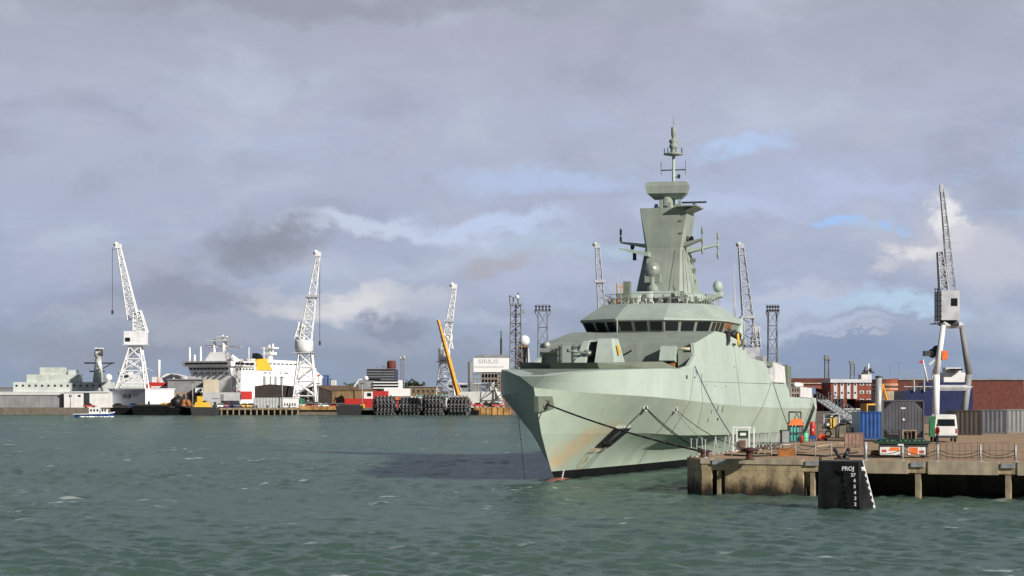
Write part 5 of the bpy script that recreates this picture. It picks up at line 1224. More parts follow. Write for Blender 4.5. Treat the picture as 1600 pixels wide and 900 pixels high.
def onr(f, z): return (b2[0]+(c2[0]-b2[0])*f+.05, b2[1]+(c2[1]-b2[1])*f-.06, z)
t.part('door', MB().prism([onr(.08,QZ),onr(.16,QZ),onr(.16,PZ(627,Ys)),onr(.08,PZ(627,Ys))], (-.03,.05,0)), ['dark_metal'])
# low buildings left behind/under frigate
t = T2('dock_office', 'low white office building at the foot of the left frigate', 'building', 148, 710); mb = MB(); pbox(mb,100,170.5,613.5,637,710,10); t.part('wall', mb, ['white']); mb = MB(); pbox(mb,99,170.8,611.5,613.4,710,10.5,-.4); t.part('roof', mb, ['roof_pale']); mb = MB(); pbox(mb,131,140,614.5,634,710,.1,-.1); t.part('door', mb, ['office_dark']); mb = MB(); pbox(mb,108,112,617,620,710,.1,-.1); pbox(mb,122,126,617,620,710,.1,-.1); t.part('window', mb, ['glass'])
t = T2('dock_office', 'long grey flat-roofed shed left of the low white office', 'building', 40, 712); mb = MB(); pbox(mb,-40,98,617,637,712,10); t.part('wall', mb, ['shed_grey']); mb = MB(); pbox(mb,-41,98.5,615,616.9,712,10.5,-.4); t.part('roof', mb, ['roof_pale'])
# red/white lightship
Yr = 745
t = T2('lightship', 'red hulled vessel with a white mast standing above the white shed', 'ship', 250, Yr, None, 0)
mb = MB(); mb.loft([[(PX(226,Yr),Yr,0),(PX(268,Yr),Yr,0),(PX(268,Yr),Yr+8,0),(PX(226,Yr),Yr+8,0)],[(PX(229,Yr),Yr,PZ(597,Yr)),(PX(264,Yr),Yr,PZ(598,Yr)),(PX(264,Yr),Yr+8,PZ(598,Yr)),(PX(229,Yr),Yr+8,PZ(597,Yr))]]); t.part('hull', mb, ['red']); t.part('white_band', MB().box(PX(236,Yr),PX(264.5,Yr),Yr-.12,Yr+.1,PZ(606,Yr),PZ(603.5,Yr)), ['white']); t.part('mast', MB().tube((PX(245.5,Yr),Yr+3,PZ(598,Yr)),(PX(246.5,Yr),Yr+3,PZ(562,Yr)),.65,.5), ['white']); t.part('derrick', MB().bar((PX(262,Yr),Yr+3,PZ(600,Yr)),(PX(270,Yr),Yr+3,PZ(590,Yr)),.5).box(PX(236,Yr),PX(243,Yr),Yr+2,Yr+5,PZ(598,Yr),PZ(589,Yr)), ['white'])
# white tented roof
Yt = 770
t = T2('tent_hall', 'white curved tent roof hall between the red vessel and the ferry', 'hall', 280, Yt); mb = MB(); pr_ = [(248,594),(256,586),(263,583),(272,585),(290,589),(330,594),(330,640),(248,640)]; mb.prism([P(a,b,Yt) for a,b in pr_], (0,20,0)); t.part('roof', mb, ['white_clean']); mb = MB(); pbox(mb,262,264.5,582,586,Yt,1,1); t.part('vent', mb, ['dark_metal'])
# grey warehouse + beige block before the ferry
t = T2('warehouse', 'grey steel warehouse with a pale lower wall in front of the ferry bow', 'warehouse', 293, 735); mb = MB(); pbox(mb,262,317,594,613,735,12); t.part('upper_wall', mb, ['shed_grey']); mb = MB(); pbox(mb,261,317.3,613.1,637,735,12.2,-.3); t.part('lower_wall', mb, ['timber_pale']); mb = MB(); pbox(mb,261,318,592,593.9,735,12.5,-.5); t.part('roof', mb, ['tower_grey'])
for k in range(5):
    mb = MB(); pbox(mb,266+k*10,270+k*10,616,624,735,.2,-.4); t.part('window', mb, ['office_dark'])
t = T2('service_block', 'tall cream block standing against the ferry bow', 'building', 328, 728); mb = MB(); pbox(mb,317.6,337,593,615,728,8); t.part('cream_wall', mb, ['beige']); mb = MB(); pbox(mb,317,372,613,626,728,9,-.4); t.part('grey_wall', mb, ['pale_grey']); mb = MB(); pbox(mb,345,350,616,625.5,728,.2,-.5); t.part('door', mb, ['shed_grey'])
t = T2('kiosk', 'pale grey kiosk on the quay right of the yellow workboat', 'kiosk', 336, 700); mb = MB(); pbox(mb,331,342,623,638,700,4); t.part('wall', mb, ['pale_grey']); mb = MB(); pbox(mb,330.5,342.5,622,622.9,700,4.3,-.2); t.part('roof', mb, ['shed_grey']); mb = MB(); pbox(mb,334,338,628,637,700,.1,-.06); t.part('door', mb, ['dark_metal'])
# ferry (own axes: x aft along the bright side, y across the bow)
fx, fy = PX(366,742), 742
fe = Thing('ferry', 'big white ferry with a yellow funnel and red waterline band', 'ferry', (fx, fy, 0), R(62), None, True); fe.o.scale = (1.37, .9, 1.0)
def zf(py): return PZ(py - (0 if py > 600.5 else 12 if py > 560 else 12-(560-py)*.2), 748)
fe.part('hull', MB().loft([[(-1,0,-1),(40,0,-1),(40,20,-1),(-1,20,-1)],[(-1,0,zf(600)),(42,0,zf(600)),(42,20,zf(600)),(-2,21,zf(600))]]), ['white_clean'])
fe.part('boot_band', MB().box(.3,8.0,-.12,.1,zf(624),zf(611.5)), ['red'])
fe.part('house', MB().loft([[(-1,.02,zf(600.1)),(40,.02,zf(600.1)),(40,20,zf(600.1)),(-1,20,zf(600.1))],[(-2,-.0,zf(585)),(39,0,zf(585)),(39,21,zf(585)),(-2,21,zf(585))]]), ['white_clean'])
fe.part('bridge', MB().loft([[(-2.5,-1.2,zf(584.8)),(9,-.6,zf(584.8)),(9,21.5,zf(584.8)),(-2.5,22.5,zf(584.8))],[(-3,-1.5,zf(576.5)),(9,-1.2,zf(576.5)),(9,22,zf(576.5)),(-3,23,zf(576.5))]]), ['white_clean'])
fe.part('upper_house', MB().loft([[(9.1,1,zf(584.8)),(37,1,zf(584.8)),(37,19,zf(584.8)),(9.1,19,zf(584.8))],[(9.5,1.5,zf(572)),(33,1.5,zf(574)),(33,18,zf(574)),(9.5,18,zf(572))]]), ['white_clean'])
fe.part('stern_curve', MB().loft([[(37.1,.5,zf(600)),(44,1,zf(600)),(44,19,zf(600)),(37.1,19,zf(600))],[(33.1,1.6,zf(574)),(37.5,2,zf(580)),(37.5,18,zf(580)),(33.1,18,zf(574))]]), ['white_clean'])
for k in range(9): fe.part('bridge_window', MB().box(-3.0,-2.65,.2+2.35*k,2.2+2.35*k,zf(581.8),zf(578.8)), ['glass'])
for k in range(4): fe.part('bridge_window', MB().box(-.6+2.2*k,1.2+2.2*k,-1.42,-1.0,zf(581.8),zf(578.8)), ['glass'])
for r_, (py0, py1) in enumerate(((590,587),(597,594.6))):
    for k in range(11 if r_ == 0 else 6): fe.part('window', MB().box(-2.2,-1.2,1.2+1.75*k*(1 if r_ == 0 else 1.8),2.2+1.75*k*(1 if r_ == 0 else 1.8),zf(py0),zf(py1)), ['office_dark'])
for k in range(6): fe.part('window', MB().box(1+1.4*k,1.8+1.4*k,-.12,.2,zf(590),zf(587.5)), ['office_dark'])
for py in (594,600.5,606):
    for k in range(5 if py < 600 else 4): fe.part('window', MB().box(13+2.6*k+random.random(),13.8+2.6*k+random.random(),-.14,.2,zf(py+1),zf(py-1)), ['shed_grey'])
for k in range(8): fe.part('window', MB().box(15+2.0*k,16.5+2.0*k,1.2,1.7,zf(581),zf(578.5)), ['office_dark'])
fn_ = fe.part('funnel', MB().loft([[(10,-.3,zf(590)),(17.5,-.3,zf(590)),(17.5,4,zf(590)),(10,4,zf(590))],[(10.5,.2,zf(573)),(15,.2,zf(571)),(15,4,zf(571)),(10.5,4,zf(573))]]), ['yellow']); fe.part('funnel_top', MB().loft([[(11.2,.4,zf(572.5)),(14,.4,zf(572.5)),(14,3.5,zf(572.5)),(11.2,3.5,zf(572.5))],[(11.2,.6,zf(563)),(12.8,.6,zf(565)),(12.8,3,zf(565)),(11.2,3,zf(563))]]), ['black'], fn_)
mb = MB(); mb.tube((3,8,zf(577)),(3,8,zf(537)),1.1,.8); mb.tube((3,13,zf(577)),(3,13,zf(537)),.7,.5); mb.box(2,4,4,16,zf(541),zf(538.5)); mb.box(2,4,6,11,zf(534),zf(531.5)); mb.tube((3,9,zf(538)),(3,9,zf(529)),.3); mb.loft([[(1,4,zf(576.5)),(7,4,zf(576.5)),(7,16,zf(576.5)),(1,16,zf(576.5))],[(2,6,zf(562)),(5,6,zf(566)),(5,14,zf(566)),(2,14,zf(562))]]); mb.bar((3,0,zf(553)),(3,18,zf(551)),.6); fe.part('main_mast', mb, ['white_clean'])
mb = MB(); mb.tube((24,8,zf(573)),(24,8,zf(545)),1.2,.6); mb.box(22.5,25.5,5,11,zf(553),zf(550)); mb.box(22.5,25.5,6,10,zf(564),zf(560)); mb.tube((24,6.5,zf(560)),(24,6.5,zf(543)),.4); fe.part('after_mast', mb, ['white_clean'])
for y, h in ((21,553),(15.5,552),(18.5,566)): fe.part('aerial', MB().tube((-1,y,zf(577)),(-1,y,zf(h)),.45,.25,6), ['white_clean'])
for x_, h in ((9,552),(16,551),(33,562),(38,560)): fe.part('aerial', MB().tube((x_,2.5,zf(576)),(x_,2.5,zf(h)),.2,.15,6), ['white_clean'])
# dark shed
t = T2('dark_shed', 'dark brown flat shed in front of the ferry stern', 'shed', 425, 715); mb = MB(); mb.prism([P(a,b,715) for a,b in ((398,622),(398,604.5),(420,601.5),(452,604),(452,622))], (0,18,0)); t.part('wall', mb, ['brown_dark']); mb = MB(); mb.prism([P(a,b,715) for a,b in ((397.5,604.3),(420,601.2),(452.5,603.8),(452.5,603.1),(420,600.4),(397.5,603.6))], (0,18.4,0)); t.part('roof', mb, ['brown_dark'])
t = T2('long_fence', 'pale grey corrugated fence below the dark shed', 'fence', 415, 698); mb = MB(); pbox(mb,396,441,621.5,637.5,698,.3)
t.part('panel', mb, ['pale_grey']); mb = MB(); [pbox(mb,397+k*4.8,397.6+k*4.8,621,637.5,698,.2,-.12) for k in range(10)]; t.part('post', mb, ['galv'])
t = T2('white_cabin', 'white cabin on the quay at the foot of the drum crane', 'cabin', 455, 699); mb = MB(); pbox(mb,441.5,467,622,636.5,699,4); t.part('wall', mb, ['white_clean']); mb = MB(); pbox(mb,441,467.5,621,621.9,699,4.3,-.2); t.part('roof', mb, ['roof_pale']); mb = MB(); [pbox(mb,444+4*k,446+4*k,630,634,699,.1,-.05) for k in range(5)]; t.part('window', mb, ['dark_metal'])
t = T2('green_container', 'green container between the white cabin and the brown shed', 'container', 471, 699); mb = MB(); pbox(mb,467.8,474,622.5,636,699,5); t.part('box', mb, ['green']); mb = MB(); pbox(mb,470.6,471.1,623,635.5,699,.1,-.04); t.part('door_bar', mb, ['galv'])
# brown pitched shed
t = T2('pitched_shed', 'brown pitched-roof shed right of the drum crane', 'shed', 520, 720)
gx = [(468,630),(468,610),(493,603),(519,610.5),(519,630)]
dv = Vector(P(569,604,748))-Vector(P(493,603,720)); mb = MB(); mb.prism([P(a,b,720) for a,b in gx], (dv.x, 34, 0)); t.part('wall', mb, ['brown'])
gable = MB(); gable.prism([(v[0],v[1]-.12,v[2]) for v in (P(a,b,720) for a,b in gx)], (0,.1,0)); t.part('gable', gable, ['brown_dark'])
rl = [P(518.6,611.2,720),P(520,609.6,720),P(493,602,720),P(466.5,609.6,720),P(467,611,720),P(493,603.4,720)]; mb = MB(); mb.prism([(a,b-.4,c_) for a,b,c_ in rl], (dv.x,34.8,0)); t.part('roof', mb, ['brown_roof'])
mb = MB(); [mb.box(PX(p,720)-.5,PX(p,720)+.5,719.8,719.87,PZ(630,720),PZ(q,720)) for p,q in ((482,608),(489,606))]; t.part('door_frame', mb, ['shed_grey'])
# containers stack behind
for i, (a0,a1,b0,b1,m_,lab) in enumerate(((488,504,587,602,'pale_grey','pale container stack behind the brown shed roof'),(504,512,586,602,'blue','blue tank container behind the brown shed roof'),(512.5,517,592,602,'blue','small dark blue container right of the blue tank container'),(517.5,524,594,602,'white','small white container at the end of the row behind the brown shed'))):
    t = T2('stacked_container', lab, 'container', (a0+a1)/2, 800, 'containers behind the brown shed'); mb = MB(); pbox(mb,a0,a1,b0,b1,800,6); pbox(mb,a0,a1,b1+.1,640,800,6); t.part('box', mb, [m_]); mb = MB(); [pbox(mb,a0+f*(a1-a0),a0+f*(a1-a0)+.5,b0+.5,b1,800,.1,-.06) for f in (.25,.5,.75)]; t.part('rib', mb, ['galv'])
t = T2('gantry_beam', 'faded red gantry beam behind the drum crane legs', 'gantry', 480, 790); mb = MB(); pbox(mb,455,500,585,588,790,1.2); t.part('beam', mb, ['red_faded']); mb = MB(); [pbox(mb,a,a+2,588.1,640,790,1,.1) for a in (458,496)]; t.part('leg', mb, ['pale_grey'])
# office block + rusty drum
t = T2('office_block', 'dark glazed office block with a round rooftop tank', 'building', 595, 900); mb = MB(); pbox(mb,573,617,577,640,900,25); t.part('wall', mb, ['office_dark']); mb = MB(); [pbox(mb,573.5,616.5,580+4*k,581.2+4*k,900,.2,-.12) for k in range(5)]; t.part('window_band', mb, ['tower_grey']); mb = MB(); pbox(mb,572.5,617.5,576,576.9,900,25.5,-.4); t.part('roof', mb, ['tower_grey'])
t.part('roof_tank', MB().lathe((PX(610,900),908,PZ(576,900)), [(1.8,0),(2.0,.2),(2.0,3.2),(1.2,3.7)], 16), ['brick_dark']); t.part('roof_hut', MB().box(PX(596,900),PX(602,900),902,906,PZ(576,900),PZ(571,900)), ['tower_grey']); t.part('aerial', MB().tube((PX(587,900),905,PZ(576,900)),(PX(587,900),905,PZ(568,900)),.12), ['tower_grey'])
# white ship with decks, red hull
Yw = 712
t = T2('supply_ship', 'red hulled supply ship with a white decked superstructure behind the tyre fenders', 'ship', 590, Yw, None, 0)
mb = MB(); mb.loft([[(PX(542,Yw),Yw,0),(PX(625,Yw),Yw,0),(PX(625,Yw),Yw+10,0),(PX(542,Yw),Yw+10,0)],[(PX(538,Yw),Yw-.5,PZ(623,Yw)),(PX(632,Yw),Yw-.5,PZ(623,Yw)),(PX(632,Yw),Yw+11,PZ(623,Yw)),(PX(538,Yw),Yw+11,PZ(623,Yw))]]); t.part('hull', mb, ['red'])
mb = MB(); pbox(mb,583,607,611,623.1,Yw,8,.2); t.part('red_house', mb, ['red']); mb = MB(); pbox(mb,568.5,582.5,612,622.9,Yw,7,.1); t.part('wheelhouse', mb, ['white']); mb = MB(); pbox(mb,574,580,614,619,Yw,.2,-.05); t.part('window', mb, ['glass'])
mb = MB(); pbox(mb,560,583,595,608,Yw,8,2); t.part('deck_screen', mb, ['shed_grey']); mb = MB(); [pbox(mb,583,625,b,b+1.6,Yw,9,1) for b in (596.5,601,605.5)]; pbox(mb,600,640,607,619,Yw,9,.5); pbox(mb,622,628,594,607.1,Yw,5,1.2); t.part('superstructure', mb, ['white_clean']); mb = MB(); pbox(mb,584,622,596,607,Yw,6,2.5); t.part('deck_shade', mb, ['office_dark'])
t.part('satellite_dome', MB().ball((PX(571,Yw),Yw+3,PZ(591,Yw)),.85,12,8), ['radome']); mb = MB(); pbox(mb,576,594,592,594,Yw,3,3); t.part('upper_deck', mb, ['white']); t.part('lifeboat_davit', MB().bar(P(553,604,Yw+2),P(560,594,Yw+2),.5).bar(P(560,594,Yw+2),P(566,593,Yw+2),.5), ['white']); mb = MB(); pbox(mb,618,632,620,625,Yw,3,-.9); t.part('boot_panel', mb, ['orange'])
# barge quay tinted orange + structures on the quay front
mb = MB(); pbox(mb,468,560,634.5,640.5,YQ,3,-.9); solo('rusty_pontoon', mb.add([],[]), ['orange_quay'], 'rusty orange pontoon below the brown shed', 'pontoon')
mb = MB(); pbox(mb,740,798,636.5,650,YQ-3,5); [pbox(mb,742+9*k,743.4+9*k,636,650,YQ-3,.3,-.25) for k in range(7)]; solo('rusty_pontoon', mb, ['orange_quay'], 'rusty brown pontoon between the tyre fenders and the warship bow', 'pontoon')
mb = MB(); pbox(mb,562,748,641,650.5,YQ-9,8); solo('fender_barge', mb, ['boot_black'], 'low black barge carrying the tyre fenders', 'barge')
# dolphin pier under the ferry with timber piles
t = T2('timber_jetty', 'low timber jetty on piles below the dark shed', 'jetty', 405, YQ-4, None, 0); mb = MB(); pbox(mb,340,470,637.2,640.2,YQ-5,5); t.part('deck', mb, ['timber_pale'])
for k in range(14):
    mb = MB(); pbox(mb,345+9.2*k,347+9.2*k,640.2,650,YQ-5,.5,.1); t.part('pile', mb, ['timber_pale'])
# black barges + yellow workboat
def barge(a0, a1, top, bot, Y, lab, m_='boot_black'):
    t = T2('barge', lab, 'barge', (a0+a1)/2, Y, 'dark barges along the far quay', 0); mb = MB(); mb.loft([[(PX(a0+3,Y),Y,-.5),(PX(a1-3,Y),Y,-.5),(PX(a1-3,Y),Y+5,-.5),(PX(a0+3,Y),Y+5,-.5)],[(PX(a0,Y),Y-.2,PZ(top,Y)),(PX(a1,Y),Y-.2,PZ(top,Y)),(PX(a1,Y),Y+5.5,PZ(top,Y)),(PX(a0,Y),Y+5.5,PZ(top,Y))]]); t.part('hull', mb, [m_]); t.part('coaming', MB().box(PX(a0+4,Y),PX(a1-4,Y),Y+.8,Y+4.5,PZ(top,Y),PZ(top,Y)+.5), ['dark_metal']); return t
barge(172, 214, 637, 645, 682, 'black barge moored below the grey blue shed'); barge(206, 262, 634, 645, 676, 'long dark barge with a raised middle below the white shed'); barge(258, 300, 637, 646, 680, 'black barge just left of the yellow workboat')
barge(524, 566, 634, 645, 682, 'dark rounded barge between the rusty pontoon and the first tyre fender', 'rubber')
t = T2('workboat', 'workboat with a yellow deckhouse on a grey black hull', 'workboat', 318, 672, None, 0); Yk = 672
mb = MB(); mb.loft([[(PX(300,Yk),Yk,-.5),(PX(338,Yk),Yk,-.5),(PX(338,Yk),Yk+5,-.5),(PX(300,Yk),Yk+5,-.5)],[(PX(298,Yk),Yk-.3,PZ(636,Yk)),(PX(340,Yk),Yk-.3,PZ(637.5,Yk)),(PX(340,Yk),Yk+5.3,PZ(637.5,Yk)),(PX(298,Yk),Yk+5.3,PZ(636,Yk))]]); t.part('hull', mb, ['dark_metal'])
mb = MB(); mb.loft([[(PX(303,Yk),Yk+.5,PZ(636,Yk)),(PX(328,Yk),Yk+.5,PZ(636,Yk)),(PX(328,Yk),Yk+4,PZ(636,Yk)),(PX(303,Yk),Yk+4,PZ(636,Yk))],[(PX(305,Yk),Yk+.8,PZ(628,Yk)),(PX(324,Yk),Yk+.8,PZ(629,Yk)),(PX(324,Yk),Yk+3.5,PZ(629,Yk)),(PX(305,Yk),Yk+3.5,PZ(628,Yk))]]); pbox(mb,307,315,619,628.1,Yk,3,1.2); t.part('deckhouse', mb, ['yellow']); mb = MB(); pbox(mb,304,315,606,613,Yk,2.5,1.2); t.part('wheelhouse', mb, ['white']); mb = MB(); pbox(mb,312,314.8,607,611,Yk,.1,1.1); t.part('window', mb, ['black']); mb = MB(); pbox(mb,308,311,613.1,619.1,Yk,1.5,1.5); t.part('mast', mb, ['white'])
t = T2('scrap_heap', 'dark rusty heap of machinery left of the yellow workboat', 'scrap', 285, 700); mb = MB(); rn = random.Random(9)
for k in range(40): a_ = 270+rn.random()*32; h = rn.random()*rn.random(); c_ = P(a_, 636-14*h, 697+rn.random()*3); mb.ball(c_, .5+rn.random()*.8, 7, 5)
t.part('heap', mb, ['rust']); t.part('dark_heap', MB().ball(P(276,628,696),1.9,9,6).ball(P(281,624,697),1.2,9,6), ['black'])
t = T2('tarpaulin_load', 'orange tarpaulin load on the quay below the white shed', 'load', 262, 700); mb = MB()
for k in range(8): mb.ball(P(252+2.8*k, 634-(k%3), 698), .8, 8, 5)
t.part('sheet', mb, ['crane_yellow']); t.part('pallet', MB().box(PX(250,698),PX(274,698),696.9,699,QZ,QZ+.25), ['timber'])
# yellow telescopic mobile crane
Yy = 702
t = T2('mobile_crane', 'mobile crane with a long orange yellow telescopic boom', 'mobile crane', 712, Yy)
a_, b2 = Vector(P(716,617,Yy+2)), Vector(P(684.5,500,Yy+2)); mb = MB(); mb.bar(a_, a_.lerp(b2,.5), 1.15); mb.bar(a_.lerp(b2,.5), a_.lerp(b2,.8), .95); mb.bar(a_.lerp(b2,.8), b2, .75); t.part('boom', mb, ['crane_yellow'])
t.part('carrier', MB().box(PX(700,Yy),PX(738,Yy),Yy+.5,Yy+3.3,QZ+.8,QZ+2.0), ['red_faded']); t.part('cab', MB().box(PX(720,Yy),PX(727,Yy),Yy+.6,Yy+3,QZ+2.05,QZ+4), ['crane_yellow'])
for k in range(4): t.part('wheel', MB().lathe((PX(703+10*k,Yy),Yy+.3,QZ+.6), [(.4,0),(.6,.05),(.6,.35)], 12, (0,1,0)), ['rubber'])
t.part('ram', MB().bar(P(721,612,Yy+2),a_.lerp(b2,.3),.5), ['steel'])
# four tyre-clad fenders
def fender():
    t = Thing('tyre_fender', 'x', 'fender', (0,0,-60), 0, 'tyre clad floating fenders in a row', True)
    Rr, Ln = 3.0, 7.6
    t.part('body', MB().lathe((-Ln/2,0,2.7), [(.8,0),(Rr*.8,.5),(Rr*.96,1.2),(Rr*.96,Ln-1.2),(Rr*.8,Ln-.5),(.8,Ln)], 18, (1,0,0)), ['rubber'])
    mb = MB()
    for i in range(12):
        an = 2*math.pi*i/12
        for k in range(6):
            xx = -Ln/2+.85+(k+(.5 if i%2 else 0))*1.2
            if abs(xx) > Ln/2-.6: continue
            nrm = Vector((1.1 if i%2 else -1.1, math.cos(an), math.sin(an))).normalized(); mb.torus((xx, Rr*math.cos(an), 2.7+Rr*math.sin(an)), nrm, .62, .20, 10, 5)
    for g_ in (-1,1):
        for i in range(8): an = 2*math.pi*i/8; mb.torus((g_*Ln/2*.97, 1.7*math.cos(an), 2.7+1.7*math.sin(an)), (1,0,0), .46, .17, 9, 5)
    t.part('tyre_net', mb, ['tyre_grey'])
    return t.o
f0 = fender()
for i, (px, lab) in enumerate(((601,'leftmost tyre-clad fender, in front of the red ship hull'),(640,'second tyre-clad fender from the left, below the white ship'),(678,'third tyre-clad fender, in front of the crane legs'),(717,'rightmost tyre-clad fender, below the orange boom'))):
    loc = (PX(px,682), 682, .35); 
    if i == 0: f0.location = loc; f0['label'] = lab; f0.rotation_euler = (0,0,R(8))
    else: f_ = dup(f0, loc, lab, R(8 - 5*i)); f_.scale = ((-1) ** i, 1, (1, .96, 1.03, .98)[i])
# floodlight towers
def floodmast(label, px, ytop, ybot, Y, wpx, headw, headh, lamps=True, plat=False):
    t = T2('floodlight_mast', label, 'mast', px, Y, 'lattice masts and floodlight towers', QZ)
    w_ = PX(wpx,Y)-PX(0,Y); zt = PZ(ytop+headh,Y); mb = MB(); mb.lattice((PX(px,Y),Y,QZ),(PX(px,Y),Y,zt), w_*1.15, w_, max(6,int((zt-QZ)/(w_*1.6))), max(.16, w_*.075)); t.part('lattice', mb, ['tower_grey'])
    mb = MB(); hw = (PX(headw,Y)-PX(0,Y))/2; zz = PZ(ytop,Y)
    mb.box(PX(px,Y)-hw,PX(px,Y)+hw,Y-.6,Y+.6,zt-.15,zt+.05); 
    if lamps:
        mb.box(PX(px,Y)-hw,PX(px,Y)+hw,Y-.6,Y+.6,zz-.2,zz-.05)
        n_ = 5
        for k in range(n_): xx = PX(px,Y)-hw+hw*2*(k+.5)/n_; mb.bar((xx,Y,zt),(xx,Y,zz),.12)
        for sg in (-1,1): mb.bar((PX(px,Y)+sg*w_/2,Y,zt-2.2),(PX(px,Y)+sg*hw,Y,zt),.2)
    t.part('head_frame', mb, ['tower_grey'])
    if lamps:
        for row in (zt+.35, (zt+zz)/2+.3):
            for k in range(5):
                xx = PX(px,Y)-hw+hw*2*(k+.5)/5; t.part('lamp', MB().lathe((xx,Y-.9,row), [(.28,0),(.42,.1),(.3,.5)], 10, (0,1,.3)), ['dark_metal'])
    return t
floodmast('floodlight tower just left of the warship foredeck', 848, 476, 572, 640, 14, 26, 10)
floodmast('floodlight tower right of the warship stern shoulder', 1207, 476, 572, 600, 13, 21, 11)
t = floodmast('slim grey mast with a lamp cluster behind the white supply ship', 629, 556, 602, 760, 5, 9, 5, False); t.part('lamp_cluster', MB().box(PX(625,760),PX(633,760),759,761,PZ(561,760),PZ(557,760)).ball((PX(631,760),759,PZ(558,760)),.5,8,6), ['pale_grey'])
t = floodmast('distant slim grey mast right above the long low brick wing', 1292, 555, 590, 640, 6, 8, 7, False); t.part('lamp_cluster', MB().box(PX(1288,640),PX(1296,640),639,641,PZ(562,640),PZ(555,640)), ['tower_grey'])
t = floodmast('faint thin mast above the white strip windows of the brick block', 1332, 565, 590, 820, 6, 9, 4, False); t.part('lamp_cluster', MB().box(PX(1327,820),PX(1336,820),819,821,PZ(568,820),PZ(564,820)), ['tower_grey'])
floodmast('thin grey lattice mast seen right of the drum crane', 490, 547, 600, 800, 5, 7, 3, False)
# comms tower
t = T2('radio_tower', 'tall lattice radio tower with dishes left of the warship bow', 'tower', 806, 700); w_ = PX(18,700)-PX(0,700)
mb = MB(); mb.lattice((PX(806,700),700,QZ),(PX(806,700),700,PZ(476,700)), w_*1.15, w_*.85, 11, .3); mb.bar((PX(806,700),700,QZ),(PX(806,700),700,PZ(476,700)),.5); t.part('lattice', mb, ['tower_grey']); t.part('platform', MB().box(PX(796,700),PX(816,700),698,702,PZ(477,700),PZ(474.5,700)).box(PX(812,700),PX(820,700),699,701,PZ(489,700),PZ(487,700)).box(PX(798,700),PX(814,700),698.3,701.7,PZ(511,700),PZ(509.5,700)), ['tower_grey'])
t.part('dish', MB().ball(P(808,464,699),.75,10,8), ['radome']); t.part('aerial', MB().bar(P(797,474,700),P(797,461,700),.35).bar(P(810,474,700),P(810,457,700),.45).bar(P(802,474,700),P(802,464,700),.3).bar(P(795,463,700),P(800,463,700),.25).box(PX(814,700),PX(818,700),699,701,PZ(487,700),PZ(483,700)), ['tower_grey'])
# scaffold-wrapped building
Yc = 760
t = T2('wrapped_building', 'red brick building whose top is wrapped in white sheeting with faint lettering', 'building', 766, Yc)
mb = MB(); pbox(mb,752,788,575,640,Yc,18,1.0); t.part('brick_wall', mb, ['brick_dark']); mb = MB(); pbox(mb,781.5,789.5,580,640,Yc,.5,.3); t.part('brick_pier', mb, ['brick'])
mb = MB(); pbox(mb,740,796.5,559.5,581.5,Yc,21,-1.0); t.part('white_wrap', mb, ['white_clean']); mb = MB(); mb.loft([[P(740,559.4,Yc-1),P(797,559.4,Yc-1),P(797,559.4,Yc+20),P(740,559.4,Yc+20)],[P(746,554,Yc+2),P(792,554,Yc+2),P(792,554,Yc+16),P(746,554,Yc+16)]]); t.part('roof', mb, ['shed_grey'])
mb = MB(); 
for p in range(737,788,5):
    mb.bar(P(p,640,Yc-.6),P(p,559,Yc-.6),.16)
for q in range(584,640,7): mb.bar(P(737,q,Yc-.6),P(782,q,Yc-.6),.2)
t.part('scaffold', mb, ['galv']); mb = MB(); [pbox(mb,738,781,584+8*k,585+8*k,Yc,1.2,-.5) for k in range(6)]; t.part('scaffold_boards', mb, ['timber_pale']); mb = MB(); [pbox(mb,778.5,780.5,586+7*k,589.5+7*k,Yc,.4,-.9) for k in range(7)]; t.part('lamp_bracket', mb, ['curb'])
o_ = Vector(P(763,565,Yc-1.03))-Vector((PX(766,Yc),Yc,QZ)); lettering('SIRIUS', 2.2, face_mtx(o_,(1,0,0),(0,0,1)) @ Matrix.Diagonal((1.25,1,1,1)), 'letter_grey', t.o, .02)
mb = MB(); rn = random.Random(4); p = 742
while p < 785:
    wv = 1.2+rn.random()*2.4; pbox(mb,p,p+wv,572.3,574.2,Yc,.05,-1.05); p += wv+.7
t.part('small_print', mb, ['letter_grey'])
t = T2('chimney', 'thin dark chimney above the white wrapped building', 'chimney', 783, 790); t.part('flue', MB().tube((PX(783,790),790,QZ),(PX(783,790),790,PZ(530,790)),.5,.45), ['dark_metal']); t.part('tip', MB().tube((PX(783,790),790,PZ(530,790)),(PX(783,790),790,PZ(517,790)),.25,.2), ['dark_metal'])
t = T2('silo', 'pale grey silo left of the white wrapped building', 'silo', 735, 800); t.part('shell', MB().lathe((PX(735,800),800,QZ), [(.9,0),(.9,PZ(566,800)-QZ),(.2,PZ(564,800)-QZ)], 14), ['tower_grey']); t.part('ladder', MB().bar((PX(731,800),799,QZ),(PX(731,800),799,PZ(567,800)),.2), ['galv'])
# radome on a brown tower
t = T2('radar_tower', 'white radome ball on a brown tower beside the radio tower', 'radar tower', 819, 720); mb = MB(); mb.lattice((PX(816,720),720,QZ),(PX(817,720),720,PZ(541,720)),4.2,3.0,6,.4); pbox(mb,811,822,543,573,720,2.5,-.8); t.part('tower', mb, ['brown_dark']); t.part('radome', MB().ball((PX(819,720),720,PZ(532.5,720)),2.0,18,12), ['radome']); t.part('side_funnel', MB().loft([[P(820,575,719),P(829,575,719),P(829,575,722),P(820,575,722)],[P(822,543,719),P(826,541,719),P(826,541,722),P(822,543,722)]]), ['white'])
t.part('gallery', MB().box(PX(809,720),PX(826,720),718,722,PZ(543,720),PZ(540.5,720)), ['brown'])
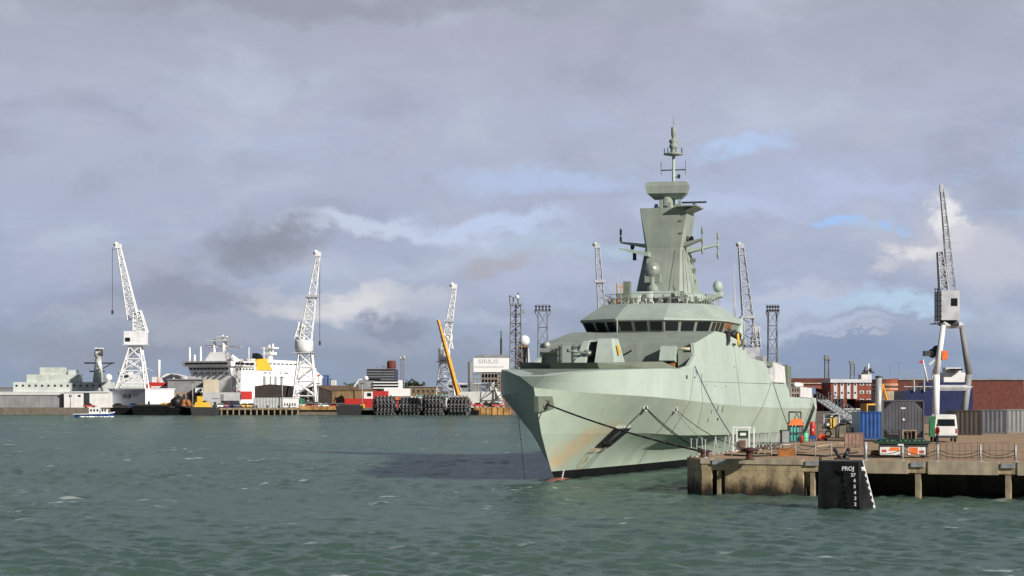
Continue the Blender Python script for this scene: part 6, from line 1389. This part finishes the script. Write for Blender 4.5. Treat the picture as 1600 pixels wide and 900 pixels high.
# grey landing craft with white house, right of boom
Yl = 708
t = T2('grey_tender', 'pale grey tender ship with a white block house below the wrapped building', 'ship', 765, Yl, None, 0)
mb = MB(); mb.loft([[(PX(722,Yl),Yl,0),(PX(792,Yl),Yl,0),(PX(792,Yl),Yl+9,0),(PX(722,Yl),Yl+9,0)],[(PX(718,Yl),Yl-.5,PZ(612,Yl)),(PX(782,Yl),Yl-.5,PZ(612,Yl)),(PX(782,Yl),Yl+9,PZ(612,Yl)),(PX(718,Yl),Yl+9,PZ(612,Yl))]]); t.part('hull', mb, ['frigate_grey']); mb = MB(); pbox(mb,751,762,598,612.1,Yl,6,1); t.part('house', mb, ['shed_blue']); mb = MB(); pbox(mb,762.2,772,597,612.1,Yl,6,.8); t.part('white_house', mb, ['white']); t.part('derrick', MB().bar(P(773,607,Yl),P(780,623,Yl-1),.9), ['white']); t.part('rail', MB().bar(P(722,607,Yl),P(750,607,Yl),.2).bar(P(740,612,Yl),P(740,596,Yl),.2), ['galv'])
# white low hull/sheds behind fenders
t = T2('white_shed', 'low white shed with a pale green roof edge behind the tyre fenders', 'shed', 680, 730); mb = MB(); pbox(mb,641,716,619,640,730,8); t.part('wall', mb, ['white']); mb = MB(); pbox(mb,650,700,616.5,618.9,730,8.4,-.3); t.part('roof', mb, [paint('mint_roof', (.25,.50,.42), .6)]); mb = MB(); [pbox(mb,655+12*k,661+12*k,622,626,730,.1,-.06) for k in range(5)]; t.part('window', mb, ['shed_grey'])
t = T2('brown_terrace', 'distant brown terrace of buildings between the supply ship and the crane', 'building', 662, 950); mb = MB(); pbox(mb,640,690,605,640,950,15); t.part('wall', mb, ['timber']); mb = MB(); pbox(mb,639,691,603.5,604.9,950,15.5,-.5); t.part('roof', mb, ['shed_grey']); 
for k in range(6):
    mb = MB(); pbox(mb,645+7.5*k,648+7.5*k,609,613,950,.2,-.15); t.part('window', mb, ['office_dark'])
t = T2('blue_roof_shed', 'distant blue grey shed right of the cream drum crane', 'shed', 722, 900); mb = MB(); pbox(mb,700,752,601,640,900,15); t.part('wall', mb, ['shed_blue']); mb = MB(); pbox(mb,699,752.5,598.5,600.9,900,15.6,-.5); t.part('roof', mb, ['roof_pale']); mb = MB(); pbox(mb,702,738,602.5,605.5,900,.2,-.15); t.part('window_band', mb, ['glass'])
# distant trees
def tree(px, ytop, Y, label, seed):
    t = T2('tree', label, 'tree', px, Y, 'distant trees on the skyline'); rn = random.Random(seed); zt = PZ(ytop,Y); h = zt-QZ
    mb = MB(); mb.tube((PX(px,Y),Y,QZ),(PX(px,Y),Y,QZ+h*.6),.35,.2,7)
    for k in range(4): a_ = rn.random()*6.28; mb.tube((PX(px,Y),Y,QZ+h*.45),(PX(px,Y)+2*math.cos(a_),Y+2*math.sin(a_),QZ+h*.75),.15,.06,5)
    t.part('trunk', mb, ['bark']); mb = MB()
    for k in range(420):
        u_ = rn.gauss(0,1), rn.gauss(0,1), rn.gauss(0,.8); c_ = Vector((PX(px,Y)+u_[0]*h*.16, Y+u_[1]*h*.16, QZ+h*.70+u_[2]*h*.15)); s_ = .35+rn.random()*.35
        n_ = Vector((rn.gauss(0,1),rn.gauss(0,1),rn.gauss(0,1))).normalized(); a1 = n_.orthogonal().normalized()*s_; a2 = n_.cross(a1)
        mb.add([c_-a1-a2*.6, c_+a1-a2*.6, c_+a1*.7+a2, c_-a1*.8+a2], [(0,1,2,3)])
    t.part('crown', mb, ['foliage'])
for i, (px, yt, lab) in enumerate(((640,594,'left round tree on the skyline behind the supply ship'),(651,596,'right round tree on the skyline next to the cream drum crane'),(550,598,'small tree on the skyline above the brown shed'))): tree(px, yt, 980, lab, i)
# low distant skyline
rn = random.Random(12)
sky_lab = ['distant low grey block on the skyline behind the left frigate','distant low block behind the leftmost crane','distant low block behind the tent hall','distant low block above the brown shed roof','distant low block left of the dark office block','distant low block behind the white silo']
for i, (a0,a1,yt) in enumerate(((-40,90,606),(100,180,607),(230,300,606),(500,560,607),(540,575,603),(716,745,606))):
    t = T2('distant_block', sky_lab[i], 'building', (a0+a1)/2, 1100, 'distant low blocks on the skyline'); mb = MB(); pbox(mb,a0,a1,yt,640,1100,20); t.part('wall', mb, ['tower_grey']); mb = MB(); pbox(mb,a0-1,a1+1,yt-1.2,yt-.1,1100,20.5,-.4); t.part('roof', mb, ['shed_grey'])
# cars and clutter on the far quay
cl = [(140,'red_faded','red car on the far quay behind the launch'),(186,'bollard_red','dark red car parked left of the blue shed window'),(207,'blue','blue pickup in front of the blue shed'),(224,'red_faded','reddish car at the corner between blue and white shed walls'),(347,'white','white car left of the row under the ferry'),(358,'red','red car under the grey block by the ferry'),(372,'navy','dark blue car below the red ferry band'),(384,'yellow','yellow car on the quay below the ferry funnel'),(390,'shed_grey','grey car next to the yellow car'),
      (487,'red_faded','reddish car below the brown shed gable'),(495,'pale_grey','silver car below the brown shed gable'),(510,'white_clean','white car in front of the brown shed'),(524,'red','red car right of the white car by the brown shed'),(533,'pale_grey','silver car before the red supply ship bow'),(748,'red','red car on the rusty pontoon left of the warship'),(778,'red_faded','red car on the rusty pontoon close to the warship bow')]
for i, (px, m_, lab) in enumerate(cl): car(px, 695.5 + (i%3)*.8, R(random.choice((0,8,180,-10,30))), m_, lab, QZ if px < 700 else PZ(636.5,690)) if px < 700 else car(px, YQ-1.5, R(5), m_, lab, PZ(636.4,YQ-3)+.02)
t = T2('tyre_pile', 'black heap of tyres on the rusty pontoon left of the warship bow', 'tyres', 763, YQ-1, None, PZ(636.4,YQ-3)); mb = MB(); rn = random.Random(2)
for k in range(12): mb.torus((PX(757,YQ)+rn.random()*2.6, YQ-1.8+rn.random(), PZ(636.4,YQ-3)+.3+rn.random()*1.4), (rn.gauss(0,1),rn.gauss(0,1),1), .55, .2, 10, 6)
t.part('tyres', mb, ['rubber'])
for i, (px,a,m_,lab) in enumerate(((463,3,'white','row of white bags by the white cabin'),(238,4,'pale_grey','pale crates at the foot of the white shed'),(548,5,'yellow','yellow drums beside the supply ship'))):
    t = T2('goods', lab, 'goods', px, 697)
    for k in range(a): t.part('bag', MB().loft([[(PX(px,697)+k*1.0,697,QZ),(PX(px,697)+k*1.0+.8,697,QZ),(PX(px,697)+k*1.0+.8,697.8,QZ),(PX(px,697)+k*1.0,697.8,QZ)],[(PX(px,697)+k*1.0+.1,697.1,QZ+1.2),(PX(px,697)+k*1.0+.7,697.1,QZ+1.1),(PX(px,697)+k*1.0+.7,697.7,QZ+1.2),(PX(px,697)+k*1.0+.1,697.7,QZ+1.1)]]), [m_])

# ------------------------------------------------------------------ right background
Yr1 = 560
t = T2('brick_wing', 'long low brick wing with a dark roof beside the main brick block', 'building', 1268, Yr1)
mb = MB(); pbox(mb,1215,1297.5,600,660,Yr1,14); t.part('wall', mb, ['brick']); mb = MB(); pbox(mb,1214,1297.3,591,598,Yr1,14.6,-.4); t.part('roof', mb, ['brick_dark']); mb = MB(); pbox(mb,1215,1297,598.1,599.9,Yr1,.5,-.5); pbox(mb,1215,1297,614,615.5,Yr1,.5,-.5); t.part('string_course', mb, ['curb']); 
for k in range(6):
    mb = MB(); pbox(mb,1222+12.5*k,1230+12.5*k,606.5,611,Yr1,.2,-.12); t.part('window', mb, ['office_dark'])
t = T2('brick_block', 'three-storey brick block with white window strips and a pale roof band', 'building', 1350, 540); Y3 = 540
mb = MB(); pbox(mb,1298,1401,598,623.5,Y3,16); pbox(mb,1298,1302,623.5,660,Y3,16,.01); pbox(mb,1317,1323,623.5,660,Y3,16,.01); pbox(mb,1337,1401,623.5,660,Y3,16,.01); t.part('wall', mb, ['brick']); mb = MB(); pbox(mb,1297,1403,592.5,597.9,Y3,16.6,-.5); t.part('roof_band', mb, ['roof_pale']); mb = MB(); pbox(mb,1298,1340,624,660,Y3,12,3); t.part('undercroft', mb, ['black'])
for k in range(4):
    mb = MB(); pbox(mb,1302.5+10.3*k,1308+10.3*k,598.3,623,Y3,.3,-.14); st_ = t.part('window_strip', mb, ['roof_pale'])
    for q in (599.5,612.5): mb = MB(); pbox(mb,1303.8+10.3*k,1306.6+10.3*k,q,q+2.6,Y3,.1,-.2); t.part('window', mb, ['black'], st_)
for a in (1346.5,1357):
    for q in (600,612.7,625.5):
        mb = MB(); pbox(mb,a-3.4,a+3.4,q-2.3,q+2.3,Y3,.3,-.12); w_ = t.part('window_frame', mb, ['roof_pale']); mb = MB(); pbox(mb,a-1.6,a+1.6,q-1.2,q+1.2,Y3,.1,-.18); t.part('window_pane', mb, ['black'], w_)
# curved brick building with pale bands
t = T2('round_building', 'rounded brick building with cream bands catching the sun', 'building', 1412, 470); Y4 = 470
def half(mb, a0, a1, y0, y1, Y, n=12, bulge=.6):
    x0, x1 = PX(a0,Y), PX(a1,Y); c_ = (x0+x1)/2; r_ = (x1-x0)/2; pts = [(c_-r_*math.cos(math.pi*k/n), Y+6-r_*bulge*math.sin(math.pi*k/n)) for k in range(n+1)] + [(x1,Y+14),(x0,Y+14)]
    return mb.loft([[(x,y,PZ(y1,Y)) for x,y in pts],[(x,y,PZ(y0,Y)) for x,y in pts]])
t.part('wall', half(MB(),1379,1410.5,592,640,Y4), ['brick']); t.part('band', half(half(MB(),1378.4,1411.1,599,604.5,Y4),1378.4,1411.1,606,609,Y4), ['orange_bands']); t.part('base_wall', half(MB(),1378.2,1412.5,611,660,Y4), ['curb']); t.part('window', half(MB(),1378.1,1411.3,602.5,605,Y4,14,.61), ['office_dark'])
t = T2('brick_range', 'dark brick range with a grey roof behind the blue ship', 'building', 1440, 520); mb = MB(); pbox(mb,1404,1600,594,640,520,12); t.part('wall', mb, ['brick_dark']); mb = MB(); pbox(mb,1403,1601,591.5,593.9,520,12.5,-.4); t.part('roof', mb, ['shed_grey'])
# white bridge on the roofline
t = T2('ship_bridge', 'white ship wheelhouse with a dark mast rising behind the brick block', 'ship', 1355, 600); mb = MB(); pbox(mb,1346,1362,585,640,600,6); t.part('wheelhouse', mb, ['white']); t.part('mast', MB().tube(P(1352,585,602),P(1352,573,602),.5,.2).bar(P(1348,579,602),P(1366,582,602),.3).ball(P(1360,578,602),.6,8,6).box(PX(1349,600),PX(1357,600),601,603,PZ(585,600),PZ(581,600)), ['dark_metal']); t.part('pole', MB().tube(P(1357,585,602),P(1357,568,602),.25), ['white'])
for i, (px, yt, lab) in enumerate(((1392,573,'thin street mast left of the tallest thin mast on the right skyline'),(1405,567,'thinnest tall mast on the right skyline'))):
    t = T2('street_mast', lab, 'mast', px, 650, 'thin masts on the right skyline'); t.part('pole', MB().tube((PX(px,650),650,QZ),(PX(px,650),650,PZ(yt,650)),.14,.1,6), ['tower_grey']); t.part('bracket', MB().box(PX(px,650)-.6,PX(px,650)+.6,649.8,650.2,PZ(yt,650),PZ(yt,650)+.15), ['tower_grey'])
# blue ship
Yn = 420
t = T2('blue_ship', 'deep blue ship side with white deck fittings behind the grey container', 'ship', 1480, Yn, None, QZ)
mb = MB(); mb.loft([[(PX(1412,Yn),Yn,0),(PX(1520,Yn),Yn,0),(PX(1520,Yn),Yn+12,0),(PX(1412,Yn),Yn+12,0)],[(PX(1414,Yn),Yn,PZ(611,Yn)),(PX(1520,Yn),Yn,PZ(603,Yn)),(PX(1520,Yn),Yn+12,PZ(603,Yn)),(PX(1414,Yn),Yn+12,PZ(611,Yn))]]); t.part('hull', mb, ['navy'])
mb = MB(); pbox(mb,1447,1516,597,606,Yn,8,1.5); t.part('bulwark', mb, ['navy']); mb = MB(); pbox(mb,1412,1520,603.5,604.6,Yn,.3,-.3); [pbox(mb,a,a+1.6,594,612,Yn,.4,-.5) for a in (1427,1443)]; t.part('deck_rail', mb, ['pale_grey'])
for k in range(9): t.part('deck_fitting', MB().box(PX(1420+7*k,Yn),PX(1424+7*k,Yn),Yn+.5,Yn+2,PZ(611,Yn),PZ(611-3-(k%3)*1.7,Yn)), ['white' if k%2 else 'steel'])
mb = MB(); pbox(mb,1478,1512,582,597,Yn,7,2); pbox(mb,1482,1506,574,581.9,Yn,6,2.5); t.part('superstructure', mb, ['white']); mb = MB(); pbox(mb,1484,1504,576,579,Yn,.2,2.35); t.part('bridge_window', mb, ['glass'])
# flag
t = T2('flagpole', 'white leaning flagpole with a small red flag left of the big crane leg', 'flagpole', 1446, 400); t.part('pole', MB().tube(P(1449,596,400),P(1442,562,400),.22,.15,6), ['white']); t.part('flag', MB().prism([P(1442,562.5,400),P(1438,563.5,400),P(1435.5,567.5,400),P(1441,568,400)], (0,.05,0)), ['red'])
# big crane at the right edge
Yk = 300
t = T2('portal_crane', 'grey portal crane at the right edge with a pale tubular leg', 'crane', 1490, Yk)
def leg(a, b2, c_, y, m_): mb = MB(); mb.tube((PX(a,Yk),Yk+y,QZ),P(b2[0],b2[1],Yk+y),.52,.5,14); mb.tube(P(b2[0],b2[1],Yk+y),P(c_[0],c_[1],Yk+y),.5,.36,14); return t.part('leg', mb, [m_])
leg(1462, (1463,585), (1474,508), 0, 'crane_white'); leg(1516, (1514,585), (1502,508), 5, 'shed_grey')
for a_, b2, w_ in ((P(1463,606,Yk),P(1515,606,Yk+5),.6),(P(1474,508,Yk),P(1502,508,Yk+5),.7)): t.part('cross_beam', MB().bar(a_, b2, w_), ['crane_grey'])
t.part('brace', MB().bar(P(1452,570,Yk),P(1470,555,Yk),.25), ['crane_white']); t.part('brace', MB().bar(P(1456,590,Yk),P(1466,560,Yk),.3), ['crane_white'])
t.part('slewing_ring', MB().lathe((PX(1488,Yk),Yk+2.5,PZ(508,Yk)), [(1.5,0),(1.5,.5),(1.2,.7),(1.2,1.0)], 18), ['dark_metal'])
hs = t.part('machinery_house', MB().box(PX(1471,Yk),PX(1500,Yk),Yk,Yk+5,PZ(500,Yk),PZ(454,Yk)), ['crane_grey']); t.part('window', MB().box(PX(1486,Yk),PX(1496,Yk),Yk-.05,Yk+.1,PZ(478,Yk),PZ(466,Yk)), ['glass'], hs)
mb = MB(); mb.box(PX(1459,Yk),PX(1471,Yk),Yk-.5,Yk+3,PZ(506,Yk),PZ(504.8,Yk))
for q in (452,461,470,478,486,494): mb.bar(P(1461,q,Yk),P(1472,q,Yk),.1)
for p_ in (1461,1465): mb.bar(P(p_,450,Yk),P(p_,505,Yk),.1)
t.part('gallery', mb, ['dark_metal'])
mb = MB(); mb.lattice((PX(1480,Yk),Yk+2.5,PZ(454,Yk)),(PX(1474,Yk),Yk+2.5,PZ(392,Yk)),1.2,.7,7,.16); t.part('luffing_tower', mb, ['crane_grey'])
mb = MB(); mb.lattice((PX(1493,Yk),Yk+2.5,PZ(454,Yk)),(PX(1477,Yk),Yk+2.5,PZ(290,Yk)),1.1,.45,16,.1); mb.box(PX(1474,Yk),PX(1479,Yk),Yk+2.2,Yk+2.8,PZ(298,Yk),PZ(286,Yk)); t.part('jib', mb, ['crane_grey'])
t.part('winch', MB().box(PX(1446,Yk),PX(1456,Yk),Yk+.5,Yk+2,PZ(556,Yk),PZ(548,Yk)).ball(P(1457,552,Yk+1),.7,8,6).ball(P(1463,546,Yk+1),.6,8,6), ['dark_metal']); t.part('orange_box', MB().box(PX(1471,Yk),PX(1480,Yk),Yk-.5,Yk+1,PZ(562,Yk),PZ(548,Yk)), ['orange'])
# dark vehicles and stores behind the gangway
for px, Y, m_, lab in ((1320,300,'black','black car parked at the foot of the gangway'),(1334,310,'navy','dark blue car parked behind the black car'),(1312,325,'beige','beige car parked furthest back behind the gangway'),(1343,290,'shed_grey','grey car parked left of the blue container')): car(px, Y, R(20), m_, lab)
t = T2('stores_shed', 'low white store with a dark opening behind the parked cars', 'shed', 1330, 380); mb = MB(); pbox(mb,1304,1350,640,658,380,5); t.part('wall', mb, ['pale_grey']); mb = MB(); pbox(mb,1303,1351,638.5,639.9,380,5.4,-.3); t.part('roof', mb, ['white']); mb = MB(); pbox(mb,1316,1336,644,657,380,.2,-.1); t.part('door', mb, ['dark_metal'])
# stores to the right of the van, lamp posts, bollards, drums, hoses
src = bpy.data.objects['shipping_container']
for (px, py, rz, m_, lab) in ((1512, 680, -4, 'brown_dark', 'dark brown shipping container right of the white van'), (1552, 678, -4, 'container_grey', 'dark grey shipping container between two others at the right edge'), (1592, 676, -4, 'shed_grey', 'pale grey shipping container furthest right on the quay')):
    r = dup(src, tuple(G(px, py)), lab, R(rz)); recolour(r, 'corrugated_wall', m_); recolour(r, 'frame', m_); r.scale = (1.25, 1, 1.0)
def lamp(px, ytop, Y, label):
    t = T2('lamp_post', label, 'lamp post', px, Y, 'lamp posts on the far quay'); z1 = PZ(ytop,Y)
    t.part('post', MB().tube((PX(px,Y),Y,QZ),(PX(px,Y),Y,z1),.16,.10,6), ['galv']); t.part('lamp_head', MB().box(PX(px,Y)-.7,PX(px,Y)+.7,Y-.3,Y+.3,z1,z1+.25), ['dark_metal'])
for px, yt, lab in ((441,590,'thin lamp post in front of the dark shed'),(301,598,'thin lamp post behind the yellow workboat'),(566,600,'thin lamp post at the right end of the brown shed'),(110,598,'thin lamp post by the low white office at the far left'),(497,600,'thin lamp post at the peak of the brown shed gable')): lamp(px, yt, 697, lab)
proto_b = None
for k in range(22):
    px = 180+17*k; loc = (PX(px,694.2), 694.2, QZ)
    if proto_b is None: proto_b = solo('far_bollard', MB().lathe((loc[0],loc[1],QZ), [(.3,0),(.25,.1),(.22,.5),(.38,.6),(.36,.75),(.05,.8)], 10), ['black'], 'small black bollard on the edge of the far quay', 'bollard', 'bollards on the far quay edge')
    else: c_ = proto_b.copy(); COL.objects.link(c_); c_.location = loc
proto_d = None
for k in range(9):
    loc = (PX(344+2.6*k,696), 696+.3*(k%2), QZ); 
    if proto_d is None: proto_d = solo('oil_drum', MB().lathe(loc, [(.30,0),(.31,.04),(.31,.3),(.33,.32),(.31,.34),(.31,.85),(.28,.9)], 10), ['blue'], 'blue oil drum in the row beside the pale grey kiosk', 'drum', 'oil drums by the kiosk')
    else: c_ = proto_d.copy(); COL.objects.link(c_); c_.location = loc
def hose(pts, r, m_, label):
    q = [G(*p) + Vector((0,0,r+.01)) for p in pts]; mb = MB(); mb.path([tuple(v) for v in q], r, 6); solo('hose', mb, [m_], label, 'hose', 'hoses lying on the quay')
hose([(1152,707),(1180,709),(1215,706),(1260,708),(1300,703),(1344,698)], .035, 'barrier_brown', 'dull brown hose snaking across the quay behind the chain posts')
hose([(1132,712),(1180,714),(1230,711),(1290,714),(1340,708)], .06, 'rope', 'black cable lying along the front of the quay')
hose([(1250,696),(1275,699),(1310,694),(1345,692)], .05, 'curb', 'pale hose running from the gas rack to the blue container')
for (px, py, rz, lab) in ((1190,709,20,'wooden pallet lying near the rusty steel box'),(1326,693,-15,'wooden pallet beside the cable reel')):
    g = G(px, py); t = Thing('pallet', lab, 'pallet', tuple(g), R(rz), None, True)
    mb = MB(); [mb.box(-.6,.6,-.5+.22*k,-.36+.22*k,.1,.13) for k in range(5)]; t.part('deck_boards', mb, ['timber_pale']); mb = MB(); [mb.box(x-.05,x+.05,-.5,.52,.004,.1) for x in (-.5,0,.5)]; t.part('bearers', mb, ['timber'])
# low hills along the horizon
mb = MB(); rn = random.Random(21); top = []
for k in range(81):
    x = -3000+75*k; top.append((x, 12+9*math.sin(x*.0011+1)+5*math.sin(x*.0043)+rn.random()*3))
vs = []
for x, h in top: vs += [(x,4200,QZ),(x,4500,h*.8),(x,4900,h),(x,5600,QZ)]
mb.add(vs, [(4*i+j, 4*i+4+j, 4*i+5+j, 4*i+1+j) for i in range(80) for j in range(3)])
mat('hill_green', (.10, .125, .115), .95, var=.25, scale=.01)
struct('hills', mb, ['hill_green'])
sc.render.film_transparent = False
